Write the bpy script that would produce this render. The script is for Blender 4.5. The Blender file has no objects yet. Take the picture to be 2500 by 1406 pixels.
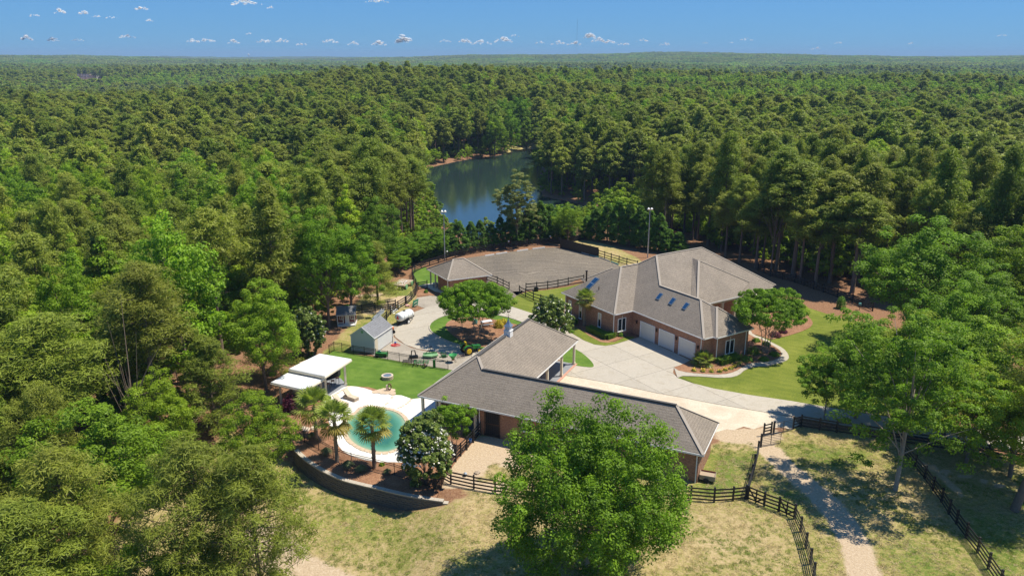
HAZE_D = 1.2e-4; HAZE_TOP = 92.0
import bpy, bmesh, math, random
import numpy as np
from mathutils import Vector, Matrix, Euler
random.seed(7); RNG = np.random.default_rng(11)
S = bpy.context.scene
COL = S.collection
# ------------------------------------------------------------------ camera
FPX, HCAM, HORZ = 1890.0, 38.0, 139.0
TH = math.atan((703-HORZ)/FPX)
cam_d = bpy.data.cameras.new('camera'); cam = bpy.data.objects.new('camera', cam_d); COL.objects.link(cam)
cam.location = (0, 0, HCAM); cam.rotation_euler = (math.pi/2-TH, 0, 0)
cam_d.sensor_width = 36.0; cam_d.lens = 36.0*FPX/2500.0
cam_d.clip_start = 0.5; cam_d.clip_end = 90000
S.camera = cam
# ------------------------------------------------------------------ sky and sun
SUN_EL = math.radians(64.0); SUN_SHIFT = (-0.48, -0.09)
W = bpy.data.worlds.new('World'); S.world = W; W.use_nodes = True
wn = W.node_tree; wn.nodes.clear()
o_ = wn.nodes.new('ShaderNodeOutputWorld'); bg = wn.nodes.new('ShaderNodeBackground')
sk = wn.nodes.new('ShaderNodeTexSky'); sk.sky_type = 'NISHITA'; sk.sun_disc = False
sk.sun_elevation = SUN_EL; sk.sun_rotation = math.radians(79)
sk.altitude = 100; sk.air_density = 1.0; sk.dust_density = 0.0; sk.ozone_density = 4.0
hs = wn.nodes.new('ShaderNodeGamma'); hs.inputs['Gamma'].default_value = 0.5
mx = wn.nodes.new('ShaderNodeMix'); mx.data_type = 'RGBA'; mx.blend_type = 'MULTIPLY'; mx.inputs[0].default_value = 1.0
mx.inputs[7].default_value = (0.47, 1.06, 1.93, 1)
wn.links.new(sk.outputs[0], hs.inputs['Color']); wn.links.new(hs.outputs[0], mx.inputs[6])
wn.links.new(mx.outputs[2], bg.inputs[0]); wn.links.new(bg.outputs[0], o_.inputs[0])
bg.inputs[1].default_value = 0.107
sl = bpy.data.lights.new('sun', 'SUN'); so = bpy.data.objects.new('sun', sl); COL.objects.link(so)
sl.energy = 4.8; sl.angle = math.radians(0.53); sl.color = (1.0, 0.93, 0.79)
so.rotation_euler = Vector((SUN_SHIFT[0], SUN_SHIFT[1], -1)).to_track_quat('-Z', 'Y').to_euler()
S.view_settings.view_transform = 'Standard'; S.view_settings.look = 'None'
S.view_settings.exposure = 0.48; S.view_settings.gamma = 1.0; S.view_settings.use_curve_mapping = False
S.cycles.max_bounces = 6; S.cycles.diffuse_bounces = 3; S.cycles.glossy_bounces = 3
S.cycles.transmission_bounces = 3; S.cycles.volume_bounces = 0; S.cycles.transparent_max_bounces = 8

# ------------------------------------------------------------------ picture point -> place in the world
def P(px, py, z=0.0):
    x = (px-1250)/FPX; u = -(py-703)/FPX
    dy = math.cos(TH)+u*math.sin(TH); dz = -math.sin(TH)+u*math.cos(TH)
    t = (z-HCAM)/dz
    return Vector((x*t, dy*t, z))
def P2(px, py, z=0.0):
    p = P(px, py, z); return (p.x, p.y)
def proj(x, y, z):
    z = z-HCAM
    F = y*math.cos(TH)-z*math.sin(TH); U = y*math.sin(TH)+z*math.cos(TH)
    return 1250+FPX*x/F, 703-FPX*U/F

# ------------------------------------------------------------------ terrain height
def smooth(t):
    t = np.clip(t, 0, 1); return t*t*(3-2*t)
def sdist(x, y, poly):
    """signed distance to polygon, negative inside (numpy)"""
    x = np.asarray(x, float); y = np.asarray(y, float)
    d = np.full(x.shape, 1e18); ins = np.zeros(x.shape, bool)
    n = len(poly)
    for i in range(n):
        ax, ay = poly[i]; bx, by = poly[(i+1) % n]
        ex, ey = bx-ax, by-ay
        t = np.clip(((x-ax)*ex+(y-ay)*ey)/(ex*ex+ey*ey+1e-12), 0, 1)
        d = np.minimum(d, (x-ax-t*ex)**2+(y-ay-t*ey)**2)
        c = ((ay > y) != (by > y))
        xi = ax+(y-ay)*ex/(ey if abs(ey) > 1e-12 else 1e-12)
        ins ^= c & (x < xi)
    d = np.sqrt(d)
    return np.where(ins, -d, d)
def pldist(x, y, pts):
    x = np.asarray(x, float); y = np.asarray(y, float); d = np.full(x.shape, 1e18)
    for (ax, ay), (bx, by) in zip(pts[:-1], pts[1:]):
        ex, ey = bx-ax, by-ay
        t = np.clip(((x-ax)*ex+(y-ay)*ey)/(ex*ex+ey*ey+1e-12), 0, 1)
        d = np.minimum(d, (x-ax-t*ex)**2+(y-ay-t*ey)**2)
    return np.sqrt(d)
LAKE_Z = -6.0
LAKE_PX = [(1022,415),(1036,412),(1060,407),(1100,398),(1140,390),(1180,384),(1228,378),(1250,370),(1285,362),(1320,362),(1330,385),(1318,430),(1322,470),(1336,482),(1380,490),(1420,500),(1470,503),(1540,506),(1620,512),
           (1700,520),(1700,545),(1560,536),(1440,530),(1330,540),(1260,560),(1150,585),(1110,560),(1075,520),(1045,470),(1028,440)]
LAKE = [P2(a, b, LAKE_Z) for a, b in LAKE_PX]
COMP = [(-31,78),(-33,92),(-24,112),(-24,135),(-20,160),(-5,166),(12,164),(45,150),(62,118),(80,90),(95,60),(95,20),(-2,20),(-2,50),(-20,70)]
WALL_PX = [(722,1098),(738,1114),(754,1127),(773,1139),(792,1150),(837,1170),(881.6,1182),(926,1192),(971,1203),(1016,1212),(1061,1219),(1094,1223),(1130,1226)]
WALL_TOP = [P2(a, b, 0) for a, b in WALL_PX]
WX = np.array([p[0] for p in WALL_TOP]); WY = np.array([p[1] for p in WALL_TOP])
LOW = 1.55
def vnoise(x, y, s, seed=0.0):
    x = x/s; y = y/s
    return (np.sin(x*1.3+1.7*np.sin(y*.9+seed)+seed)+np.sin(y*1.1+1.3*np.sin(x*1.2+2.1*seed)+2.3*seed)+np.sin((x+y)*.77+seed*3.1))/3
def hgt(x, y):
    x = np.asarray(x, float); y = np.asarray(y, float)
    dc = sdist(x, y, COMP)
    h = -4.0*smooth((dc-1)/45.0)
    # lower paddock in front of the retaining wall
    ye = np.interp(x, WX, WY)+1.2
    low = smooth((WX[-1]+0.3-x)/7.0)*smooth((ye-y)/1.0+0.5)
    low = np.where(x < WX[0]-1, smooth((ye+2-y)/5.0+0.5), low)
    h = h - LOW*np.minimum(low, 1)*smooth((90-y)/8.0)
    R = np.hypot(x, y); az = np.degrees(np.arctan2(x, y))
    h = h + 3.0*vnoise(x, y, 70, 1.0)*smooth((dc-20)/90)
    h = h + 8.5*vnoise(x, y, 230, 2.0)*smooth((R-260)/400)
    h = h + 13.0*vnoise(x, y, 700, 0.5)*smooth((R-900)/1200)
    h = h + 10*smooth((dc-8)/90)*np.exp(-((az+7)/14)**2)*np.exp(-((R-640)/220)**2)          # near wooded rise left of the lake
    h = h - 19*smooth((dc-8)/90)*np.exp(-((az+24)/10)**2)*np.exp(-((R-950)/300)**2)
    h = h + 10*smooth((R-1800)/2500)
    rz = 34+13*np.exp(-((az-11)/6)**2)+5*np.exp(-((az-1)/5)**2)-16*np.exp(-((az+15)/9)**2)-6*np.exp(-((az-28)/7)**2)
    h = h + (rz-22)*smooth((R-3000)/1300)*(1-0.25*smooth((R-5200)/2500))
    dl = sdist(x, y, LAKE)
    h = h*smooth((dl+2)/35.0) + (LAKE_Z+0.5)*(1-smooth((dl+2)/35.0))
    h = np.where(dl < 2.5, np.minimum(h, LAKE_Z+0.35*dl), h)
    return h
def hz(x, y): return float(hgt(np.array([x]), np.array([y]))[0])
def G(px, py):
    z = 0.0
    for _ in range(8):
        p = P(px, py, z); z = hz(p.x, p.y)
    return Vector((p.x, p.y, z))
def by_top(px, py, height):
    """ground place of a tree of this height whose tip is seen at px, py"""
    z = 0.0
    for _ in range(10):
        p = P(px, py, min(z+height, HCAM-1.5)); z = 0.5*z+0.5*hz(p.x, p.y)
    return Vector((p.x, p.y, z))

# ------------------------------------------------------------------ materials
MATS = {}
def nodes_of(name):
    m = bpy.data.materials.new(name); m.use_nodes = True; nt = m.node_tree; nt.nodes.clear()
    out = nt.nodes.new('ShaderNodeOutputMaterial'); b = nt.nodes.new('ShaderNodeBsdfPrincipled')
    nt.links.new(b.outputs[0], out.inputs[0]); MATS[name] = m
    return m, nt, b, out
def lnk(nt, a, b): nt.links.new(a, b)
def noise(nt, scale, detail=4, rough=.6, vec=None, dist=0.0):
    n = nt.nodes.new('ShaderNodeTexNoise'); n.inputs['Scale'].default_value = scale; n.inputs['Detail'].default_value = detail
    n.inputs['Roughness'].default_value = rough; n.inputs['Distortion'].default_value = dist
    if vec is not None: lnk(nt, vec, n.inputs['Vector'])
    return n
def pos(nt, sc=(1, 1, 1)):
    g = nt.nodes.new('ShaderNodeNewGeometry'); mp = nt.nodes.new('ShaderNodeMapping'); mp.inputs['Scale'].default_value = sc
    lnk(nt, g.outputs['Position'], mp.inputs[0]); return mp.outputs[0]
def ramp(nt, fac, stops, interp='LINEAR'):
    r = nt.nodes.new('ShaderNodeValToRGB'); r.color_ramp.interpolation = interp
    e = r.color_ramp.elements
    while len(e) < len(stops): e.new(.5)
    for i, (p, c) in enumerate(stops):
        e[i].position = p; e[i].color = (c[0], c[1], c[2], 1)
    lnk(nt, fac, r.inputs[0]); return r.outputs[0]
def mixc(nt, fac, a, b, mode='MIX'):
    m = nt.nodes.new('ShaderNodeMix'); m.data_type = 'RGBA'; m.blend_type = mode
    for s, v in ((0, fac), (6, a), (7, b)):
        if hasattr(v, 'links') or hasattr(v, 'is_linked'): lnk(nt, v, m.inputs[s])
        elif s == 0: m.inputs[0].default_value = v
        else: m.inputs[s].default_value = (v[0], v[1], v[2], 1)
    return m.outputs[2]
def math_(nt, op, a, b=None, clamp=False):
    m = nt.nodes.new('ShaderNodeMath'); m.operation = op; m.use_clamp = clamp
    for i, v in ((0, a), (1, b)):
        if v is None: continue
        if hasattr(v, 'is_linked'): lnk(nt, v, m.inputs[i])
        else: m.inputs[i].default_value = v
    return m.outputs[0]
def bump(nt, b, h, strength=.3, dist=.05):
    n = nt.nodes.new('ShaderNodeBump'); n.inputs['Strength'].default_value = strength; n.inputs['Distance'].default_value = dist
    lnk(nt, h, n.inputs['Height']); lnk(nt, n.outputs[0], b.inputs['Normal'])
def plain(name, col, rough=.6, metal=0.0, var=.12, scale=3.0, bmp=0.0):
    m, nt, b, o = nodes_of(name)
    n = noise(nt, scale, 5, .6, pos(nt))
    c = mixc(nt, n.outputs[0], [v*(1-var) for v in col], [min(1, v*(1+var)) for v in col])
    lnk(nt, c, b.inputs['Base Color']); b.inputs['Roughness'].default_value = rough; b.inputs['Metallic'].default_value = metal
    if bmp: bump(nt, b, n.outputs[0], bmp, .03)
    return m
def rnd_mul(nt, col, lo=.8, hi=1.2):
    oi = nt.nodes.new('ShaderNodeObjectInfo'); mr = nt.nodes.new('ShaderNodeMapRange')
    mr.inputs[3].default_value = lo; mr.inputs[4].default_value = hi; lnk(nt, oi.outputs['Random'], mr.inputs[0])
    v = nt.nodes.new('ShaderNodeVectorMath'); v.operation = 'SCALE'; lnk(nt, col, v.inputs[0]); lnk(nt, mr.outputs[0], v.inputs['Scale'])
    return v.outputs[0]
def leafmat(name, dark, light, trans=.35, objvar=.3, hue_to=None, rough=.55):
    m, nt, b, o = nodes_of(name)
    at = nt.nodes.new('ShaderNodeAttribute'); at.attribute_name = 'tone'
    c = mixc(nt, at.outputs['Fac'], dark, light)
    oi = nt.nodes.new('ShaderNodeObjectInfo')
    if hue_to is not None:
        f = math_(nt, 'MULTIPLY', oi.outputs['Random'], .85)
        c = mixc(nt, f, c, mixc(nt, at.outputs['Fac'], [v*.55 for v in hue_to], hue_to))
    rr = math_(nt, 'FRACT', math_(nt, 'MULTIPLY', oi.outputs['Random'], 17.3))
    mr = nt.nodes.new('ShaderNodeMapRange'); mr.inputs[3].default_value = 1-objvar; mr.inputs[4].default_value = 1+objvar
    lnk(nt, rr, mr.inputs[0])
    v = nt.nodes.new('ShaderNodeVectorMath'); v.operation = 'SCALE'; lnk(nt, c, v.inputs[0]); lnk(nt, mr.outputs[0], v.inputs['Scale'])
    c = v.outputs[0]
    lnk(nt, c, b.inputs['Base Color']); b.inputs['Roughness'].default_value = rough; b.inputs['Specular IOR Level'].default_value = .25
    t = nt.nodes.new('ShaderNodeBsdfTranslucent'); ms = nt.nodes.new('ShaderNodeMixShader'); ms.inputs[0].default_value = trans
    c2 = mixc(nt, 1.0, c, (1.15, 1.3, .6), 'MULTIPLY'); lnk(nt, c2, t.inputs['Color'])
    lnk(nt, b.outputs[0], ms.inputs[1]); lnk(nt, t.outputs[0], ms.inputs[2]); lnk(nt, ms.outputs[0], o.inputs[0])
    return m
M_pine = leafmat('pine_needles', (.075,.13,.010), (.29,.365,.045), .38, .2, (.385,.40,.06))
M_leaf = leafmat('broad_leaves', (.075,.16,.008), (.25,.405,.025), .42, .25, (.40,.50,.025))
M_lime = leafmat('lime_leaves', (.09,.16,.009), (.30,.42,.018), .42, .15)
M_oak = leafmat('oak_leaves', (.075,.15,.008), (.25,.42,.02), .42, .05)
M_feather = leafmat('feathery_leaves', (.08,.155,.010), (.25,.40,.03), .46, .1)
M_crape = leafmat('crape_leaves', (.075,.155,.008), (.25,.41,.018), .42, .08)
M_cyp = leafmat('cypress_leaves', (.045,.115,.012), (.17,.31,.03), .36, .2)
M_magn = leafmat('magnolia_leaves', (.06,.11,.018), (.26,.32,.07), .3, .08, rough=.3)
M_bluepine = leafmat('pale_pine_needles', (.11,.14,.035), (.33,.35,.10), .35, .1)
M_palm = leafmat('palm_leaves', (.10,.15,.02), (.36,.42,.09), .4, .1, rough=.35)
M_palmdry = leafmat('dry_palm_leaves', (.22,.17,.03), (.42,.34,.07), .3, .1)
M_maple = leafmat('purple_maple_leaves', (.045,.008,.018), (.13,.022,.05), .3, .05)
M_yel = leafmat('golden_shrub_leaves', (.3,.25,.02), (.6,.48,.04), .35, .05)
M_hedge = leafmat('hedge_leaves', (.06,.13,.010), (.19,.33,.022), .25, .05)
M_dgrass = leafmat('ornamental_grass_blades', (.06,.09,.03), (.19,.22,.09), .3, .1)
M_petal = plain('white_petals', (.82,.80,.70), .6, 0, .05)
M_lily = plain('yellow_petals', (.75,.55,.03), .6, 0, .05)
M_bark = plain('pine_bark', (.17,.125,.09), .9, 0, .35, 6, .6)
M_barkp = plain('pale_bark', (.30,.26,.21), .85, 0, .3, 5, .5)
M_twig = plain('grey_twigs', (.33,.29,.24), .85, 0, .2)
M_palmtrunk = plain('palm_trunk_bark', (.24,.19,.14), .9, 0, .4, 9, .8)

def roofmat(name, base, warm):
    m, nt, b, o = nodes_of(name)
    g = nt.nodes.new('ShaderNodeNewGeometry'); sp = nt.nodes.new('ShaderNodeSeparateXYZ'); lnk(nt, g.outputs['Position'], sp.inputs[0])
    # horizontal courses follow height on every slope
    nw = noise(nt, .8, 3, .6, pos(nt)); f = math_(nt, 'FRACT', math_(nt, 'ADD', math_(nt, 'MULTIPLY', sp.outputs[2], 1/0.17), math_(nt, 'MULTIPLY', nw.outputs[0], .9)))
    line = ramp(nt, f, [(0, (.62,.6,.58)), (.3, (.9,.9,.9)), (1, (1.08,1.08,1.08))])
    n1 = noise(nt, 1.3, 2, .5, pos(nt, (1, 1, 8))); n2 = noise(nt, 14, 2, .7, pos(nt, (1, 1, 3.5)))
    cells = nt.nodes.new('ShaderNodeTexVoronoi'); cells.inputs['Scale'].default_value = 3.2; lnk(nt, pos(nt, (1, 1, 2.6)), cells.inputs['Vector'])
    c = mixc(nt, ramp(nt, cells.outputs['Color'], [(0, (0,0,0)), (1, (1,1,1))]), base, warm)
    c = mixc(nt, .55, c, ramp(nt, n2.outputs[0], [(.36, [v*.45 for v in base]), (.64, [v*1.5 for v in warm])]))
    c = mixc(nt, .75, c, line, 'MULTIPLY'); n3 = noise(nt, .35, 4, .6, pos(nt))
    c = mixc(nt, 1.0, c, ramp(nt, n3.outputs[0], [(.25, (.86,.86,.86)), (.75, (1.12,1.11,1.1))]), 'MULTIPLY')
    lnk(nt, c, b.inputs['Base Color']); b.inputs['Roughness'].default_value = .92; b.inputs['Specular IOR Level'].default_value = .2
    bump(nt, b, f, .35, .03); return m
M_roof = roofmat('asphalt_shingles', (.172,.144,.116), (.278,.238,.195))
M_roofg = roofmat('grey_shingles', (.15,.155,.165), (.25,.255,.27))
M_cap = plain('ridge_cap_shingles', (.33,.285,.235), .9, 0, .15, 8)
def brickmat(name):
    m, nt, b, o = nodes_of(name)
    g = nt.nodes.new('ShaderNodeNewGeometry')
    cr = nt.nodes.new('ShaderNodeVectorMath'); cr.operation = 'CROSS_PRODUCT'; cr.inputs[0].default_value = (0, 0, 1); lnk(nt, g.outputs['Normal'], cr.inputs[1])
    dt = nt.nodes.new('ShaderNodeVectorMath'); dt.operation = 'DOT_PRODUCT'; lnk(nt, g.outputs['Position'], dt.inputs[0]); lnk(nt, cr.outputs[0], dt.inputs[1])
    sp = nt.nodes.new('ShaderNodeSeparateXYZ'); lnk(nt, g.outputs['Position'], sp.inputs[0])
    cb = nt.nodes.new('ShaderNodeCombineXYZ'); lnk(nt, dt.outputs['Value'], cb.inputs[0]); lnk(nt, sp.outputs[2], cb.inputs[1])
    br = nt.nodes.new('ShaderNodeTexBrick'); br.inputs['Scale'].default_value = 1.0
    for k, v in (('Brick Width', .23), ('Row Height', .075), ('Mortar Size', .010), ('Mortar Smooth', .3), ('Bias', .0)): br.inputs[k].default_value = v
    br.inputs['Color1'].default_value = (.36,.15,.072,1); br.inputs['Color2'].default_value = (.20,.075,.04,1); br.inputs['Mortar'].default_value = (.42,.33,.25,1)
    lnk(nt, cb.outputs[0], br.inputs['Vector'])
    n = noise(nt, .9, 5, .7, cb.outputs[0]); 
    c = mixc(nt, 1.0, br.outputs[0], ramp(nt, n.outputs[0], [(.25, (.8,.8,.82)), (.75, (1.25,1.2,1.15))]), 'MULTIPLY')
    n2 = noise(nt, 6, 3, .7, cb.outputs[0])
    c = mixc(nt, .6, c, ramp(nt, n2.outputs[0], [(.35, (.7,.68,.66)), (.65, (1.3,1.3,1.3))]), 'MULTIPLY')
    lnk(nt, c, b.inputs['Base Color']); b.inputs['Roughness'].default_value = .9
    bump(nt, b, br.outputs['Fac'], -.3, .02); return m
M_brick = brickmat('brick_wall')
M_white = plain('white_paint', (.78,.77,.74), .45, 0, .05)
M_cream = plain('cream_paint', (.62,.56,.43), .5, 0, .06)
M_garage = plain('garage_door_paint', (.66,.64,.57), .45, 0, .05)
M_blackwood = plain('black_fence_paint', (.011,.011,.013), .55, 0, .4, 5)
M_iron = plain('black_iron', (.012,.012,.013), .4, .2, .2)
M_gatem = plain('gate_steel', (.06,.065,.075), .4, .5, .2)
M_galv = plain('galvanised_steel', (.42,.46,.50), .4, .5, .12)
M_lead = plain('blue_grey_metal', (.26,.32,.38), .4, .6, .15)
M_siding = plain('white_vinyl_siding', (.66,.67,.64), .55, 0, .04)
M_pavroof = plain('white_metal_roof', (.70,.71,.73), .45, 0, .05, 1)
M_bluglass = plain('skylight_glass', (.012,.05,.13), .06, 0, .2)
M_winglass = plain('window_glass', (.015,.02,.022), .05, 0, .4)
M_dark = plain('dark_interior', (.02,.018,.016), .9)
M_lantern = plain('bronze_lantern', (.05,.03,.02), .4, .4)
M_green = plain('tractor_green', (.025,.20,.035), .35, 0, .08)
M_pgreen = plain('faded_green_paint', (.22,.42,.20), .5, 0, .15)
M_yellow = plain('yellow_plastic', (.75,.52,.02), .4, 0, .05)
M_orange = plain('orange_plastic', (.75,.16,.02), .45, 0, .05)
M_red = plain('red_paint', (.62,.03,.03), .45, 0, .1)
M_tyre = plain('rubber_tyre', (.018,.018,.018), .85, 0, .3)
M_tank = plain('white_polyethylene', (.76,.78,.78), .3, 0, .04)
M_rust = plain('rusty_iron', (.16,.08,.05), .8, .2, .4)
M_wick = plain('wicker', (.36,.28,.20), .8, 0, .25, 20, .4)
M_cush = plain('beige_cushion', (.55,.45,.33), .8, 0, .06)
M_stone = plain('tan_stone', (.52,.40,.28), .85, 0, .3, 3, .5)
M_block = plain('dark_wall_block', (.13,.115,.095), .95, 0, .35, 4, .6)
M_blockcap = plain('pale_cap_stone', (.42,.37,.30), .9, 0, .25, 3, .4)
M_rock = plain('pale_boulder', (.58,.48,.38), .9, 0, .3, 2, .5)
M_blueplast = plain('blue_plastic', (.02,.10,.30), .4, 0, .15)
M_teal = plain('teal_metal', (.12,.36,.36), .4, .2, .15)
M_wood = plain('weathered_wood', (.40,.31,.22), .85, 0, .3, 5, .3)
M_redwood = plain('dark_red_boards', (.16,.03,.025), .8, 0, .2)
M_bluefloor = plain('blue_porch_floor', (.05,.12,.22), .5, 0, .3)  # dark blue with random variation, for the stable porch floor
M_slate = plain('slate_floor', (.22,.23,.25), .7, 0, .2)
M_copper = plain('wood_shingle_roof', (.33,.26,.22), .9, 0, .2)

def concretemat(name, c1, c2, stain=(.6,.5,.38), st=.35):
    m, nt, b, o = nodes_of(name)
    n = noise(nt, .25, 6, .65, pos(nt)); n2 = noise(nt, 5, 4, .7, pos(nt)); n3 = noise(nt, .9, 5, .7, pos(nt), 1.2)
    c = mixc(nt, n.outputs[0], c1, c2)
    c = mixc(nt, ramp(nt, n3.outputs[0], [(.5, (0,0,0)), (.8, (st,st,st))]), c, [a*b_ for a, b_ in zip(c1, stain)])
    c = mixc(nt, 1.0, c, ramp(nt, n2.outputs[0], [(.3, (.9,.9,.9)), (.7, (1.06,1.06,1.06))]), 'MULTIPLY')
    c = rnd_mul(nt, c, .93, 1.05)
    lnk(nt, c, b.inputs['Base Color']); b.inputs['Roughness'].default_value = .85; bump(nt, b, n2.outputs[0], .15, .01); return m
M_conc = concretemat('pale_concrete', (.45,.40,.325), (.385,.345,.28), (.70,.66,.58), .85)
M_conct = concretemat('tan_concrete', (.60,.54,.44), (.66,.60,.50), (.8,.75,.68))
M_deck = concretemat('white_pool_deck', (.74,.71,.66), (.68,.65,.60), (.9,.86,.8), .2)
def groundmat(name, stops, sc=.6, sc2=9, bmp=.3, w2=.5, stretch=(1, 1, 1), stripe=None):
    m, nt, b, o = nodes_of(name)
    n = noise(nt, sc, 6, .65, pos(nt, stretch), .6); n2 = noise(nt, sc2, 4, .75, pos(nt, stretch))
    f = math_(nt, 'ADD', math_(nt, 'MULTIPLY', n.outputs[0], 1-w2), math_(nt, 'MULTIPLY', n2.outputs[0], w2))
    c = ramp(nt, f, stops)
    if stripe:
        g = nt.nodes.new('ShaderNodeNewGeometry'); dt = nt.nodes.new('ShaderNodeVectorMath'); dt.operation = 'DOT_PRODUCT'; dt.inputs[1].default_value = (stripe[0], stripe[1], 0); lnk(nt, g.outputs['Position'], dt.inputs[0])
        nn = noise(nt, .12, 3, .6, pos(nt)); sn = math_(nt, 'SINE', math_(nt, 'ADD', dt.outputs['Value'], math_(nt, 'MULTIPLY', nn.outputs[0], 5.0)))
        c = mixc(nt, 1.0, c, ramp(nt, math_(nt, 'ADD', math_(nt, 'MULTIPLY', sn, .5), .5), [(.2, (.95,.955,.95)), (.8, (1.035,1.03,1.02))]), 'MULTIPLY')
        n6 = noise(nt, .33, 5, .7, pos(nt)); c = mixc(nt, ramp(nt, n6.outputs[0], [(.55, (0,0,0)), (.78, (.5,.5,.5))]), c, stops[-1][1])
    lnk(nt, c, b.inputs['Base Color']); b.inputs['Roughness'].default_value = .95; b.inputs['Specular IOR Level'].default_value = .15
    bump(nt, b, n2.outputs[0], bmp, .08); return m
M_lawn = groundmat('mown_lawn', [(.36, (.088,.122,.016)), (.5, (.142,.172,.024)), (.62, (.215,.232,.043))], .22, 6, .4, .5, stripe=(2.6, 4.2))
M_turf = groundmat('deep_green_lawn', [(.35, (.06,.12,.016)), (.5, (.095,.17,.023)), (.65, (.16,.235,.042))], .4, 8, .3, .5, stripe=(1.5, 4.6))
M_mulch = groundmat('bark_mulch', [(.33, (.14,.065,.035)), (.5, (.27,.14,.08)), (.68, (.42,.25,.15))], .5, 7, .7, .6)
M_straw = groundmat('pine_straw', [(.3, (.15,.07,.035)), (.5, (.28,.15,.08)), (.7, (.40,.24,.13))], .4, 6, .7, .55)
M_gravel = groundmat('pale_gravel', [(.3, (.42,.34,.24)), (.45, (.52,.43,.32)), (.62, (.64,.56,.44))], .45, 5, .5, .5)
M_greyg = groundmat('grey_gravel', [(.3, (.22,.19,.15)), (.5, (.33,.29,.24)), (.7, (.44,.39,.32))], .5, 8, .5, .5)
M_slab = plain('porch_slab', (.42,.40,.37), .8, 0, .12)
def arenamat():
    m, nt, b, o = nodes_of('arena_footing')
    g = nt.nodes.new('ShaderNodeNewGeometry')
    # harrow rings round the arena middle
    vm = nt.nodes.new('ShaderNodeVectorMath'); vm.operation = 'SUBTRACT'; c0 = P(1330, 800); vm.inputs[1].default_value = (c0.x, c0.y, 0); lnk(nt, g.outputs['Position'], vm.inputs[0])
    ln = nt.nodes.new('ShaderNodeVectorMath'); ln.operation = 'LENGTH'; lnk(nt, vm.outputs[0], ln.inputs[0])
    nd = noise(nt, .08, 3, .6, pos(nt)); r = math_(nt, 'ADD', ln.outputs['Value'], math_(nt, 'MULTIPLY', nd.outputs[0], 9.0))
    cb = nt.nodes.new('ShaderNodeCombineXYZ'); lnk(nt, math_(nt, 'MULTIPLY', r, 1.0), cb.inputs[0])
    n1 = noise(nt, 1.6, 4, .7, cb.outputs[0]); n2 = noise(nt, 3, 4, .7, pos(nt)); n3 = noise(nt, .12, 4, .6, pos(nt, (1, .5, 1)))
    f = math_(nt, 'ADD', math_(nt, 'MULTIPLY', n1.outputs[0], .55), math_(nt, 'MULTIPLY', n2.outputs[0], .45))
    c = ramp(nt, f, [(.36, (.07,.058,.045)), (.5, (.15,.126,.096)), (.62, (.27,.23,.178))])
    c = mixc(nt, 1.0, c, ramp(nt, n3.outputs[0], [(.3, (.82,.82,.84)), (.7, (1.2,1.18,1.15))]), 'MULTIPLY')
    lnk(nt, c, b.inputs['Base Color']); b.inputs['Roughness'].default_value = .95; bump(nt, b, f, .6, .12)
arenamat()
def terrainmat():
    m, nt, b, o = nodes_of('terrain_ground')
    a = nt.nodes.new('ShaderNodeAttribute'); a.attribute_name = 'cover'; sp = nt.nodes.new('ShaderNodeSeparateColor'); lnk(nt, a.outputs['Color'], sp.inputs[0])
    n = noise(nt, .5, 6, .7, pos(nt), .8); n2 = noise(nt, 4.5, 5, .8, pos(nt)); n4 = noise(nt, .09, 4, .6, pos(nt)); n5 = noise(nt, 1.1, 8, .82, pos(nt), .8)
    straw = ramp(nt, n2.outputs[0], [(.3, (.13,.065,.035)), (.5, (.24,.13,.075)), (.72, (.38,.24,.14))])
    f = math_(nt, 'ADD', math_(nt, 'MULTIPLY', n5.outputs[0], .5), math_(nt, 'MULTIPLY', n2.outputs[0], .5))
    f = math_(nt, 'ADD', f, math_(nt, 'MULTIPLY', math_(nt, 'SUBTRACT', n4.outputs[0], .5), .4))
    f = math_(nt, 'ADD', f, math_(nt, 'MULTIPLY', math_(nt, 'SUBTRACT', sp.outputs[1], .5), .3))
    field = ramp(nt, f, [(.39, (.47,.355,.20)), (.475, (.385,.30,.145)), (.55, (.27,.245,.075)), (.64, (.12,.17,.03))])
    dirt = ramp(nt, n2.outputs[0], [(.3, (.36,.26,.17)), (.5, (.47,.36,.24)), (.7, (.58,.47,.34))])
    edge = math_(nt, 'MULTIPLY', math_(nt, 'SUBTRACT', n.outputs[0], .5), 1.1)
    gr = math_(nt, 'ADD', sp.outputs[0], edge); gr = math_(nt, 'MULTIPLY', math_(nt, 'SUBTRACT', gr, .35), 3.3, True)
    c = mixc(nt, gr, straw, field)
    di = math_(nt, 'ADD', sp.outputs[2], edge); di = math_(nt, 'MULTIPLY', math_(nt, 'SUBTRACT', di, .38), 3.5, True)
    c = mixc(nt, di, c, dirt)
    lnk(nt, c, b.inputs['Base Color']); b.inputs['Roughness'].default_value = 1.0; b.inputs['Specular IOR Level'].default_value = .1
    bump(nt, b, n2.outputs[0], .7, .12)
terrainmat()
def watermat(name, c1, c2, rough, sc, bs, stretch=(1, 1, 1)):
    m, nt, b, o = nodes_of(name)
    n = noise(nt, .05, 3, .6, pos(nt)); lnk(nt, mixc(nt, n.outputs[0], c1, c2), b.inputs['Base Color'])
    b.inputs['Roughness'].default_value = rough; b.inputs['IOR'].default_value = 1.75
    n2 = noise(nt, sc, 3, .6, pos(nt, stretch)); bump(nt, b, n2.outputs[0], bs, .05)
watermat('lake_water', (.018,.036,.032), (.024,.044,.040), .07, 1.2, .16, (1, 2.2, 1))
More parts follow.
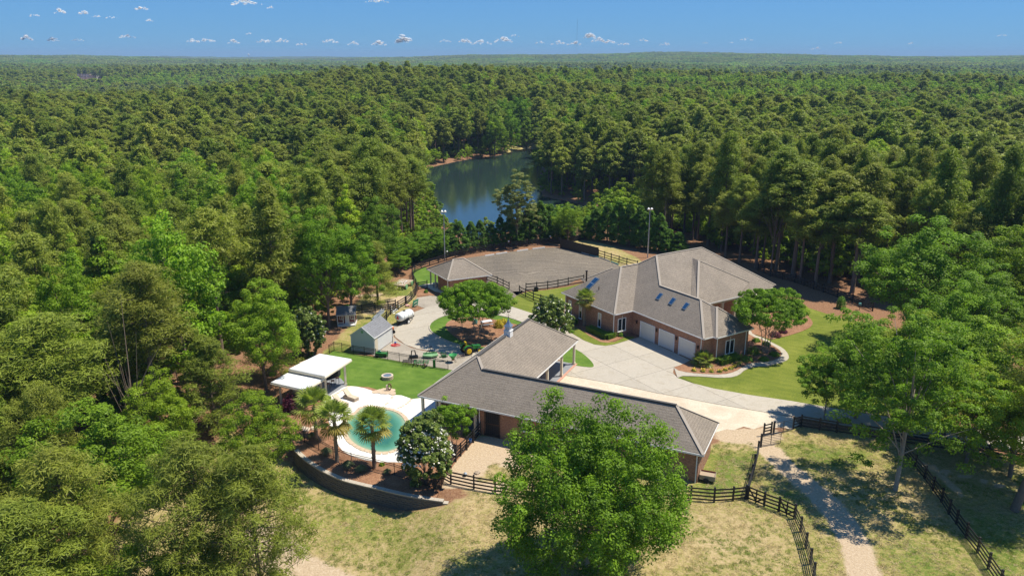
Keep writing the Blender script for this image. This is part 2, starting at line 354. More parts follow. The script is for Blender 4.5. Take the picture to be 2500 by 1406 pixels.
def poolmat():
    m, nt, b, o = nodes_of('pool_water')
    at = nt.nodes.new('ShaderNodeAttribute'); at.attribute_name = 'depth'
    n = noise(nt, 1.1, 4, .6, pos(nt), 1.5)
    f = math_(nt, 'ADD', at.outputs['Fac'], math_(nt, 'MULTIPLY', math_(nt, 'SUBTRACT', n.outputs[0], .5), .25))
    c = ramp(nt, f, [(0, (.30,.36,.22)), (.3, (.10,.27,.19)), (.62, (.055,.185,.115)), (1, (.02,.115,.10))])
    lnk(nt, c, b.inputs['Base Color']); b.inputs['Roughness'].default_value = .06; b.inputs['IOR'].default_value = 1.33
    n2 = noise(nt, 5, 2, .5, pos(nt)); bump(nt, b, n2.outputs[0], .12, .03)
poolmat()
def M(n): return MATS[n]

# ------------------------------------------------------------------ mesh helpers
def wloc(o):
    v = Vector((0, 0, 0))
    while o is not None: v += Vector(o.location); o = o.parent
    return v
class MB:
    def __init__(s): s.v = []; s.f = []; s.m = []
    def add(s, vs, fs, mi=0):
        n = len(s.v); s.v += [tuple(v) for v in vs]; s.f += [tuple(i+n for i in f) for f in fs]; s.m += [mi]*len(fs); return s
    def box(s, cx, cy, cz, sx, sy, sz, rz=0.0, mi=0):
        c, q = math.cos(rz), math.sin(rz); vs = []
        for z in (-.5, .5):
            for x, y in ((-.5,-.5),(.5,-.5),(.5,.5),(-.5,.5)):
                X, Y = x*sx, y*sy; vs.append((cx+X*c-Y*q, cy+X*q+Y*c, cz+z*sz))
        return s.add(vs, [(3,2,1,0),(4,5,6,7),(0,1,5,4),(1,2,6,5),(2,3,7,6),(3,0,4,7)], mi)
    def beam(s, a, b, w, h, mi=0, up=(0, 0, 1)):
        a, b = Vector(a), Vector(b); d = (b-a)
        if d.length < 1e-6: return s
        d.normalize(); sd = d.cross(Vector(up))
        if sd.length < 1e-4: sd = d.cross(Vector((1, 0, 0)))
        sd.normalize(); u = sd.cross(d); sd *= w/2; u *= h/2
        vs = [a-sd-u, a+sd-u, a+sd+u, a-sd+u, b-sd-u, b+sd-u, b+sd+u, b-sd+u]
        return s.add(vs, [(0,1,2,3),(7,6,5,4),(0,4,5,1),(1,5,6,2),(2,6,7,3),(3,7,4,0)], mi)
    def tube(s, pts, rad, n=6, mi=0, cap=True):
        pts = [Vector(p) for p in pts]
        if not hasattr(rad, '__len__'): rad = [rad]*len(pts)
        vs = []; fs = []
        for i, p in enumerate(pts):
            d = (pts[min(i+1, len(pts)-1)]-pts[max(i-1, 0)]).normalized()
            a = d.cross(Vector((0, 0, 1)));
            if a.length < .05: a = d.cross(Vector((0, 1, 0)))
            a.normalize(); b = d.cross(a)
            for k in range(n):
                t = 2*math.pi*k/n; vs.append(p+(a*math.cos(t)+b*math.sin(t))*rad[i])
        for i in range(len(pts)-1):
            for k in range(n):
                k2 = (k+1) % n; fs.append((i*n+k, i*n+k2, (i+1)*n+k2, (i+1)*n+k))
        if cap: fs.append(tuple(range(n))[::-1]); fs.append(tuple((len(pts)-1)*n+k for k in range(n)))
        return s.add(vs, fs, mi)
    def prism(s, poly, z0, z1, mi=0, bottom=True):
        n = len(poly)
        if area2(poly) < 0: poly = poly[::-1]
        vs = [(p[0], p[1], z0) for p in poly]+[(p[0], p[1], z1) for p in poly]
        fs = [(i, (i+1) % n, n+(i+1) % n, n+i) for i in range(n)]+[tuple(range(n, 2*n))]
        if bottom: fs.append(tuple(range(n))[::-1])
        return s.add(vs, fs, mi)
    def poly(s, pts, mi=0): return s.add(pts, [tuple(range(len(pts)))], mi)
    def lathe(s, c, prof, n=16, mi=0, axis=None, sx=1, sy=1):
        """prof: list of (r, h) along axis (default z)"""
        c = Vector(c); ax = Vector(axis or (0, 0, 1)).normalized()
        a = ax.cross(Vector((0, 0, 1)));
        if a.length < .05: a = Vector((1, 0, 0))
        a.normalize(); b = ax.cross(a); vs = []; fs = []
        for r, h in prof:
            for k in range(n):
                t = 2*math.pi*k/n; vs.append(c+ax*h+(a*math.cos(t)*sx+b*math.sin(t)*sy)*max(r, 1e-4))
        for i in range(len(prof)-1):
            for k in range(n):
                k2 = (k+1) % n; fs.append((i*n+k, i*n+k2, (i+1)*n+k2, (i+1)*n+k))
        fs.append(tuple(range(n))[::-1]); fs.append(tuple((len(prof)-1)*n+k for k in range(n)))
        return s.add(vs, fs, mi)
    def ball(s, c, r, n=8, mi=0, sz=1.0, jit=0.0):
        prof = []; m = max(4, n//2+1)
        vs0 = len(s.v)
        for i in range(m+1):
            t = math.pi*i/m; prof.append((r*math.sin(t), -r*sz*math.cos(t)))
        s.lathe(c, prof, n, mi)
        if jit:
            for i in range(vs0, len(s.v)):
                v = Vector(s.v[i])-Vector(c); v *= 1+random.uniform(-jit, jit); s.v[i] = tuple(Vector(c)+v)
        return s
    def mesh(s, name, mats, off=(0, 0, 0), smooth_=False):
        me = bpy.data.meshes.new(name); off = Vector(off)
        me.from_pydata([tuple(Vector(v)-off) for v in s.v], [], s.f)
        for m in (mats if isinstance(mats, (list, tuple)) else [mats]): me.materials.append(m)
        if any(s.m): me.polygons.foreach_set('material_index', s.m)
        if smooth_: me.polygons.foreach_set('use_smooth', [True]*len(s.f))
        me.update(); return me
    def build(s, name, mats, parent=None, local=False, smooth_=False, kind=None, origin=None):
        """vertices are world coordinates unless local; becomes a child of parent"""
        base = Vector((0, 0, 0)) if local else (wloc(parent) if parent else Vector((0, 0, 0)))
        if origin is not None and not local:
            me = s.mesh(name, mats, Vector(origin), smooth_); o = bpy.data.objects.new(name, me); o.location = Vector(origin)-base
        else:
            me = s.mesh(name, mats, base, smooth_); o = bpy.data.objects.new(name, me)
        o.parent = parent; COL.objects.link(o)
        if kind: o['kind'] = kind
        return o
def area2(p): return sum(p[i][0]*p[(i+1) % len(p)][1]-p[(i+1) % len(p)][0]*p[i][1] for i in range(len(p)))
def tag(o, label, cat, group=None, kind=None):
    o['label'] = label; o['category'] = cat
    if group: o['group'] = group
    if kind: o['kind'] = kind
    return o
def thing(name, label, cat, loc=(0, 0, 0), rz=0.0, group=None):
    o = bpy.data.objects.new(name, None); COL.objects.link(o); o.empty_display_size = .3
    o.location = loc; o.rotation_euler = (0, 0, rz); return tag(o, label, cat, group)
def struct(o): o['kind'] = 'structure'; return o
def copy_tree(o, parent=None):
    c = o.copy(); COL.objects.link(c)
    if parent is not None: c.parent = parent
    for ch in KIDS.get(o.name, ()): 
        d = ch.copy(); COL.objects.link(d); d.parent = c
    return c
KIDS = {}
def spline(pts, n=6, closed=False):
    """Catmull-Rom through 2D points"""
    out = []; L = len(pts)
    rng = range(L if closed else L-1)
    for i in rng:
        g = (lambda k: pts[k % L]) if closed else (lambda k: pts[min(max(k, 0), L-1)])
        p0, p1, p2, p3 = g(i-1), g(i), g(i+1), g(i+2)
        for k in range(n):
            t = k/n; out.append(tuple(.5*((2*p1[j])+(-p0[j]+p2[j])*t+(2*p0[j]-5*p1[j]+4*p2[j]-p3[j])*t*t+(-p0[j]+3*p1[j]-3*p2[j]+p3[j])*t**3) for j in (0, 1)))
    if not closed: out.append(tuple(pts[-1]))
    return out
def px2(lst, z=0.0): return [P2(a, b, z) for a, b in lst]
def resample(pts, step):
    pts = [Vector((p[0], p[1])) for p in pts]; out = [pts[0]]; acc = 0
    for a, b in zip(pts[:-1], pts[1:]):
        L = (b-a).length; t = step-acc
        while t <= L: out.append(a+(b-a)*(t/L)); t += step
        acc = (acc+L) % step if L+acc >= step else acc+L
        acc = L-(t-step) if t-step >= 0 and L+1e-9 >= t-step else acc
    return out
def sheet(name, poly, z, thick, mat, parent=None, smooth_edge=None):
    if smooth_edge: poly = spline(poly, smooth_edge, True)
    b = MB().prism(poly, z-thick, z, bottom=False)
    bm = bmesh.new(); me = b.mesh(name, mat); bm.from_mesh(me)
    bmesh.ops.triangulate(bm, faces=[f for f in bm.faces if len(f.verts) > 4], ngon_method='EAR_CLIP'); bm.to_mesh(me); bm.free()
    o = bpy.data.objects.new(name, me); COL.objects.link(o); o.parent = parent
    return o
def resample(pts, step):
    a = np.array([(p[0], p[1]) for p in pts], float); d = np.r_[0, np.cumsum(np.hypot(*np.diff(a, axis=0).T))]
    n = max(1, int(round(d[-1]/step))); t = np.linspace(0, d[-1], n+1)
    return [Vector((np.interp(s, d, a[:, 0]), np.interp(s, d, a[:, 1]))) for s in t]
# ------------------------------------------------------------------ terrain sheet
def axis(lo, hi, step, far_lo, far_hi, g=1.10):
    a = list(np.arange(lo, hi+1e-6, step)); s = step; x = hi
    while x < far_hi: s *= g; x += s; a.append(x)
    s = step; x = lo; pre = []
    while x > far_lo: s *= g; x -= s; pre.append(x)
    return np.array(pre[::-1]+a)
XS = axis(-46, 74, .85, -8500, 8500, 1.09); YS = axis(26, 172, .85, -60, 11500, 1.055)
YS = YS[YS > -200]
X, Y = np.meshgrid(XS, YS); Z = hgt(X.ravel(), Y.ravel())
GZMIN = float(Z.min())
near = (np.abs(X.ravel()) < 120) & (Y.ravel() < 200)
nx, ny = len(XS), len(YS)
me = bpy.data.meshes.new('ground'); me.vertices.add(nx*ny)
me.vertices.foreach_set('co', np.c_[X.ravel(), Y.ravel(), Z].astype(np.float32).ravel())
i = np.arange(nx*ny).reshape(ny, nx); q = np.stack([i[:-1, :-1], i[:-1, 1:], i[1:, 1:], i[1:, :-1]], -1).reshape(-1, 4)
me.loops.add(q.size); me.polygons.add(len(q)); me.loops.foreach_set('vertex_index', q.ravel().astype(np.int32))
me.polygons.foreach_set('loop_start', np.arange(0, q.size, 4, dtype=np.int32)); me.polygons.foreach_set('use_smooth', np.ones(len(q), bool))
me.update(calc_edges=True)
x_, y_ = X.ravel(), Y.ravel()
FIELD = [px2([(560,1060),(700,1110),(722,1130),(926,1226),(1094,1245),(1139,1228),(1100,1180),(1180,1060),(1280,1060),(1700,1110),(1760,1090),(1860,1090),(1940,1055),(2100,1070),(2340,1105),(2500,1140),(2900,1200),(2900,1900),(-500,1900),(100,1500),(300,1200)], -.7),
         px2([(770,880),(800,850),(860,790),(870,735),(930,700),(985,680),(1010,690),(1015,730),(960,800),(930,830),(860,870)]),
         px2([(1375,596),(1400,587),(1440,586),(1500,603),(1560,632),(1590,660),(1500,660)]),
         px2([(1230,345),(1300,345),(1320,368),(1228,382)], -5.5)]
gcov = np.zeros(len(x_))
for pl in FIELD: gcov = np.maximum(gcov, smooth((1.2-sdist(x_, y_, pl))/2.4))
DIRT = [(px2([(1780,1062),(1840,1066),(1870,1060)]), 1.9), (px2([(1860,1080),(1890,1110),(1930,1150),(1975,1185),(2020,1225),(2060,1275),(2090,1330),(2110,1406),(2120,1480)]), 1.45),
        (px2([(640,1300),(720,1380),(800,1420)], -1.5), 2.2),
        (px2([(450,1060),(390,1110)], -2), 2.0),
        (px2([(1130,1150),(1200,1085),(1260,1120)]), 2.3), (px2([(1100,1180),(1220,1190)]), 1.0),
        (px2([(905,760),(985,728)]), 1.7), (px2([(880,722),(925,720)]), .8),
        (px2([(1225,352),(1290,356)], -5.5), 3), (px2([(2240,1120),(2290,1160),(2360,1210)]), .5), (px2([(2270,1140),(2500,1200)]), .35)]
dcov = np.zeros(len(x_))
for pl, w in DIRT: dcov = np.maximum(dcov, smooth((w*1.35-pldist(x_, y_, pl))/(w*.9)))
GREEN = [(px2([(1710,1100),(1840,1110),(1815,1205),(1690,1210)]), 1.0), (px2([(1850,1150),(1960,1210),(1975,1290),(1880,1240)]), .85), (px2([(1960,1080),(2120,1110),(2100,1150),(1990,1130)]), .9),
         (px2([(2330,1220),(2500,1270),(2500,1500),(2420,1400)]), .8), (px2([(2200,1220),(2290,1330),(2380,1480),(2200,1480),(2150,1300)]), .7), (px2([(760,1180),(900,1240),(1000,1330),(800,1350),(720,1260)], -1.5), .62),
         (px2([(780,875),(850,800),(930,750),(940,800),(850,870)]), .75), (px2([(930,700),(1005,700),(1005,725),(940,722)]), .9)]
green = np.full(len(x_), .52)
for pl, g in GREEN: green = np.maximum(green, .45+(g-.45)*smooth((1.5-sdist(x_, y_, pl))/3))
dry = px2([(1690,1225),(1830,1235),(1940,1275),(1975,1410),(1700,1500)]); green -= .06*smooth((1.5-sdist(x_, y_, dry))/3)
green -= .12*smooth((1.5-sdist(x_, y_, px2([(620,1230),(760,1330),(900,1400),(900,1600),(560,1600)], -1.5)))/4)
# the darker wood floor stays straw; far open ground reads as meadow
ca = me.color_attributes.new('cover', 'FLOAT_COLOR', 'POINT')
ca.data.foreach_set('color', np.c_[gcov, green, dcov, np.ones(len(x_))].astype(np.float32).ravel())
me.materials.append(M('terrain_ground')); ground = bpy.data.objects.new('ground', me); COL.objects.link(ground); struct(ground)

lake = sheet('lake', LAKE, LAKE_Z, .05, M('lake_water'), smooth_edge=3); struct(lake)

# ------------------------------------------------------------------ hard and soft surfaces
def gsheet(name, pts, z, mat, sm=None, zz=0.0):
    return struct(sheet(name, px2(pts, zz), z, .12, mat, smooth_edge=sm))
def clip(poly, p, n, keep=1):
    out = []; L = len(poly)
    for i in range(L):
        a, b = Vector(poly[i]), Vector(poly[(i+1) % L]); da, db = (a-p).dot(n)*keep, (b-p).dot(n)*keep
        if da >= 0: out.append(tuple(a))
        if (da >= 0) != (db >= 0): out.append(tuple(a+(b-a)*(da/(da-db))))
    return out
def slabs(name, part, poly, lines, z, mat, gap=.02, thick=.12):
    """a paved area cut along joint lines, every slab a child"""
    root = struct(sheet(name, poly, z-.035, .09, MATS['joint_dirt']))
    cells = [poly]
    for (p, n) in lines:
        nxt = []
        for c in cells:
            for k in (1, -1):
                q = clip(c, Vector(p)+Vector(n)*gap*k, Vector(n), k)
                if len(q) > 2 and abs(area2(q)) > .25: nxt.append(q)
        cells = nxt
    for c in cells:
        o = sheet(part, c, z, thick-.02, mat, root)
    return root
plain('joint_dirt', (.26,.23,.18), .95)
a = math.radians(-57.5); HU = Vector((math.cos(a), math.sin(a))); HV = Vector((-HU.y, HU.x)); HO = Vector(P2(1545, 758, 3.7))
a = math.radians(-25.2); BU = Vector((math.cos(a), math.sin(a))); BV = Vector((-BU.y, BU.x)); BO = Vector(P2(1020, 965, 3.3))
def H3(u, v, z): p = HO+HU*u+HV*v; return (p.x, p.y, z)
def B3(u, v, z): p = BO+BU*u+BV*v; return (p.x, p.y, z)

gsheet('pool_lawn', [(812,856),(862,865),(918,872),(975,883),(1034,893),(1100,903),(1150,925),(1100,960),(1035,972),(1006,975),(994,971),(978,966),(960,965),(916,958),(892,949),(870,945),(850,944),(828,925),(790,900),(795,870)], .02, M_turf)
gsheet('hut_lawn', [(1008,660),(1035,652),(1080,665),(1130,700),(1090,705),(1043,703),(1022,698),(1010,685)], .02, M_turf)
gsheet('island_lawn', spline([(1098,770),(1070,778),(1052,790),(1048,801),(1054,812),(1072,824),(1096,835),(1120,843),(1145,851),(1200,858),(1270,850),(1310,820),(1290,795),(1264,784),(1228,773),(1160,765)], 4, True), .075, M_turf)
gsheet('island_mulch_bed', spline([(1120,778),(1095,786),(1088,800),(1103,818),(1130,835),(1165,846),(1220,850),(1270,838),(1290,812),(1268,796),(1228,786),(1170,775)], 4, True), .10, M_mulch)
gsheet('arena_side_lawn', [(1264,720),(1290,712),(1336,708),(1388,700),(1430,690),(1440,700),(1400,750),(1370,760),(1345,790),(1304,767),(1246,747),(1238,740),(1250,728)], .02, M_lawn)
gsheet('courtyard_lawn_wedge', spline([(1370,845),(1395,849),(1420,862),(1440,879),(1449,891),(1446,897),(1425,896),(1395,891),(1370,886)], 4, True), .075, M_turf)
gsheet('front_lawn_strip', [(1382,806),(1405,800),(1430,815),(1470,836),(1500,836),(1540,818),(1549,826),(1527,833),(1501,841),(1478,845),(1452,842),(1426,832)], .075, M_lawn)
gsheet('house_front_bed', [(1372,758),(1400,775),(1420,806),(1436,820),(1466,836),(1486,838),(1530,822),(1565,822),(1580,815),(1500,760),(1385,735)], .09, M_mulch)
LR = [(1654,923),(1665,918.6),(1714,920),(1757.6,923),(1789,921),(1806.6,914),(1818,904),(1841,895.5),(1873,894),(1910,885),(1924.7,877),(1924.7,867),(1913,852),(1887,838),(1864,826),(1841,818),(1860,790),(1960,740),(1975,752),(2042,774),(2099,785),(2170,800),(2260,860),(2330,960),(2330,1043),(2100,1008),(1930,979),(1829.6,964.6),(1743,949),(1691,936)]
gsheet('main_lawn', LR, .02, M_lawn)
gsheet('tree_island_bed', [(1834,810),(1850,819),(1864,824),(1885,829),(1905,824),(1921,821),(1950,812),(1972,803),(1980,797),(1984,788),(1976,776),(1960,760),(1930,740),(1900,735),(1850,770)], .075, M_mulch, 3)
gsheet('side_walk_bed', [(1671,888),(1645,898),(1657,905.6),(1685,911),(1723,914),(1760,915),(1789,910),(1812,898),(1829.6,888),(1858,885),(1887,881),(1904,872),(1909,864),(1899,852),(1881,841),(1858,829),(1841,823.5),(1826,815),(1800,830),(1745,850),(1700,872)], .075, M_mulch)
gsheet('hut_mulch_bed', [(1017,722),(1021,708),(1043,704),(1062,716),(1070,722),(1050,722)], .05, M_mulch)
gsheet('hut_path', [(1020,699),(1043,694),(1066,690),(1090,700),(1084,716),(1062,712),(1043,702)], .06, M_conct)
gsheet('grey_gravel_apron', [(1010,742),(1018,727),(1050,722),(1075,724),(1110,722),(1130,740),(1082,745),(1060,750),(1042,754),(1028,750)], .03, M_greyg)
gsheet('implement_yard', [(955,800),(967,790),(973,803),(960,822),(974,834),(1003,849),(1031,856),(1062,861),(1096,866),(1150,862),(1150,915),(1100,903),(1034,893),(975,882),(918,872),(900,860)], .035, M_greyg)
gsheet('arena_entry_path', [(1189,684),(1214,694),(1243,706),(1252,712),(1284,711),(1264,720),(1240,740),(1190,745),(1170,700)], .03, MATS['arena_footing'])
gsheet('riding_arena', [(1096,640),(1128,632),(1184,624),(1232,617),(1290,610),(1328,605.5),(1360,604),(1368,606),(1420,616),(1465,629),(1507,647),(1560,672),(1500,692),(1415,680),(1387,694),(1361,699),(1336,704),(1309,708),(1284,710),(1262,722),(1243,706),(1214,692),(1189,683),(1150,700),(1100,690)], .03, MATS['arena_footing'])
gsheet('gravel_yard', [(1350,925),(1363,914),(1426,924),(1498,937),(1556,949),(1605,960),(1665,970),(1740,985),(1818,998),(1901,1012),(1936,1018),(1950,1036),(1936,1048),(1905,1042),(1880,1046),(1862,1040),(1840,1047),(1815,1041),(1790,1050),(1775,1047),(1745,1056),(1700,1065),(1300,1010)], .012, M_gravel)
0 and gsheet('gravel_wear_patch', spline([(1770,1048),(1850,1040),(1880,1050),(1862,1072),(1846,1096),(1790,1104),(1745,1085)], 3, True), .022, M_greyg)
DRIVE = [(1563,823),(1549,826.5),(1527,832),(1501,841),(1478,845),(1452,842),(1426,832),(1388,808),(1345,790),(1304,767),(1246,748),(1200,735),(1130,738),(1082,743),(1060,747),(1042,751),(1007,764),(985,780),(970,800),(959,811),(966,824),(990,842),(1020,852),(1068,860),(1096,866),(1128,865),(1200,880),(1290,860),(1345,850),(1371,886),(1366,905),(1363,914),(1426,924),(1498,937),(1556,949),(1605,960),(1665,970),(1740,985),(1818,998),(1901.6,1012),(1933,1016),(2100,1045),(2334,1078),(2700,1140),(2700,1090),(2334,1043),(2100,1008),(1930,979),(1829.6,964.6),(1743,949),(1691,936),(1654,923),(1643,911),(1645,898),(1671,888),(1694,884)]
lines = []
for u in np.arange(-40, 60, 5.2): lines.append((HO+HU*u, HU))
for v in (-5.0, -10.2, -15.4, -36.0, -44): lines.append((HO+HV*v, HV))
slabs('concrete_drive', 'concrete_slab', px2(DRIVE), lines, .055, M_conc)
WALKp = [(1645,898),(1657,905.6),(1685,911),(1723,914),(1760,915),(1789,910),(1812,898),(1829.6,888),(1858,885),(1887,881),(1904,872),(1909,864),(1899,852),(1881,841),(1858,829),(1841,823.5),(1827,818),(1822,806),(1834,809),(1841,818),(1864,826),(1887,838),(1913,852),(1924.7,867),(1924.7,877),(1910,885),(1873,894),(1841,895.5),(1818,904),(1806.6,914),(1789,921),(1757.6,923),(1714,920),(1665,918.6),(1654,923)]
inner = WALKp[:18]; outer = WALKp[18:][::-1]
wk = bpy.data.objects.new('garden_walk', None); COL.objects.link(wk); struct(wk)
ia = resample(spline(px2(inner), 4), 1.0); n_ = len(ia); oa = resample(spline(px2(outer), 4), 1.0)
oa = [oa[min(len(oa)-1, int(round(k*(len(oa)-1)/(n_-1))))] for k in range(n_)]
for k in range(0, n_-1, 3):
    e = min(k+3, n_-1); pl = [tuple(p) for p in ia[k:e+1]]+[tuple(p) for p in oa[k:e+1]][::-1]
    c = Vector((sum(p[0] for p in pl)/len(pl), sum(p[1] for p in pl)/len(pl)))
    sheet('walk_slab', [tuple(c+(Vector(p)-c)*.992) for p in pl], .072, .1, M_conc, wk)

# island kerb
ISL = spline(px2([(1098,770),(1070,778),(1052,790),(1048,801),(1054,812),(1072,824),(1096,835),(1120,843),(1145,851),(1200,858),(1270,850),(1310,820),(1290,795),(1264,784),(1228,773),(1160,765)]), 4, True)
kr = bpy.data.objects.new('island_kerb', None); COL.objects.link(kr); struct(kr)
pts = resample(ISL+[ISL[0]], 1.2)
for a_, b_ in zip(pts[:-1], pts[1:]):
    MB().beam((a_.x, a_.y, .09), (a_.x+(b_.x-a_.x)*.985, a_.y+(b_.y-a_.y)*.985, .09), .16, .12).build('kerb_stone', M_conc, kr)

# ------------------------------------------------------------------ pool, deck and coping
DECK = [(850,943),(870,944.5),(892,949),(904,953),(916,958),(940,960),(960,965),(980,966),(992,970),(1006,975),(1032,972),(1075,976),(1082,1000),(1062,1012),(1045,1040),(1040,1080),(1020,1118),(985,1130),(960,1129),(926,1129),(893,1124),(859,1114),(837,1102),(825,1087),(817,1060),(806,1040),(800,1020),(792,1000),(790,975),(802,966),(832,948)]
gsheet('pool_bed', [(842,942),(800,962),(760,975),(700,985),(698,1020),(712,1075),(722,1098),(738,1114),(754,1127),(792,1150),(837,1170),(881,1182),(926,1192),(971,1203),(1016,1212),(1063,1219),(1080,1180),(1090,1160),(1115,1125),(1150,1085),(1172,1058),(1100,1030),(1050,1010),(1000,975),(900,945)], .03, M_mulch)
deck = gsheet('pool_deck', DECK, .07, M_deck)
POOL = spline(px2([(846,1029),(858,1018),(872,1009),(878,1001),(888,995),(904,994),(920,998),(940,1000),(964,1006),(980,1016),(990,1030),(993,1045),(990,1072),(975,1094),(945,1105),(910,1103),(880,1093),(860,1080),(848,1064),(843,1046)]), 3, True)
pool = thing('swimming_pool', 'kidney shaped pool of green water with pale stone coping', 'pool', (sum(p[0] for p in POOL)/len(POOL), sum(p[1] for p in POOL)/len(POOL), 0))
xs = [p[0] for p in POOL]; ys = [p[1] for p in POOL]
gx, gy = np.meshgrid(np.arange(min(xs), max(xs)+.3, .3), np.arange(min(ys), max(ys)+.3, .3))
bm = bmesh.new(); ring = [bm.verts.new((p[0], p[1], .078)) for p in POOL]
f_ = bm.faces.new(ring)
bmesh.ops.triangulate(bm, faces=[f_], ngon_method='EAR_CLIP'); bmesh.ops.subdivide_edges(bm, edges=[e for e in bm.edges if e.calc_length() > 1], cuts=9, use_grid_fill=True)
bmesh.ops.triangulate(bm, faces=bm.faces[:])
me = bpy.data.meshes.new('water'); bm.to_mesh(me); bm.free()
co = np.array([v.co[:2] for v in me.vertices]); dd = -sdist(co[:, 0], co[:, 1], POOL)
near_step = np.hypot(co[:, 0]-P(900, 1005).x, co[:, 1]-P(900, 1005).y)
dv = np.clip(dd/1.6, 0, 1)*np.clip((near_step-.8)/2.2, .12, 1)*.85
at_ = me.attributes.new('depth', 'FLOAT', 'POINT'); at_.data.foreach_set('value', dv.astype(np.float32))
me.materials.append(M('pool_water')); pool_w = bpy.data.objects.new('water', me); COL.objects.link(pool_w)
pool_w.parent = pool; pool_w.location = -Vector(pool.location)
pts = resample(POOL+[POOL[0]], .62); n_ = len(pts)-1
for k in range(n_):
    a_, b_ = pts[k], pts[k+1]; d = (b_-a_).normalized(); nrm = Vector((d.y, -d.x))
    if sdist([a_.x+nrm.x*.3], [a_.y+nrm.y*.3], POOL)[0] < 0: nrm = -nrm
    w = random.uniform(.36, .46); g = d*.012
    MB().prism([tuple(a_+g-nrm*.04), tuple(b_-g-nrm*.04), tuple(b_-g+nrm*w), tuple(a_+g+nrm*w)], .04, .12+random.uniform(0, .01)).build('coping_stone', M_stone, pool)
# stone ribbons set in the deck
for k, line in enumerate([[(960,966),(955,975),(945,986),(934,996)], [(1003,976),(996,984),(984,992),(972,998)], [(852,944),(840,951),(822,962),(806,970)], [(838,1004),(850,1009),(862,1009)]]):
    r_ = thing('stone_ribbon', ['winding line of tan flagstones from the stone fountain to the pool', 'winding line of tan flagstones across the deck nearest the stable roof', 'line of tan flagstones beside the pavilion floor', 'short line of tan flagstones left of the pool by the loungers'][k], 'stone edging', P(*line[1]))
    for p in resample(spline(px2(line), 4), .42):
        if random.random() < .12: continue
        MB().prism([(p.x+random.uniform(.13, .24)*math.cos(t), p.y+random.uniform(.13, .22)*math.sin(t)) for t in np.linspace(0, 5.3, 6)], .05, .085).build('flagstone', M_stone, r_)

# ------------------------------------------------------------------ retaining wall: courses of blocks with a cap
rw = thing('retaining_wall', 'curved dark block retaining wall with a pale cap below the pool bed', 'retaining wall', (WALL_TOP[5][0], WALL_TOP[5][1], -LOW))
wl = resample(spline(WALL_TOP, 5), .45); nw = len(wl)-1
blk = MB()
for k in range(nw):
    a_, b_ = wl[k], wl[k+1]; d = (b_-a_).normalized(); nr = Vector((d.y, -d.x)); t = k/nw
    gz = min(hz(*(a_+nr*.9)), hz(*(b_+nr*.9)))
    topz = .03 if t < .88 else .03-(.2*round((t-.88)/.03))
    z = topz-.1; row = 0
    while z > gz-.15:
        off = d*(.22 if row % 2 else 0); back = nr*(-.02*row*-1+random.uniform(-.025, .03))
        c = (a_+b_)/2+off+back; blk.box(c.x, c.y, z-.095, .43, .34, .182, math.atan2(d.y, d.x)); z -= .2; row += 1
    a2, b2 = a_-nr*.05, b_-nr*.05; g = d*.01
    MB().prism([tuple(a2+g+nr*.23), tuple(b2-g+nr*.23), tuple(b2-g-nr*.22), tuple(a2+g-nr*.22)], topz-.1, topz+random.uniform(.0, .015)).build('cap_stone', M_blockcap, rw)
blk.build('block_courses', M_block, rw, kind='stuff')
# ------------------------------------------------------------------ building helpers
def roofpart(parent, polys, name='roof', mat=None, caps=()):
    b = MB()
    for p in polys: b.poly(p)
    me = b.mesh(name, mat or M_roof, wloc(parent)); bm = bmesh.new(); bm.from_mesh(me)
    bmesh.ops.remove_doubles(bm, verts=bm.verts, dist=.02); bmesh.ops.recalc_face_normals(bm, faces=bm.faces)
    for f in bm.faces:
        if f.normal.z < 0: f.normal_flip()
    bmesh.ops.triangulate(bm, faces=[f for f in bm.faces if len(f.verts) > 4])
    bm.to_mesh(me); bm.free()
    o = bpy.data.objects.new(name, me); COL.objects.link(o); o.parent = parent
    for (a, c) in caps:
        a, c = Vector(a), Vector(c); d = (c-a).normalized()
        MB().beam(a+Vector((0, 0, .02)), c+Vector((0, 0, .02)), .30, .05).build('ridge_cap', M_cap, o)
    return o
def fascia(parent, pts, z, closed=True, mat=None, h=.17):
    b = MB(); L = len(pts)
    for i in range(L if closed else L-1):
        p, q = Vector(pts[i]), Vector(pts[(i+1) % L]); d = (q-p).normalized()
        b.beam((p.x, p.y, z-h/2-.01), (q.x, q.y, z-h/2-.01), .09, h)
    b.build('gutter', mat or M_white, parent)
def walls(parent, poly, z0, z1, name='wall', mat=None):
    return MB().prism(poly, z0, z1).build(name, mat or M_brick, parent)
def frame(O, U, V):
    return lambda u, v, z=0.0: Vector((O.x+U.x*u+V.x*v, O.y+U.y*u+V.y*v, z))
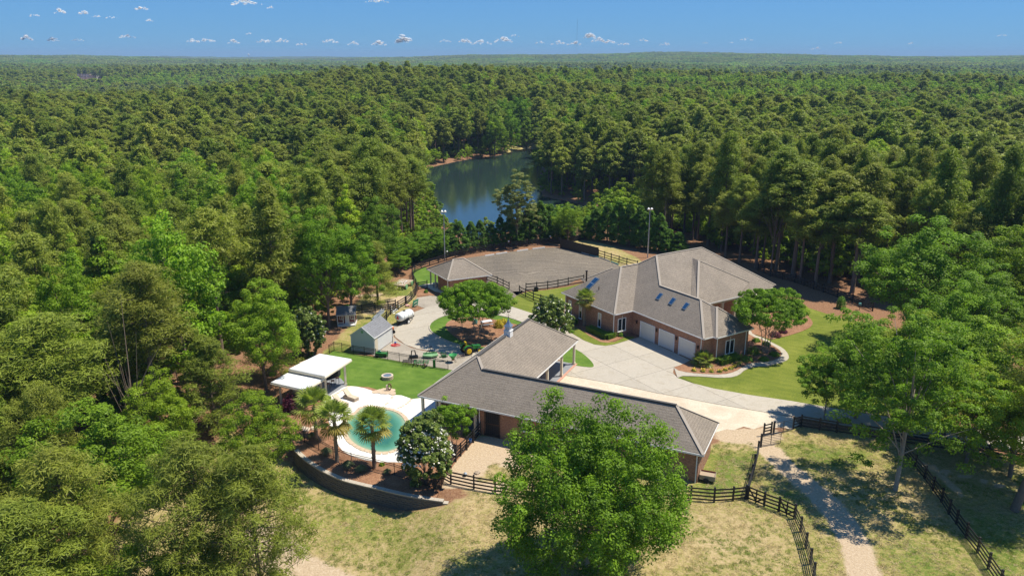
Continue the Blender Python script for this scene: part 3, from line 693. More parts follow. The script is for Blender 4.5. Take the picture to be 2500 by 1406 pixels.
def window(parent, F, u0, u1, z0, z1, v, side, two=True, key=True):
    """window on wall line v (facing -V) or, with side, on u = v facing +U"""
    if not side: pt = lambda s, d, z: F(s, v-d, z)
    else: pt = lambda s, d, z: F(v+d, s, z)
    fr = MB(); w = .07
    for (a, b_) in (((u0, z0), (u1, z0)), ((u0, z1), (u1, z1)), ((u0, z0), (u0, z1)), ((u1, z0), (u1, z1))):
        fr.beam(pt(a[0], .02, a[1]), pt(b_[0], .02, b_[1]), .09, .09)
    if two: fr.beam(pt((u0+u1)/2, .025, z0), pt((u0+u1)/2, .025, z1), .09, .1)
    o = fr.build('window', M_white, parent)
    g = MB(); g.poly([pt(u0, .012, z0), pt(u1, .012, z0), pt(u1, .012, z1), pt(u0, .012, z1)]); g.build('pane', M_winglass, o)
    if not two: MB().poly([pt(u0+.05, .02, (z0+z1)/2+.1), pt(u1-.05, .02, (z0+z1)/2+.1), pt(u1-.05, .02, z1-.05), pt(u0+.05, .02, z1-.05)]).build('blind', M_cream, o)
    if key: MB().prism([], 0, 0) if False else MB().beam(pt((u0+u1)/2, .04, z1+.08), pt((u0+u1)/2, .04, z1+.42), .22, .08).build('keystone', M_cream, o)
    MB().beam(pt(u0-.08, .05, z0-.07), pt(u1+.08, .05, z0-.07), .12, .07).build('sill', M_white, o)
def downspout(parent, F, u, v, z1, z0=0.0):
    MB().beam(F(u, v, z0), F(u, v, z1), .09, .09).build('downspout', M_white, parent)
def column(parent, F, u, v, z1, z0=.0, w=.26, mat=None):
    c = F(u, v, 0); b = MB(); rz = math.atan2(F(1, 0).y-F(0, 0).y, F(1, 0).x-F(0, 0).x)
    b.box(c.x, c.y, (z0+z1)/2, w, w, z1-z0, rz).box(c.x, c.y, z0+.14, w+.1, w+.1, .28, rz).box(c.x, c.y, z1-.1, w+.09, w+.09, .16, rz)
    b.build('column', mat or M_cream, parent)

# ------------------------------------------------------------------ main brick house
HF = frame(HO, HU, HV); e = 3.7
house = thing('brick_house', 'large brown brick house with grey brown shingle roof and three garage doors', 'house', tuple(HF(3, 6, 0)))
def T(l): return [tuple(HF(*p)) for p in l]
a_, b_, C_, g_, h_ = (-4.3,8,9.7), (-4.3,17.4,9.7), (4.7,24.4,4.75), (.8,4.25,6.9), (8.6,4.25,6.9)
roofpart(house, [T(l) for l in [
    [(-12.6,-3.32,e),(0,-3.32,e),(-6.1,2.8,8.3)],
    [(0,-3.32,e),(0,0,e),(-6.1,6.1,8.3),(-6.1,2.8,8.3)],
    [(-12.6,-3.32,e),(-6.1,2.8,8.3),(-6.1,6.1,8.3),(-12.6,12,e)],
    [(0,0,e),(13.62,0,e),h_,g_], [(0,0,e),g_,a_], [(0,0,e),a_,(-6.1,6.1,8.3)],
    [a_,b_,(-12.6,25,e)],[a_,(-12.6,25,e),(-12.6,12,e)],[a_,(-12.6,12,e),(-6.1,6.1,8.3)],
    [a_,g_,(4.95,9.4,4.61)],[a_,(4.95,9.4,4.61),(5.0,22,4.6)],[a_,(5.0,22,4.6),b_],[b_,(5.0,22,4.6),C_],[b_,C_,(-12.6,25,e)],
    [(13.62,0,e),(13.62,8.6,e),h_],[(13.62,8.6,e),h_,g_,(.8,8.6,3.69)]]],
    caps=[(HF(*p), HF(*q)) for p, q in [((0,-3.32,e),(-6.1,2.8,8.3)),((-6.1,2.8,8.3),(-6.1,6.1,8.3)),((-6.1,6.1,8.3),a_),(a_,b_),(a_,g_),(g_,h_),(h_,(13.62,0,e)),(b_,C_),(h_,(13.62,8.6,e))]])
# raised porch roof facing the right hand garden
s1,s2,hb,hb0,k_,e1,e2 = (-2.75,13.9,8.86),(-.9,13.4,8.9),(4.7,7.8,5.5),(4.0,7.2,5.2),(3.3,20.0,5.55),(5.9,8.7,4.85),(5.9,14.9,4.85)
roofpart(house, [T(l) for l in [[s1,s2,hb,hb0],[s2,k_,e2],[s2,e2,e1,hb]]], name='porch_roof', caps=[(HF(*s2), HF(*hb)), (HF(*s2), HF(*k_))])
# bay at the right end
roofpart(house, [T(l) for l in [[(7,1.63,e+.01),(14.25,1.63,e+.01),(10.75,5.1,6.3),(9,5.1,6.3)],[(14.25,1.63,e+.01),(14.25,8.55,e+.01),(10.75,5.1,6.3)],[(14.25,8.55,e+.01),(7,8.55,e+.01),(9,5.1,6.3),(10.75,5.1,6.3)]]], name='bay_roof', caps=[(HF(14.25,1.63,e), HF(10.75,5.1,6.3)), (HF(14.25,8.55,e), HF(10.75,5.1,6.3))])
# low wing behind at the left
roofpart(house, [T(l) for l in [[(-16.2,3.2,e),(-10,3.2,e),(-10,7,5.9),(-13,7,5.9)],[(-16.2,3.2,e),(-13,7,5.9),(-16.2,11,e)],[(-16.2,11,e),(-13,7,5.9),(-10,7,5.9),(-10,11,e)]]], name='rear_wing_roof', caps=[(HF(-16.2,3.2,e), HF(-13,7,5.9))])
fascia(house, T([(-12.6,-3.32,0),(0,-3.32,0),(0,0,0),(13.62,0,0),(13.62,1.63,0),(14.25,1.63,0),(14.25,8.6,0),(6.5,8.6,0)]), e, False, h=.14)
fascia(house, T([(5.9,8.6,0),(5.9,14.9,0)]), 4.85, False, h=.14)
MB().beam(HF(5.5,8.5,4.52), HF(5.5,14.9,4.52), .3, .36).build('porch_beam', M_cream, house)
MB().beam(HF(5.0,14.9,4.42), HF(4.8,23.5,4.42), .3, .34).build('porch_beam', M_cream, house)
soff = MB(); soff.poly(T([(-12.5,-3.25,e-.16),(-.05,-3.25,e-.16),(-.05,.05,e-.16),(13.55,.05,e-.16),(13.55,1.7,e-.16),(14.2,1.7,e-.16),(14.2,8.5,e-.16),(4,8.5,e-.16),(3,24,e-.16),(-12.5,24.9,e-.16)]))
soff.build('soffit', M_cream, house)
walls(house, [tuple(HF(*p)[:2]) for p in [(-12.15,-2.87),(-.45,-2.87),(-.45,.45),(13.17,.45),(13.17,2.08),(13.8,2.08),(13.8,8.15),(3.2,8.15),(3.2,23.5),(-12.15,24.5)]], 0, e-.17)
walls(house, [tuple(HF(*p)[:2]) for p in [(-15.7,3.7),(-12.16,3.7),(-12.16,10.5),(-15.7,10.5)]], 0, e-.05, 'rear_wing_wall')
walls(house, [tuple(HF(*p)[:2]) for p in [(-1,9.5),(3.4,9.5),(3.4,20),(-1,20)]], 0, 5.0, 'porch_wall')
for v in (8.9, 12.0, 14.7, 19): column(house, HF, 5.5, v, 4.4, w=.34)
# garage doors
for k in range(3):
    u0 = 1.35+k*3.82; u1 = u0+2.75
    fr = MB(); 
    for (p, q) in (((u0-.06, 0), (u0-.06, 2.42)), ((u1+.06, 0), (u1+.06, 2.42)), ((u0-.12, 2.42), (u1+.12, 2.42))): fr.beam(HF(p[0], .41, p[1]+.0), HF(q[0], .41, q[1]), .13, .13)
    d = fr.build('garage_door', M_white, house)
    for r in range(4):
        z0 = .06+r*.58
        b = MB().beam(HF(u0, .44, z0+.285), HF(u1, .44, z0+.285), .04, .565)
        for c in range(4):
            w = (u1-u0)/4; b.beam(HF(u0+c*w+.1, .415, z0+.285), HF(u0+(c+1)*w-.1, .415, z0+.285), .03, .36)
        b.build('door_panel', M_garage, d)
for u in (.55, 4.62, 8.44, 12.33):
    c = HF(u, .32, 2.05); b = MB().box(c.x, c.y, c.z, .17, .17, .34, -1).box(c.x, c.y, c.z+.22, .24, .24, .07, -1)
    b.build('wall_lantern', M_lantern, house)
window(house, HF, -2.35, -1.0+.0, 1.0, 2.75, 0, True) if False else None
window(house, HF, -2.25, -.85, .85, 2.7, -.45, True)
window(house, HF, 3.9, 5.45, .85, 2.7, 13.8, True)
for u in (-11.2, -8.6, -4.1): window(house, HF, u, u+.62, .7, 2.75, -2.87, False, False, False)
for (u, v) in ((-11.9,-2.95),(-.55,-2.95),(12.85,.38),(13.88,2.2),(13.88,7.6)): downspout(house, HF, u, v, e-.15)
def on_plane(px, py, p0, p1, p2):
    p0, p1, p2 = Vector(p0), Vector(p1), Vector(p2); n = (p1-p0).cross(p2-p0); o = Vector((0, 0, HCAM)); d = P(px, py, 0)-o
    return o+d*((p0-o).dot(n)/d.dot(n))
gp = (HF(0,0,e), HF(13.62,0,e), HF(*h_)); lp = (HF(-12.6,-3.32,e), HF(0,-3.32,e), HF(-6.1,2.8,8.3))
def skylight(c4, pl, n=1):
    q = [on_plane(x, y, *pl) for x, y in c4]; nn = (q[1]-q[0]).cross(q[2]-q[0]).normalized()
    if nn.z < 0: nn = -nn
    b = MB(); up = nn*.14
    b.add([tuple(v) for v in q]+[tuple(v+up) for v in q], [(0,1,5,4),(1,2,6,5),(2,3,7,6),(3,0,4,7),(4,5,6,7)])
    o = b.build('skylight', M_lead, house)
    for i in range(n):
        a0, a1 = i/n, (i+1)/n; A = q[0]+(q[3]-q[0])*a0; D = q[0]+(q[3]-q[0])*a1; B = q[1]+(q[2]-q[1])*a0; Cc = q[1]+(q[2]-q[1])*a1
        m = (A+B+Cc+D)/4; g = [m+(v-m)*.84+nn*.152 for v in (A, B, Cc, D)]
        MB().poly(g).build('glass', M_bluglass, o)
skylight([(1612,716),(1620,719),(1609,733),(1601,730)], gp); skylight([(1643,727),(1652,731),(1640,745.5),(1632,742)], gp); skylight([(1676,739),(1685,743),(1673,757),(1665,753.5)], gp)
skylight([(1454,678),(1464.5,682),(1438,708),(1430,703)], lp, 2)
p = on_plane(1462, 707, *lp); MB().tube([p-Vector((0,0,.1)), p+Vector((0,0,.45))], .06, 7).build('vent_pipe', M_lantern, house)
p = P(1432, 671, 6.0); MB().tube([p-Vector((0,0,1.2)), p+Vector((0,0,.55))], .13, 8).tube([p+Vector((0,0,.55)), p+Vector((0,0,.68))], .2, 8).build('flue', M_lantern, house)

# ------------------------------------------------------------------ stable with long wing and carport wing
BF = frame(BO, BU, BV); e = 3.3
barn = thing('brick_stable', 'L shaped brick stable with grey brown shingle roof, columned porches and a small cupola', 'stable', tuple(BF(12, 5, 0)))
def T(l): return [tuple(BF(*p)) for p in l]
R1,R2,V1,E2 = (4.8,4.8,6.9),(4.8,18.4,6.9),(6,3.6,6.0),(26.9,3.6,6.0)
roofpart(barn, [T(l) for l in [[(0,0,e),(30.4,0,e),E2,V1,R1],[(0,0,e),R1,R2,(0,23.2,e)],[(0,23.2,e),R2,(9.6,23.2,e)],[(9.6,23.2,e),R2,R1,V1,(9.6,7.2,e)],[(9.6,7.2,e),V1,E2,(30.4,7.2,e)],[(30.4,7.2,e),E2,(30.4,0,e)]]],
    caps=[(BF(*p), BF(*q)) for p, q in [((0,0,e),R1),(R1,V1),(R2,(9.6,23.2,e)),(E2,(30.4,0,e)),(E2,(30.4,7.2,e)),((0,23.2,e),R2)]])
for (p, q) in ((V1, (8.2,3.6,6.0)), ((8.2,3.6,6.0), E2), (R1, (4.8,5.9,6.9)), ((4.8,5.9,6.9), (4.8,11.6,6.9)), ((4.8,13.4,6.9), R2)):
    MB().beam(BF(p[0], p[1], p[2]+.05), BF(q[0], q[1], q[2]+.05), .3, .12).build('ridge_vent', plain('ridge_vent_dark', (.07,.065,.06), .8) if 'ridge_vent_dark' not in MATS else MATS['ridge_vent_dark'], barn)
fascia(barn, T([(0,0,0),(30.4,0,0),(30.4,7.2,0),(9.6,7.2,0),(9.6,23.2,0),(0,23.2,0)]), e)
MB().poly(T([(.05,.05,e-.2),(30.35,.05,e-.2),(30.35,7.15,e-.2),(9.55,7.15,e-.2),(9.55,23.15,e-.2),(.05,23.15,e-.2)])).build('soffit', M_cream, barn)
w2 = lambda l: [tuple(BF(*p)[:2]) for p in l]
walls(barn, w2([(7.0,.6),(29.9,.6),(29.9,6.7),(7.0,6.7)]), 0, e-.21)
walls(barn, w2([(3.2,7.0),(4.6,7.0),(4.6,22),(3.2,22)]), 0, e-.21, 'carport_back_wall')
walls(barn, w2([(.6,3.4),(6.98,3.4),(6.98,6.69),(.6,6.69)]), 0, e-.21, 'porch_wall', M_dark if False else M_brick)
MB().prism(w2([(.3,.5),(6.99,.5),(6.99,3.39),(.3,3.39)]), -.1, .085).build('porch_floor', M_bluefloor, barn)
MB().prism(w2([(4.61,6.9),(9.3,6.9),(9.3,22.9),(4.61,22.9)]), -.1, .10).build('carport_floor', M_slate, barn)
for v0 in np.arange(7.0, 22.8, .62):
    MB().prism(w2([(9.3,v0),(9.62,v0),(9.62,v0+.6),(9.3,v0+.6)]), -.1, .105).build('edge_brick', plain('pink_edge_brick', (.48,.26,.19), .9) if 'pink_edge_brick' not in MATS else MATS['pink_edge_brick'], barn)
for u, v in ((.35,.4),(2.5,.4),(4.5,.4),(6.75,.35),(.4,3.2),(9.25,9.5),(9.25,13.8),(9.25,18.4),(9.25,22.7),(.4,22.8)): column(barn, BF, u, v, e-.2, .1)
# stall door with frame, bars and cross rail
d = MB()
for p, q in (((7.75,.1),(7.75,2.85)),((9.45,.1),(9.45,2.85)),((7.75,2.85),(9.45,2.85)),((7.75,1.5),(9.45,1.5)),((7.75,.2),(9.45,.2))): d.beam(BF(p[0], .55, p[1]), BF(q[0], .55, q[1]), .12, .12)
d = d.build('stall_door', M_lantern, barn)
for k in range(7): MB().beam(BF(7.95+k*.22, .56, .2), BF(7.95+k*.22, .56, 2.8), .05, .19).build('board', M_dark, d)
for (u, v) in ((7.15,.5),(29.75,.5),): downspout(barn, BF, u, v, e-.15)
MB().beam(BF(30.3,.1,e-.2), BF(29.75,.5,e-.45), .09, .09).build('downspout', M_white, barn)
for u in (12, 16, 20, 24): window(barn, BF, u, u+1.0, 1.5, 2.6, .6, False, True, False)
# cupola
cup = thing('cupola', 'small white louvred cupola with pointed metal roof and horse weathervane on the stable ridge', 'cupola', tuple(BF(4.8,12.5,6.9)))
c = BF(4.8,12.5,0); rz = math.radians(-25.2)
MB().box(c.x, c.y, 6.9, 1.0, 1.0, 1.1, rz).box(c.x, c.y, 7.5, 1.12, 1.12, .1, rz).build('base', M_white, cup)
bb = MB().box(c.x, c.y, 7.85, .82, .82, .62, rz)
lv = MB()
for k in range(5):
    lv.box(c.x, c.y, 7.62+k*.11, .86, .6, .045, rz).box(c.x, c.y, 7.62+k*.11, .6, .86, .045, rz)
bb.build('lantern', M_white, cup); lv.build('louvre', M_galv, cup)
r = MB(); n = 4
prof = [(.62,8.16),(.50,8.3),(.3,8.55),(.12,8.95),(.02,9.35)]
for (ra, za), (rb, zb) in zip(prof[:-1], prof[1:]):
    for k in range(4):
        t0 = rz+math.pi/4+k*math.pi/2; t1 = t0+math.pi/2; q = 1.25
        r.poly([(c.x+ra*q*math.cos(t0), c.y+ra*q*math.sin(t0), za), (c.x+ra*q*math.cos(t1), c.y+ra*q*math.sin(t1), za), (c.x+rb*q*math.cos(t1), c.y+rb*q*math.sin(t1), zb), (c.x+rb*q*math.cos(t0), c.y+rb*q*math.sin(t0), zb)])
r.build('roof', M_lead, cup)
wv = MB().tube([(c.x, c.y, 9.2), (c.x, c.y, 10.3)], .025, 5).beam((c.x-.35, c.y, 9.75), (c.x+.35, c.y, 9.75), .03, .03).beam((c.x, c.y-.35, 9.75), (c.x, c.y+.35, 9.75), .03, .03)
wv.ball((c.x, c.y, 9.5), .09, 8)
wv.beam((c.x-.2, c.y, 10.32), (c.x+.2, c.y, 10.34), .05, .16).beam((c.x+.18, c.y, 10.36), (c.x+.32, c.y, 10.55), .05, .1)
for dx in (-.18, -.1, .1, .2): wv.beam((c.x+dx, c.y, 10.3), (c.x+dx*1.3, c.y, 10.1), .03, .03)
wv.build('weathervane', M_lantern, cup); cup.scale = (.8, .8, .8)

# ------------------------------------------------------------------ judging hut at the arena
hut = thing('arena_hut', 'small brick hut with hipped shingle roof beside the riding arena', 'hut', tuple(P(1115, 700)))
e = 3.0; A, B_, = Vector(P2(1041,656,e)), Vector(P2(1093,684,e)); Cn = Vector(P2(1201,671,e))
u = (Cn-B_).normalized(); w = Vector((-u.y, u.x)); Lw = (Cn-B_).length; Ww = 7.2
HTF = frame(B_, u, w); Lw = 8.4
A2 = (A-B_).length
ap0, ap1 = (3.4,3.6,5.2), (4.9,3.6,5.2)
def T(l): return [tuple(HTF(*p)) for p in l]
# eave corners follow the measured outline
q0,q1,q2,q3 = [Vector((*P2(x, y, e), e)) for x, y in ((1093,684),(1041,656),(1118,640),(1201,671))]
q2 = q1+(q3-q0); top = on_plane(1112, 628, q0+Vector((0,0,2.3)), q1+Vector((0,0,2.3)), q3+Vector((0,0,2.3)))
dcap = (q3-q0).normalized()*.9
tA = (q0+q1+q2+q3)/4+Vector((0,0,2.3))
roofpart(hut, [[q0,q3,tA+dcap,tA-dcap],[q3,q2,tA+dcap],[q2,q1,tA-dcap,tA+dcap],[q1,q0,tA-dcap]], caps=[(q0, tA-dcap), (q1, tA-dcap), (tA-dcap, tA+dcap), (q3, tA+dcap)])
fascia(hut, [q0,q3,q2,q1], e, h=.14)
cc = (q0+q1+q2+q3)/4; inn = lambda q, k: cc+(q-cc)*k
MB().poly([inn(q, .99)-Vector((0,0,.16)) for q in (q0,q3,q2,q1)]).build('soffit', M_cream, hut)
lw = lambda s, t: tuple((q0+(q3-q0)*s+(q1-q0)*t)[:2])
MB().prism([lw(.08,.08), lw(.92,.08), lw(.92,.62), lw(.08,.62)], 0, e-.17).build('wall', M_brick, hut)
MB().prism([lw(0,0), lw(.95,.0), lw(.95,1), lw(0,1)], -.1, .07).build('floor', M_conct, hut)
for s, t in ((.06,.93),(.06,.70),(.9,.93)): 
    p = lw(s, t); MB().box(p[0], p[1], e/2, .2, .2, e, .5).build('post', M_cream, hut)
p = lw(.05,.10); MB().beam((p[0], p[1], 0), (p[0], p[1], e-.1), .1, .1).build('downspout', M_white, hut)

# ------------------------------------------------------------------ garden shed
s0, s1_, s2_ = Vector(P2(857,817,2.35)), Vector(P2(911,824,2.35)), Vector(P2(957,797,2.35))
u = (s1_-s0).normalized(); w = Vector((-u.y, u.x)); SW, SL = 3.15, 4.9
SF = frame(s0, u, w); e = 2.35
shed = thing('garden_shed', 'white sided garden shed with grey shingle gable roof beside the round drive', 'shed', tuple(SF(1.6, 2.4, 0)))
def T(l): return [tuple(SF(*p)) for p in l]
SW = (s1_-s0).length+.1; SL = (s2_-s1_).length+.25; rg = e+.38*SW; o = .12
roofpart(shed, [T(l) for l in [[(-o,-o,e-.05),(SW/2,-o,rg),(SW/2,SL+o,rg),(-o,SL+o,e-.05)],[(SW+o,-o,e-.05),(SW+o,SL+o,e-.05),(SW/2,SL+o,rg),(SW/2,-o,rg)]]], mat=M_roofg)
bw = MB(); bw.prism([tuple(SF(*p)[:2]) for p in ((0,0),(SW,0),(SW,SL),(0,SL))], .1, e-.06)
for v in (0.0, SL): bw.poly(T([(0,v,e-.06),(SW,v,e-.06),(SW/2,v,rg-.06)]))
bw.build('wall', M_siding, shed)
lap = MB()
for k in range(15):
    z = .22+k*.148; lap.beam(SF(0,-.012,z), SF(SW,-.012,z), .025, .10).beam(SF(SW+.012,.95,z), SF(SW+.012,SL,z), .025, .10)
for k in range(8):
    z = 2.4+k*.148; hw = (rg-.1-z)/(rg-e)*SW/2
    if hw > .1: lap.beam(SF(SW/2-hw,-.012,z), SF(SW/2+hw,-.012,z), .025, .10)
lap.build('siding_boards', M_siding, shed, kind='stuff')
tr = MB()
for (uu, vv) in ((0,-.02),(SW,-.02),(SW+.02,SL)): tr.beam(SF(uu,vv,.08), SF(uu,vv,e-.05), .11, .11)
tr.beam(SF(-o,-o-.01,e-.09), SF(SW/2,-o-.01,rg-.05), .05, .13).beam(SF(SW/2,-o-.01,rg-.05), SF(SW+o,-o-.01,e-.09), .05, .13).beam(SF(SW+o,-o,e-.1), SF(SW+o,SL+o,e-.1), .06, .13)
tr.build('trim', M_white, shed)
dd = MB().beam(SF(SW+.035,.12,1.1), SF(SW+.035,.9,1.1), .05, 1.95).build('door', M_cream, shed)
MB().beam(SF(SW/2-.16,-.04,2.95), SF(SW/2+.16,-.04,2.95), .04, .36).build('vent', M_pgreen, shed)

# ------------------------------------------------------------------ pool pavilion
pav = thing('pool_pavilion', 'open pool pavilion with two flat white stepped roofs on cream posts', 'pavilion', tuple(P(765, 955)))
def slabroof(c4, z, name):
    q = [Vector((*P2(x, y, zz), zz)) for (x, y), zz in zip(c4, z)]
    b = MB(); b.add([tuple(v) for v in q]+[tuple(v-Vector((0,0,.28))) for v in q], [(0,1,2,3),(7,6,5,4),(0,4,5,1),(1,5,6,2),(2,6,7,3),(3,7,4,0)])
    o = b.build(name, M_white, pav)
    c = sum(q, Vector())/4; n = 9
    for k in range(n):                      # long white roof pans
        a0, a1 = (k+.02)/n, (k+.98)/n
        f = [q[0]+(q[3]-q[0])*a0, q[1]+(q[2]-q[1])*a0, q[1]+(q[2]-q[1])*a1, q[0]+(q[3]-q[0])*a1]; f = [c+(v-c)*.975+Vector((0,0,.03)) for v in f]
        g = [v-Vector((0,0,.04)) for v in f]
        MB().add([tuple(v) for v in f+g], [(0,1,2,3),(0,4,5,1),(1,5,6,2),(2,6,7,3),(3,7,4,0)]).build('roof_panel', M_pavroof, o)
    br = MB()
    for i, j in ((0,1),(1,2),(2,3),(3,0)): br.beam(q[i]-Vector((0,0,.22)), q[j]-Vector((0,0,.22)), .16, .14)
    br.build('gutter', M_cream, o); return q
qa = slabroof([(705,900),(793,918),(858,876),(780,863)], (3.35,)*4, 'upper_roof')
qb = slabroof([(661,933),(742,951),(795,921),(711,905)], (2.85,)*4, 'lower_roof')
for (x, y, z) in ((844,939,3.1),(797,968,3.1),(785,964,2.6),(743,981,2.6),(687,985,2.6)):
    p = P(x, y); b = MB().box(p.x, p.y, z/2, .24, .24, z, .4).box(p.x, p.y, .1, .34, .34, .2, .4); b.build('post', M_cream, pav)
cq = sum(qa, Vector())/4
for q_ in (qa[0], qa[3]):
    p = cq+(q_-cq)*.9; MB().box(p.x, p.y, 1.55, .24, .24, 3.1, .4).box(p.x, p.y, .1, .34, .34, .2, .4).build('post', M_cream, pav)
MB().prism(px2([(797,972),(847,941),(832,925),(780,906),(716,935),(722,975),(745,983)]), -.1, .09).build('floor', M_slate, pav)
MB().prism(px2([(790,930),(826,922),(832,915),(797,922)]), .09, 1.05).build('bar_counter', M_dark, pav)
pb = [P(*p) for p in ((788,934),(828,921))]; MB().beam((pb[0].x,pb[0].y,1.1),(pb[1].x,pb[1].y,1.1), .6, .07).build('counter_top', M_slate, pav)
pb = [P(*p) for p in ((735,930),(782,912))]; MB().beam((pb[0].x,pb[0].y,1.2),(pb[1].x,pb[1].y,1.2), .25, 2.4).build('back_wall', M_stone, pav)
def stool(c):
    t = thing('bar_stool', '', 'stool', c); b = MB()
    for dx, dy in ((-.15,-.15),(.15,-.15),(.15,.15),(-.15,.15)): MB().tube([(c[0]+dx*1.3, c[1]+dy*1.3, c[2]), (c[0]+dx, c[1]+dy, c[2]+.72)], .02, 5).build('leg', M_iron, t)
    MB().box(c[0], c[1], c[2]+.75, .4, .4, .07, .4).build('seat', M_rust, t)
    b.tube([(c[0]-.17, c[1]+.15, c[2]+.75), (c[0]-.17, c[1]+.2, c[2]+1.1), (c[0]+.17, c[1]+.2, c[2]+1.1), (c[0]+.17, c[1]+.15, c[2]+.75)], .022, 5).build('back', M_iron, t); return t
for k, (x, y) in enumerate(((802,950),(813,943),(824,936))):
    p = P(x, y, .09); s = stool((p.x, p.y, .09)); s['label'] = ['bar stool nearest the front post of the pool pavilion', 'middle bar stool at the pavilion counter', 'bar stool nearest the lawn at the pavilion counter'][k]; s['group'] = 'bar stools at the pavilion counter'

# ------------------------------------------------------------------ playhouse under the trees
ph = thing('playhouse', 'small red and white cabin playhouse with grey roof under the trees', 'playhouse', tuple(G(846, 794)))
c = G(846, 797); F_ = frame(Vector((c.x, c.y)), Vector((.995,.09)), Vector((-.09,.995))); z = c.z
def T(l): return [tuple(F_(a, b, z+q)) for a, b, q in l]
MB().prism([tuple(F_(*p)[:2]) for p in ((-1.2,.9),(1.2,.9),(1.2,2.6),(-1.2,2.6))], z, z+1.75).build('wall', M_redwood, ph)
MB().prism([tuple(F_(*p)[:2]) for p in ((-1.3,0),(1.3,0),(1.3,2.7),(-1.3,2.7))], z-.2, z+.18).build('deck', M_white, ph)
roofpart(ph, [T(l) for l in [[(-1.45,-.1,1.8),(1.45,-.1,1.8),(1.45,1.4,2.75),(-1.45,1.4,2.75)],[(-1.45,2.8,1.8),(-1.45,1.4,2.75),(1.45,1.4,2.75),(1.45,2.8,1.8)]]], mat=M_roofg)
for a in (-1.25,-.42,.42,1.25): MB().beam(F_(a,.03,z+.1), F_(a,.03,z+1.78), .08, .08).build('post', M_white, ph)
MB().beam(F_(-1.3,.03,z+.62), F_(-.42,.03,z+.62), .06, .07).beam(F_(.42,.03,z+.62), F_(1.3,.03,z+.62), .06, .07).beam(F_(-1.45,0,z+1.72), F_(1.45,0,z+1.72), .08, .1).build('railing', M_white, ph)
for a in (-.8,.8):
    wn_ = MB()
    for p, q in (((-.24,.8),(.24,.8)),((-.24,1.4),(.24,1.4)),((-.24,.8),(-.24,1.4)),((.24,.8),(.24,1.4)),((0,.8),(0,1.4))): wn_.beam(F_(a+p[0],.87,z+p[1]), F_(a+q[0],.87,z+q[1]), .06, .06)
    o_w = wn_.build('window', M_white, ph)
MB().beam(F_(-.27,.87,z+.85), F_(.27,.87,z+.85), .06, 1.35).build('door', M_white, ph)
# ------------------------------------------------------------------ fences
UB = MB().box(0, 0, 0, 1, 1, 1).mesh('board', M_blackwood)
UBI = MB().box(0, 0, 0, 1, 1, 1).mesh('rail', M_iron)
def unit(name, a, b, w, h, parent, mesh):
    a, b = Vector(a), Vector(b); d = b-a; o = bpy.data.objects.new(name, mesh); COL.objects.link(o); o.parent = parent
    o.location = (a+b)/2-wloc(parent); o.scale = (d.length, w, h)
    o.rotation_euler = d.to_track_quat('X', 'Z').to_euler(); return o
def fence_line(px, label, n=4, H=1.35, step=2.45, wood=True, group='black board fences', smooth_=0, jit=.02, ends=(0, 0)):
    pts = [G(*p) for p in px]; l2 = [(p.x, p.y) for p in pts]
    if smooth_: l2 = spline(l2, smooth_)
    segs = []
    if smooth_: rs = resample(l2, step)
    else:
        rs = []
        for a, b in zip(l2[:-1], l2[1:]):
            r = resample([a, b], step); rs += r if not rs else r[1:]
    root = thing('board_fence' if wood else 'iron_fence', label, 'fence', (rs[0].x, rs[0].y, hz(*rs[0])), group=group)
    P3 = [Vector((p.x, p.y, hz(p.x, p.y))) for p in rs]
    for p in P3:
        hh = H+.12+random.uniform(-jit, jit)
        if wood: unit('post', p-Vector((0,0,.1)), p+Vector((0, 0, hh)), .15, .15, root, UB)
        else: unit('post', p-Vector((0,0,.1)), p+Vector((0, 0, H+.08)), .07, .07, root, UBI)
    for a, b in zip(P3[:-1], P3[1:]):
        d = (b-a).normalized(); sd = Vector((d.y, -d.x, 0))*.085
        if wood:
            for k in range(n):
                z = H-.08-k*(H-.22)/max(1, n-1)*.92
                unit('board', a+sd+Vector((0,0,z+random.uniform(-jit, jit))), b+sd+Vector((0,0,z+random.uniform(-jit, jit))), .035, .145, root, UB)
        else:
            for z in (H-.02, H-.22, .12): unit('rail', a+Vector((0,0,z)), b+Vector((0,0,z)), .035, .04, root, UBI)
            m = MB(); L = (b-a).length
            for k in range(1, int(L/.12)):
                q = a+(b-a)*(k*.12/L); m.box(q.x, q.y, q.z+.5*H+.04, .018, .018, H-.1)
            m.build('picket_panel', M_iron, root, kind='stuff')
    return root
fence_line([(992,744),(1014,722),(1018,708),(1011,693),(1006,678),(1011,666),(1032,655),(1070,643),(1105,632),(1140,623),(1184,615),(1232,609),(1300,601),(1366,595)], 'long curved black board fence round the back of the riding arena', 4, 1.4, smooth_=4)
fence_line([(990,745),(954,768),(944,782),(928,800)], 'black board fence from the grey gravel to the back of the garden shed', 4)
fence_line([(868,767),(884,765),(916,760),(948,756),(966,753)], 'black board fence in front of the sandy patch beyond the playhouse', 4)
fence_line([(1021,708),(1043,704)], 'short black board fence beside the arena hut path', 4)
fence_line([(1189,685),(1214,694),(1243,708)], 'black board fence from the hut corner down to the arena entry', 3)
fence_line([(1268,717),(1283,725),(1302,734),(1320,740),(1350,748),(1374,757)], 'black board fence from the arena entry to the house corner', 3)
fence_line([(1284,711),(1310,708.5),(1337,706),(1362,702),(1387,697),(1425,690)], 'black board fence between arena and side lawn', 3)
fence_line([(1461,626),(1476,631),(1492,636),(1511,642),(1530,648),(1556,655)], 'black board fence along the right side of the arena', 3)
fence_line([(1173,1062),(1156,1080),(1140,1098),(1125,1113),(1113,1127),(1101,1142),(1088,1161)], 'black board fence between magnolia bed and sand yard', 4, step=2.0)
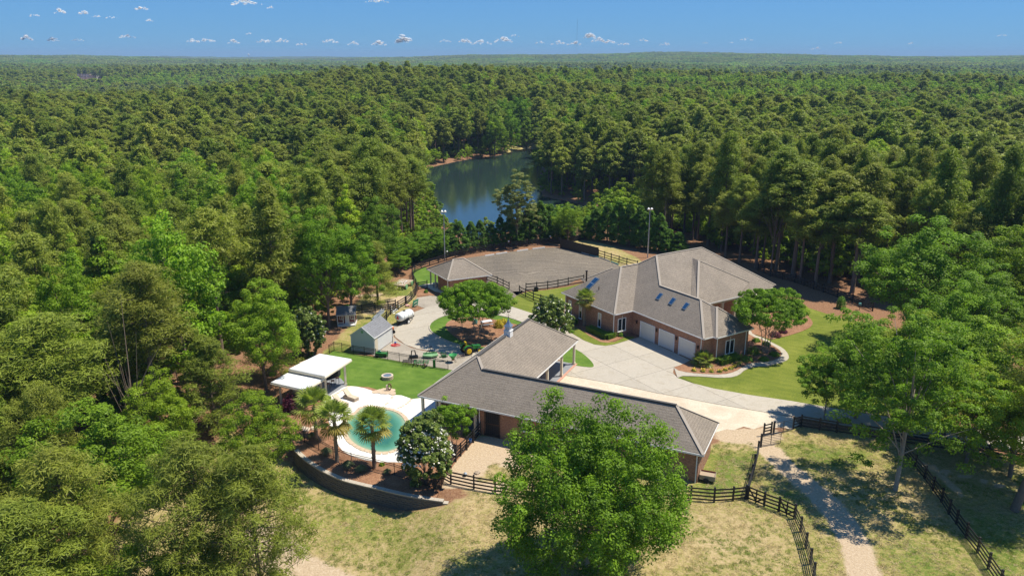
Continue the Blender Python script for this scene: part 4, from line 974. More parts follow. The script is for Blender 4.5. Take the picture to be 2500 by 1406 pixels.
fence_line([(1078,1168),(1101,1181),(1157,1193),(1209,1202),(1300,1213),(1400,1219),(1500,1221),(1600,1221),(1686,1220),(1743,1225),(1789,1222),(1821,1218)], 'black board fence along the front of the stable yard behind the big oak', 4)
fence_line([(1820,1218),(1828,1190),(1835,1167),(1842,1141),(1850,1108)], 'black board fence from the field gate up to the gravel', 4, step=2.1)
fence_line([(1864,1064),(1882,1060)], 'short black board fence panel between the two steel gates', 4, step=1.2)
fence_line([(1936,1047),(1955,1042),(2000,1050),(2042,1056),(2100,1064),(2200,1080),(2334,1101),(2413,1115),(2464,1125),(2560,1142)], 'long black board fence below the drive in the tree shade', 4)
fence_line([(1940,1266),(1954,1298),(1967,1338),(1978,1377),(1986,1412),(1996,1470)], 'black board fence running down to the lower edge right of the dry paddock', 4, step=2.2)
fence_line([(2200,1100),(2233,1142),(2257,1169),(2277,1197),(2298,1226),(2316,1255),(2334,1280),(2358,1313),(2386,1349),(2412,1388),(2441,1430),(2470,1480)], 'long diagonal black board fence at the lower right', 4, step=2.3)
fence_line([(1850,660),(1880,675),(1940,690),(2010,714),(2080,738),(2130,760)], 'black fence at the foot of the tall pines behind the right hand lawn', 4)
fence_line([(2200,992),(2330,1014),(2500,1046),(2600,1066)], 'shaded black board fence beyond the drive under the right hand trees', 4)
fence_line([(804,864),(816,856),(835,859),(863,865),(890,869),(918,874),(947,879),(975,884),(1004,889),(1034,894),(1063,898),(1094,903)], 'black iron picket fence between pool lawn and shed', wood=False, H=1.25, group='black iron fences')
fence_line([(722,1062),(728,1080),(740,1094),(752,1107),(770,1124),(795,1136),(827,1150),(864,1162),(904,1172),(944,1181),(994,1191),(1040,1199),(1066,1204)], 'black iron picket fence on top of the curved retaining wall', wood=False, H=1.25, smooth_=3, group='black iron fences')
fence_line([(1066,1218),(1078,1190),(1087,1165)], 'short iron picket fence at the right end of the retaining wall', wood=False, H=1.25, step=1.8, group='black iron fences')
# wooden field gates, steel gates
def braced_gate(pa, pb, label, H=1.35):
    A, B = G(*pa), G(*pb); t = thing('field_gate', label, 'gate', tuple(A)); 
    for k in range(4):
        z = H-.08-k*.36; unit('board', A+Vector((0,0,z)), B+Vector((0,0,z)), .035, .14, t, UB)
    unit('post', A-Vector((0,0,.1)), A+Vector((0,0,H+.1)), .16, .16, t, UB); unit('post', B-Vector((0,0,.1)), B+Vector((0,0,H+.1)), .16, .16, t, UB)
    M_ = (A+B)/2; unit('post', M_, M_+Vector((0,0,H)), .1, .1, t, UB); unit('brace', A+Vector((0,-.05,H-.1)), M_+Vector((0,-.05,.2)), .035, .13, t, UB)
    unit('brace', B+Vector((0,-.05,.2)) if False else B+Vector((0,-.05,H*.6)), M_+Vector((0,-.05,.15)), .035, .13, t, UB); return t
braced_gate((1825,1219),(1865,1235), 'braced black board gate at the corner post of the dry paddock')
fence_line([(1865,1235),(1901,1248)], 'short black board fence between the two braced gates', 4)
braced_gate((1901,1248),(1939,1266), 'braced black board gate left of the fence that runs downhill')
def steel_gate(pa, pb, label, H=1.3):
    A, B = G(*pa), G(*pb); t = thing('steel_gate', label, 'gate', tuple(A)); f = MB(); z0 = .15
    f.tube([A+Vector((0,0,z0)), B+Vector((0,0,z0)), B+Vector((0,0,H-.1)), B+(A-B)*.04+Vector((0,0,H)), A+Vector((0,0,H)), A+Vector((0,0,z0))], .035, 6); f.build('gate_frame', M_gatem, t)
    for k in range(1, 6): MB().tube([A+Vector((0,0,z0+k*(H-z0)/6)), B+Vector((0,0,z0+k*(H-z0)/6))], .022, 5).build('rail', M_gatem, t)
    MB().beam(A+(B-A)*.5+Vector((0,0,z0)), A+(B-A)*.5+Vector((0,0,H)), .04, .06).build('upright', M_gatem, t)
    unit('post', A-Vector((0,0,.1)), A+Vector((0,0,H+.2)), .17, .17, t, UB)
steel_gate((1857,1091),(1905,1083), 'open tubular steel gate standing on the grass by the track')
steel_gate((1888,1060),(1935,1051), 'tubular steel gate in the shade between panel and drive fence')
steel_gate((992,744),(1014,722), 'tubular gate at the edge of the grey gravel by the arena fence') if False else None
# solid arena screens
def screen(pts, H, label):
    A, B = [G(*p) for p in pts]; t = thing('arena_screen', label, 'screen', tuple(A))
    for k in range(7): unit('board', A+Vector((0,0,.14+k*H/7)), B+Vector((0,0,.14+k*H/7)), .04, H/7-.015, t, UB)
    n = 5
    for k in range(n+1): q = A+(B-A)*(k/n); unit('post', q+Vector((.0,.1,0)), q+Vector((0,.1,H+.05)), .13, .13, t, UB)
screen([(1368,605),(1460,628)], 1.95, 'tall solid black board screen at the back right corner of the arena')
screen([(1392,592),(1434,583)], 1.2, 'low dark board screen behind the arena corner by the cypresses')

# ------------------------------------------------------------------ lamp posts
for px, py, top, lab in ((1086,637,519,'tall galvanised floodlight pole behind the arena hut'), (1581,629,531,'tall galvanised floodlight pole behind the brick house')):
    p = G(px, py); h = 9.6; t = thing('floodlight_pole', lab, 'lamp post', tuple(p), group='floodlight poles round the arena')
    MB().tube([p, p+Vector((0,0,h))], [.13, .075], 8).build('pole', M_galv, t)
    MB().beam(p+Vector((-.35,0,h)), p+Vector((.35,0,h)), .08, .08).build('crossbar', M_galv, t)
    for dx in (-.3, .3):
        q = p+Vector((dx, -.1, h+.18)); MB().lathe(q, [(.1,-.2),(.26,.12),(.27,.2)], 10, axis=(0,-.6,-.8)).build('lamp_head', M_white, t)

# ------------------------------------------------------------------ small arena things
for k, (px, py) in enumerate(((1130,619),(1092,630),(1242,604),(1343,591))):
    p = G(px, py+4); t = thing('fence_ball', ['white arena marker ball on the back fence, nearest the floodlight pole', 'white arena marker ball just left of the hut ridge', 'white arena marker ball in the middle of the back fence', 'white arena marker ball nearest the solid screen'][k], 'marker', (p.x, p.y, 1.45), group='arena marker balls')
    MB().ball((p.x, p.y, 1.62), .17, 8).build('ball', M_white, t)
for k, (a, b) in enumerate((((1184,624.5),(1206,621)),((1211,620),(1238,616)),((1262,613),(1289,609)),((1300,607.5),(1330,604)))):
    A, B = P(*a, .12), P(*b, .12); t = MB().beam(A, B, .14, .2).build('arena_rail', M_white)
    tag(t, ['white ground rail at the arena edge, leftmost of four', 'white ground rail at the arena edge, second from the left', 'white ground rail at the arena edge, third from the left', 'white ground rail at the arena edge, rightmost of four'][k], 'rail', 'white ground rails at the arena edge')
pts = [P(*p) for p in ((1420,618),(1440,624),(1465,630),(1492,640),(1512,648))]
for k in range(4): 
    o_ = MB().beam(pts[k]+Vector((0,0,.12)), pts[k+1]+Vector((0,0,.12))+(pts[k]-pts[k+1])*.1, .1, .18).build('arena_edge_pole', M_teal if k % 2 else M_galv)
    tag(o_, ['pale pole on the ground below the solid screen', 'blue pole on the ground below the right end of the screen', 'pale pole on the ground before the right hand arena fence', 'blue pole on the ground nearest the house roof'][k], 'pole', 'poles along the right edge of the arena')
p = P(1309,711); t = thing('water_trough', 'dark tub hanging on the fence between arena and side lawn', 'tub', tuple(p)); MB().lathe(p, [(.3,0),(.38,.1),(.4,.65),(.34,.66),(.3,.3)], 12).build('tub', M_iron, t)

# ------------------------------------------------------------------ pool furniture
def lounger(px, py, rz, label, back=True):
    p = P(px, py, .07); t = thing('sun_lounger', label, 'sun lounger', tuple(p), 0, 'wicker sun loungers by the pool')
    F = lambda u, v, z: Vector((p.x+u*math.cos(rz)-v*math.sin(rz), p.y+u*math.sin(rz)+v*math.cos(rz), p.z+z))
    MB().beam(F(-.95,0,.16), F(.95,0,.16), .68, .32).build('wicker_base', M_wick, t)
    MB().beam(F(-.25,0,.38), F(.97,0,.38), .66, .10).build('seat_cushion', M_cush, t)
    for sgn in (-1, 1): MB().beam(F(-.25,.33*sgn,.02), F(.96,.33*sgn,.02), .05, .05).build('side_rail', M_wick, t)
    MB().beam(F(-.22,0,.42), F(-.95,0,.98), .66, .10).build('back_cushion', M_cush, t)
    MB().beam(F(-.6,.28,.3), F(-.85,.28,.86), .04, .04).beam(F(-.6,-.28,.3), F(-.85,-.28,.86), .04, .04).build('back_strut', M_wick, t)
lounger(857,974,-.62,'wicker sun lounger with raised back farthest from the pool')
lounger(832,988,-.62,'wicker sun lounger in the middle, half behind the tall palm')
lounger(820,1003,-.3,'wicker sun lounger nearest the palms, mostly hidden by fronds')
p = P(946,924); t = thing('fire_pit', 'round stone fire pit with blue top on the pool lawn', 'fire pit', tuple(p))
for r in range(3):
    for k in range(16):
        th = 2*math.pi*(k+.5*(r % 2))/16; MB().box(p.x+.62*math.cos(th), p.y+.62*math.sin(th), .09+r*.15, .2, .235, .14, th).build('stone', M_rock if r == 2 else M_stone, t)
MB().lathe((p.x, p.y, .3), [(.53,0),(.53,.12)], 18).build('lid', M_lead, t)
p = P(946,955); t = thing('stone_fountain', 'rough stone wheel ornament standing on tan rocks at the lawn edge', 'ornament', tuple(p))
for (x, y, w) in ((918,958,.5),(928,956,.6),(938,953,.5),(948,951,.55),(957,955,.5),(958,962,.45),(945,960,.6),(934,960,.5)):
    q = P(x, y); MB().prism([(q.x+w*random.uniform(.8,1.15)*math.cos(a), q.y+w*random.uniform(.7,1)*math.sin(a)) for a in np.linspace(0, 5.4, 7)], 0, .11+random.uniform(0,.05)).build('rock', M_stone, t)
MB().box(p.x-.05, p.y, .42, .2, .28, .62, .3).box(p.x-.02, p.y, .76, .13, .18, .14, .3).build('standing_stone', M_rock, t)
b = MB()
for k in range(10):
    a0, a1 = 2*math.pi*k/10, 2*math.pi*(k+1)/10; b.beam((p.x+.26+.2*math.cos(a0), p.y, .6+.38*math.sin(a0)), (p.x+.26+.2*math.cos(a1), p.y, .6+.38*math.sin(a1)), .16, .1)
b.build('wheel', M_rust, t)
for k, (x, y, r) in enumerate(((748,1052,.42),(764,1048,.3),(742,1047,.28))):
    q = P(x, y); o_ = MB().ball((q.x, q.y, r*.4), r, 8, 0, .7, .12).build('boulder', M_rock); tag(o_, ['largest pale boulder in the mulch left of the palms', 'right hand pale boulder in the mulch left of the palms', 'small pale boulder at the left in the pool bed'][k], 'boulder', 'boulders in the pool bed')
def drum(px, py, r, h, mat, label, z=.1):
    q = P(px, py, z); t = MB().lathe(q, [(r*.9,0),(r,.05),(r,h),(r*.85,h),(r*.8,h-.08)], 14).build('barrel', mat); tag(t, label, 'barrel', 'blue barrels on the stable porch')
drum(1064,1018,.42,.9,M_blueplast,'larger blue barrel on the stable porch behind the magnolia'); drum(1078,1010,.3,.8,M_blueplast,'smaller blue barrel on the stable porch')
q = P(1146,1090,0); t = MB().lathe((q.x+.1, q.y, .55), [(.13,0),(.17,.3),(.15,.3),(.12,.05)], 12).build('bucket', M_blueplast); tag(t, 'blue bucket hanging on the sand yard fence', 'bucket')
q = P(1136,1157,.2); t = MB().ball((q.x, q.y, .2), .2, 10).build('ball', M_galv); tag(t, 'pale grey ball lying in the sand yard', 'ball')
q = P(1165,1155); t = MB().ball((q.x, q.y, .08), .3, 8, 0, .4, .3).build('hay_pile', M_wick); tag(t, 'small pile of old hay in the sand yard', 'hay')

# wooden cart by the stable end
q = P(1727,1172); t = thing('wooden_cart', 'old wooden box cart full of tan debris by the stable end wall', 'cart', tuple(q)); rz = -.35
F = lambda u, v, z: Vector((q.x+u*math.cos(rz)-v*math.sin(rz), q.y+u*math.sin(rz)+v*math.cos(rz), z))
for s, (a, b_) in enumerate((((-.7,-.5),(.7,-.5)),((.7,-.5),(.7,.5)),((.7,.5),(-.7,.5)),((-.7,.5),(-.7,-.5)))):
    for k in range(3): MB().beam(F(*a,.35+k*.16), F(*b_,.35+k*.16), .04, .145).build('side_board', M_wood if s != 2 else M_redwood, t)
MB().beam(F(-.68,0,.45), F(.68,0,.45), .96, .3).build('load', M_wick, t)
for s in (-.56,.56): MB().lathe(F(-.1,s,.25), [(.26,-.05),(.26,.05)], 12, axis=F(0,1,0)-F(0,0,0)).build('wheel', M_tyre, t)

# tank trailer
ax = Vector((.52,.854,0)); sd = Vector((.854,-.52,0)); c0 = P(988,788); t = thing('tank_trailer', 'white water tank trailer with red warning triangle on the round drive', 'trailer', tuple(c0))
c = c0+Vector((0,0,1.22)); prof = [(.02,-1.5),(.45,-1.48),(.66,-1.38),(.74,-1.2),(.76,0),(.74,1.2),(.66,1.38),(.45,1.48),(.02,1.5)]
MB().lathe(c, prof, 22, axis=ax, sx=1.08, sy=.86).build('tank', M_tank, t, smooth_=True)
for s in (-.9, 0, .9):
    MB().lathe(c+ax*s, [(.775,-.03),(.775,.03)], 22, axis=ax, sx=1.08, sy=.86).build('band', M_galv, t)
MB().lathe(c+Vector((0,0,.62)), [(.2,0),(.22,.1),(.18,.14)], 12).build('lid', M_dark, t)
e_ = c-ax*1.56; MB().add([e_+sd*-.26-Vector((0,0,.2)), e_+sd*.26-Vector((0,0,.2)), e_+Vector((0,0,.32)), e_+sd*-.26-Vector((0,0,.2))-ax*.02, e_+sd*.26-Vector((0,0,.2))-ax*.02, e_+Vector((0,0,.32))-ax*.02], [(0,1,2),(5,4,3),(0,3,4,1),(1,4,5,2),(2,5,3,0)]).build('warning_triangle', M_red, t)
f = MB()
for s in (-.4,.4): f.beam(c0+ax*-1.3+sd*s+Vector((0,0,.52)), c0+ax*1.4+sd*s+Vector((0,0,.52)), .08, .12)
for s in (-1.2,0,1.2): f.beam(c0+ax*s-sd*.55+Vector((0,0,.56)), c0+ax*s+sd*.55+Vector((0,0,.56)), .08, .1)
f.beam(c0+ax*1.4+sd*.4+Vector((0,0,.52)), c0+ax*2.3+Vector((0,0,.5)), .08, .1).beam(c0+ax*1.4-sd*.4+Vector((0,0,.52)), c0+ax*2.3+Vector((0,0,.5)), .08, .1); f.build('chassis', M_iron, t)
for s in (-.78,.78):
    w_ = MB().lathe(c0+ax*-.1+sd*s+Vector((0,0,.36)), [(.22,-.1),(.36,-.1),(.38,0),(.36,.1),(.22,.1)], 16, axis=sd).build('wheel', M_tyre, t)
    MB().lathe(c0+ax*-.1+sd*s*1.02+Vector((0,0,.36)), [(.08,-.13),(.22,-.11),(.22,.11),(.08,.13)], 12, axis=sd).build('rim', M_white, w_)
    MB().beam(c0+ax*-.55+sd*s+Vector((0,0,.8)), c0+ax*.35+sd*s+Vector((0,0,.8)), .26, .04).build('mudguard', M_iron, t)

# compact tractor
c0 = P(1150,862); ax = Vector((.88,.475,0)); sd = Vector((.475,-.88,0)); t = thing('compact_tractor', 'green compact tractor with yellow seat and wheels half hidden by the stable roof', 'tractor', tuple(c0))
Z = lambda z: Vector((0,0,z)); rear = c0-ax*.62
for s in (-.62,.62):
    w_ = MB().lathe(rear+sd*s+Z(.62), [(.36,-.16),(.58,-.17),(.62,-.08),(.62,.08),(.58,.17),(.36,.16)], 20, axis=sd)
    for k in range(18):
        th = 2*math.pi*k/18; d_ = ax*math.cos(th)+Z(math.sin(th)); w_.beam(rear+sd*(s-.15)+Z(.62)+d_*.62, rear+sd*(s+.15)+Z(.62)+d_*.62, .07, .07)
    w_ = w_.build('rear_wheel', M_tyre, t); MB().lathe(rear+sd*s+Z(.62), [(.05,-.2),(.30,-.19),(.37,-.16),(.37,.16),(.30,.19),(.05,.2)], 18, axis=sd).build('rim', M_yellow, w_)
    fw = c0+ax*.95+sd*s*.85+Z(.38); w_ = MB().lathe(fw, [(.2,-.1),(.36,-.1),(.38,0),(.36,.1),(.2,.1)], 16, axis=sd).build('front_wheel', M_tyre, t); MB().lathe(fw, [(.05,-.13),(.2,-.11),(.2,.11),(.05,.13)], 12, axis=sd).build('rim', M_yellow, w_)
    fe = MB(); prev = None
    for k in range(6):
        th = math.radians(20+k*28); q_ = rear+sd*s*.86+Z(.62)+(ax*math.cos(th)+Z(math.sin(th)))*.74
        if prev is not None: fe.beam(prev, q_, .34, .04)
        prev = q_
    fe.build('fender', M_green, t)
    MB().beam(rear+sd*s*.55+Z(.9)-ax*.25, rear+sd*s*.55+Z(2.1)-ax*.4, .06, .06).build('roll_bar_post', M_iron, t) if False else None
hd = MB(); A_ = [c0+ax*.15, c0+ax*1.35]
hd.add([A_[0]+sd*-.26+Z(.62), A_[0]+sd*.26+Z(.62), A_[0]+sd*.26+Z(1.2), A_[0]-sd*.26+Z(1.2), A_[1]-sd*.2+Z(.62), A_[1]+sd*.2+Z(.62), A_[1]+sd*.2+Z(.98), A_[1]-sd*.2+Z(.98)], [(0,1,2,3),(7,6,5,4),(0,4,5,1),(1,5,6,2),(2,6,7,3),(3,7,4,0)]); hd.build('bonnet', M_green, t)
MB().beam(c0-ax*.8+Z(.62), c0+ax*1.25+Z(.5), .3, .3).build('chassis', M_iron, t)
MB().beam(rear+ax*.0+Z(1.12), rear+ax*.48+Z(1.12), .5, .16).build('seat', M_yellow, t); MB().beam(rear-ax*.05+Z(1.15), rear-ax*.2+Z(1.78), .5, .14).build('seat_back', M_yellow, t)
MB().tube([c0-ax*.05+Z(.95), c0-ax*.15+Z(1.28)], .02, 5).lathe(c0-ax*.16+Z(1.3), [(.18,-.01),(.19,.01)], 14, axis=(-.3,-.2,1)).build('steering_wheel', M_iron, t)
MB().tube([rear-sd*.42-ax*.3+Z(.7), rear-sd*.42-ax*.42+Z(1.75), rear+sd*.42-ax*.42+Z(1.75), rear+sd*.42-ax*.3+Z(.7)], .035, 6).build('roll_bar', M_iron, t)

# implements parked along the fence
def at(x, y, z=.04): return P(x, y, z)
q = at(1106,884); t = thing('fertiliser_spreader', 'green cone spreader with orange base on black legs, nearest the stable roof', 'spreader', tuple(q))
MB().lathe(q+Z(.45), [(.12,0),(.2,.08),(.52,.52),(.55,.6),(.5,.6),(.18,.14)], 18).build('hopper', M_pgreen if False else plain('spreader_green', (.06,.33,.10), .4), t)
MB().lathe(q+Z(.3), [(.16,0),(.22,.06),(.13,.17)], 12).build('spinner', M_orange, t)
MB().tube([q+Vector((.1,0,.35)), q+Vector((.35,-.1,0))], .025, 5).tube([q+Vector((.1,0,.6)), q+Vector((.45,.1,0))], .025, 5).tube([q+Vector((-.1,0,.35)), q+Vector((-.3,-.15,0))], .025, 5).build('frame', M_iron, t)
def tines(q, n, w, d, r=.02, h=.45, mat=None, rz=0):
    b = MB(); c_, s_ = math.cos(rz), math.sin(rz)
    for i in range(n):
        for j in range(3):
            u = (i/(n-1)-.5)*w; v = (j-1)*d; b.tube([q+Vector((u*c_-v*s_, u*s_+v*c_, .45)), q+Vector((u*c_-v*s_+.1, u*s_+v*c_-.12, .2)), q+Vector((u*c_-v*s_, u*s_+v*c_, 0))], r, 4)
    return b
q = at(1000,890,.1); t = thing('field_cultivator', 'dark tined cultivator frame behind the iron fence, left of the green disc harrow', 'cultivator', tuple(q))
for v in (-.35,0,.35): MB().beam(q+Vector((-.9,v,.48)), q+Vector((.9,v+.1,.48)), .07, .07).build('frame_bar', M_iron, t)
tines(q, 6, 1.7, .35).build('tine', M_rust, t); MB().tube([q+Vector((-.2,.3,.5)), q+Vector((0,.5,1.2)), q+Vector((.25,.3,.5))], .04, 5).build('hitch', M_iron, t)
q = at(1030,892,.1); t = thing('disc_harrow', 'green framed harrow with rows of dark tines and one wheel', 'harrow', tuple(q))
for v in (-.45,0,.45): MB().beam(q+Vector((-1.0,v,.5)), q+Vector((.9,v-.05,.5)), .08, .08).build('frame_bar', M_green, t)
for u in (-.9,-.3,.3,.85): MB().beam(q+Vector((u,-.5,.54)), q+Vector((u,.5,.54)), .06, .06).build('cross_bar', M_green, t)
tines(q+Vector((-.2,0,0)), 7, 1.7, .4).build('tine', M_iron, t); MB().lathe(q+Vector((.45,-.55,.28)), [(.1,-.06),(.28,-.06),(.28,.06),(.1,.06)], 14, axis=(1,.3,0)).build('wheel', M_rust, t)
q = at(1050,870,.1); t = thing('rotary_mower', 'pale green mower deck with upright hitch frame behind the harrow', 'mower', tuple(q))
MB().prism([(q.x-.95,q.y-.5),(q.x+.2,q.y-.75),(q.x+1.1,q.y-.2),(q.x+.8,q.y+.6),(q.x-.7,q.y+.6)], .25, .45).build('deck', M_pgreen, t)
MB().tube([q+Vector((-.1,.3,.45)), q+Vector((.15,.4,1.35)), q+Vector((.45,.2,.45))], .035, 5).tube([q+Vector((.15,.4,1.35)), q+Vector((-.6,-.3,.45))], .03, 5).build('hitch', M_iron, t)
MB().beam(q+Vector((-.9,-.2,.5)), q+Vector((.9,.1,.52)), .12, .12).build('deck_rib', M_green, t)
q = at(1082,880,.1); t = thing('post_hole_digger', 'green implement with tangled arms between mower and spreader', 'implement', tuple(q))
MB().beam(q+Vector((-.5,0,.5)), q+Vector((.6,.1,.55)), .14, .14).build('beam', M_green, t)
b = MB()
for k in range(9): b.tube([q+Vector((-.2+.06*k,.1,.5)), q+Vector((-.35+.1*k,.15,.8)), q+Vector((-.3+.09*k,.1,1.1+.1*math.sin(k)))], .03, 4)
b.build('arm', M_green, t); MB().box(q.x+.1, q.y, .7, .5, .4, .35, .3).build('gearbox', plain('dark_green_iron', (.02,.10,.03), .5), t)
q = at(1060,897,.05); t = MB().box(q.x, q.y, .5, .28, .2, 1.0, .2).box(q.x, q.y+.05, 1.02, .2, .2, .12, .2).build('gas_pump_stand', M_green); tag(t, 'narrow upright green cabinet just behind the iron fence', 'cabinet')
q = at(1124,872,.05); t = tines(q, 5, .9, .25, .02, .6, rz=.3).build('hay_rake', M_rust); tag(t, 'rusty tined rake leaning between spreader and tractor', 'rake')
q = at(1010,874,.05); t = thing('black_mower_attachment', 'dark metal attachment with upright bracket near the drive edge', 'implement', tuple(q))
MB().box(q.x, q.y, .25, 1.1, .5, .3, .3).build('base', M_iron, t); MB().tube([q+Vector((-.3,0,.4)), q+Vector((-.25,.1,1.0)), q+Vector((.15,.1,1.05)), q+Vector((.3,0,.4))], .08, 5).build('bracket', M_iron, t)
q = at(932,870,.05); t = thing('green_box_trailer', 'small green box trailer in the shed shadow behind the iron fence', 'trailer', tuple(q))
MB().box(q.x, q.y, .4, 1.6, .7, .42, -.15).build('box', M_green, t); MB().lathe((q.x-.3, q.y, .62), [(.28,-.05),(.3,0),(.28,.05)], 16, axis=(.1,1,0)).build('spare_wheel', M_teal, t)
for s in (-.5,.5): MB().lathe((q.x+s, q.y-.4, .2), [(.2,-.05),(.2,.05)], 12, axis=(0,1,0)).build('wheel', M_tyre, t)
q = at(959,812,.05); t = thing('orange_blower', 'orange wheeled blower parked at the far shed corner', 'blower', tuple(q)); MB().box(q.x, q.y, .6, .35, .4, .5, .2).box(q.x-.1, q.y+.1, .95, .12, .3, .2).build('housing', M_orange, t); MB().lathe((q.x+.15, q.y-.25, .27), [(.27,-.05),(.27,.05)], 14, axis=(0,1,0)).build('wheel', M_tyre, t)
q = at(962,843,.05); t = thing('red_hose_reel', 'heap of red hose with a blue bucket beside the shed', 'hose', tuple(q))
b = MB()
for k in range(5): b.tube([(q.x+(.25+.1*k)*math.cos(a)+.05*k, q.y+(.2+.07*k)*math.sin(a), .06+.05*(k % 3)) for a in np.linspace(0, 6.1, 14)], .03, 4)
b.build('coil', M_red, t); MB().lathe((q.x+.1, q.y+.5, .05), [(.13,0),(.16,.3)], 10).build('bucket', M_blueplast, t); MB().tube([(q.x-.2,q.y+.3,0),(q.x-.2,q.y+.3,1.2)], .03, 5).build('stand', M_iron, t)
q = at(1014,749,.05); t = thing('green_sign_board', 'leaning green cut out board beside the grey gravel', 'sign', tuple(q)); MB().add([(q.x-.5,q.y-.3,.05),(q.x+.35,q.y+.3,.2),(q.x+.5,q.y+.35,1.3),(q.x-.3,q.y-.2,1.1),(q.x-.5,q.y-.22,.05),(q.x+.35,q.y+.38,.2),(q.x+.5,q.y+.43,1.3),(q.x-.3,q.y-.12,1.1)], [(0,1,2,3),(7,6,5,4),(0,4,5,1),(1,5,6,2),(2,6,7,3),(3,7,4,0)]).build('board', plain('sign_green', (.06,.30,.16), .5), t)
for (a0, a1) in ((.25,.6),(.7,1.05)): MB().tube([(q.x-.25+.1, q.y-.2, a0), (q.x+.3, q.y+.16, a0+.18)], .04, 5).build('motif', M_cream, t)
q = at(993,748); t = tag(MB().ball((q.x,q.y,.2), .3, 8, 0, .7, .15).box(q.x+.2,q.y,.15,.5,.4,.3).build('pink_tarp_bundle', plain('faded_pink', (.6,.35,.3), .7)), 'faded pink bundle by the fence near the green board', 'bundle')
# woven heap of old bicycles and wire behind the tank
t = thing('scrap_heap', 'tangled heap of pale wire coils and wheels against the board fence behind the tank', 'scrap heap', tuple(at(970,760)))
for k in range(16):
    q = at(random.uniform(955,988), random.uniform(752,770)); r = random.uniform(.25,.45); an = random.uniform(0,3); tl = random.uniform(.2,1.2)
    MB().tube([(q.x+r*math.cos(a)*math.cos(an), q.y+r*math.cos(a)*math.sin(an), .15+r+r*math.sin(a)*math.sin(tl)*.8) for a in np.linspace(0, 6.28, 14)], .03, 4).build('wire_coil', M_galv if k % 3 else M_rust, t)
t = thing('pipe_stack', 'stack of long pale grey pipes lying behind the shed', 'pipes', tuple(G(925,780)))
for k in range(10):
    A, B = G(910+random.uniform(-3,3), 786-k*.6), G(936+random.uniform(-4,4), 765-k*.6); zz = Vector((0,0,.12+.12*(k//4))); MB().tube([A+zz, B+zz], .07, 6).build('pipe', M_galv, t)
# flat hay wagon beyond the fence
q = G(984,700); t = thing('flat_wagon', 'old flat wagon with weathered slatted deck and green wheels beyond the arena fence', 'wagon', tuple(q)); rz = 1.25
F = lambda u, v, z: Vector((q.x+u*math.cos(rz)-v*math.sin(rz), q.y+u*math.sin(rz)+v*math.cos(rz), q.z+z))
for k in range(9): MB().beam(F(-1.7+k*.42,-1.05,.8), F(-1.7+k*.42,1.05,.8), .38, .06).build('deck_plank', M_wood, t)
MB().beam(F(-1.9,-1.1,.72), F(1.9,-1.1,.72), .1, .2).beam(F(-1.9,1.1,.72), F(1.9,1.1,.72), .1, .2).beam(F(-1.9,-1.1,.72), F(-1.9,1.1,.72), .1, .2).beam(F(-1.9,0,.5), F(-2.9,0,.35), .1, .1).build('frame', M_wood, t)
for u in (-1.1,1.1):
    for v in (-1.22,1.22): MB().lathe(F(u,v,.42), [(.2,-.08),(.42,-.08),(.42,.08),(.2,.08)], 14, axis=F(0,1,0)-F(0,0,0)).build('wheel', M_pgreen, t)
for k in range(7): a_, b__ = F(random.uniform(-1.4,1.3), random.uniform(-.8,.8), .88), F(random.uniform(-1.4,1.3), random.uniform(-.8,.8), .9); MB().beam(a_, b__, .12, .05).build('loose_board', M_wood if k % 2 else M_white, t)
# picnic table under the crape myrtle
q = P(1188,796); t = thing('picnic_table', 'white and grey picnic table in the shade of the round drive tree', 'table', tuple(q)); MB().box(q.x,q.y,.78,1.6,.8,.06,.4).build('table_top', M_tank, t)
for s in (-.62,.62): MB().box(q.x-s*math.sin(.4),q.y+s*math.cos(.4),.46,1.6,.28,.05,.4).build('bench', M_galv, t)
for s in (-.55,.55): MB().beam((q.x+s*math.cos(.4)-.3,q.y+s*math.sin(.4)-.5,.1),(q.x+s*math.cos(.4),q.y+s*math.sin(.4),.75),.08,.08).beam((q.x+s*math.cos(.4)+.2,q.y+s*math.sin(.4)+.5,.1),(q.x+s*math.cos(.4),q.y+s*math.sin(.4),.75),.08,.08).build('leg', M_galv, t)
q = P(1161,792); t = tag(MB().lathe(q, [(.25,.1),(.3,.2),(.3,.75),(.25,.8)], 12).build('teal_drum', M_teal), 'pale teal drum beside the picnic table', 'drum')
q = P(1532,809); t = tag(MB().lathe(q, [(.12,.05),(.1,.4),(.3,.5),(.34,.72),(.2,.86)], 14).build('teal_planter', M_teal), 'teal globe planter by the round shrubs at the house wall', 'planter')
q = P(1033,694); t = thing('air_conditioner', 'white box air conditioner beside the arena hut', 'air conditioner', (P(1063,703).x, P(1063,703).y, 0)); q = P(1063,703); MB().box(q.x,q.y,.5,.8,.5,.85,.4).build('case', M_galv, t); MB().lathe((q.x-.1,q.y-.27,.5), [(.28,0),(.28,.03)], 14, axis=(.3,-1,0)).build('fan_grille', M_iron, t)
q = P(1752,895); t = thing('path_light', 'slim black path light in the flower bed', 'path light', tuple(q)); MB().tube([q, q+Z(.5)], .02, 5).build('stem', M_iron, t); MB().lathe(q+Z(.5), [(.12,0),(.03,.1)], 10).build('shade', M_iron, t)
q = G(2098,757); t = thing('bird_feeder', 'small blue post feeder at the edge of the pine straw', 'feeder', tuple(q)); MB().tube([q,q+Z(.9)], .04, 5).build('post', M_iron, t); MB().box(q.x,q.y,q.z+1.0,.35,.35,.3).build('box', M_teal, t)

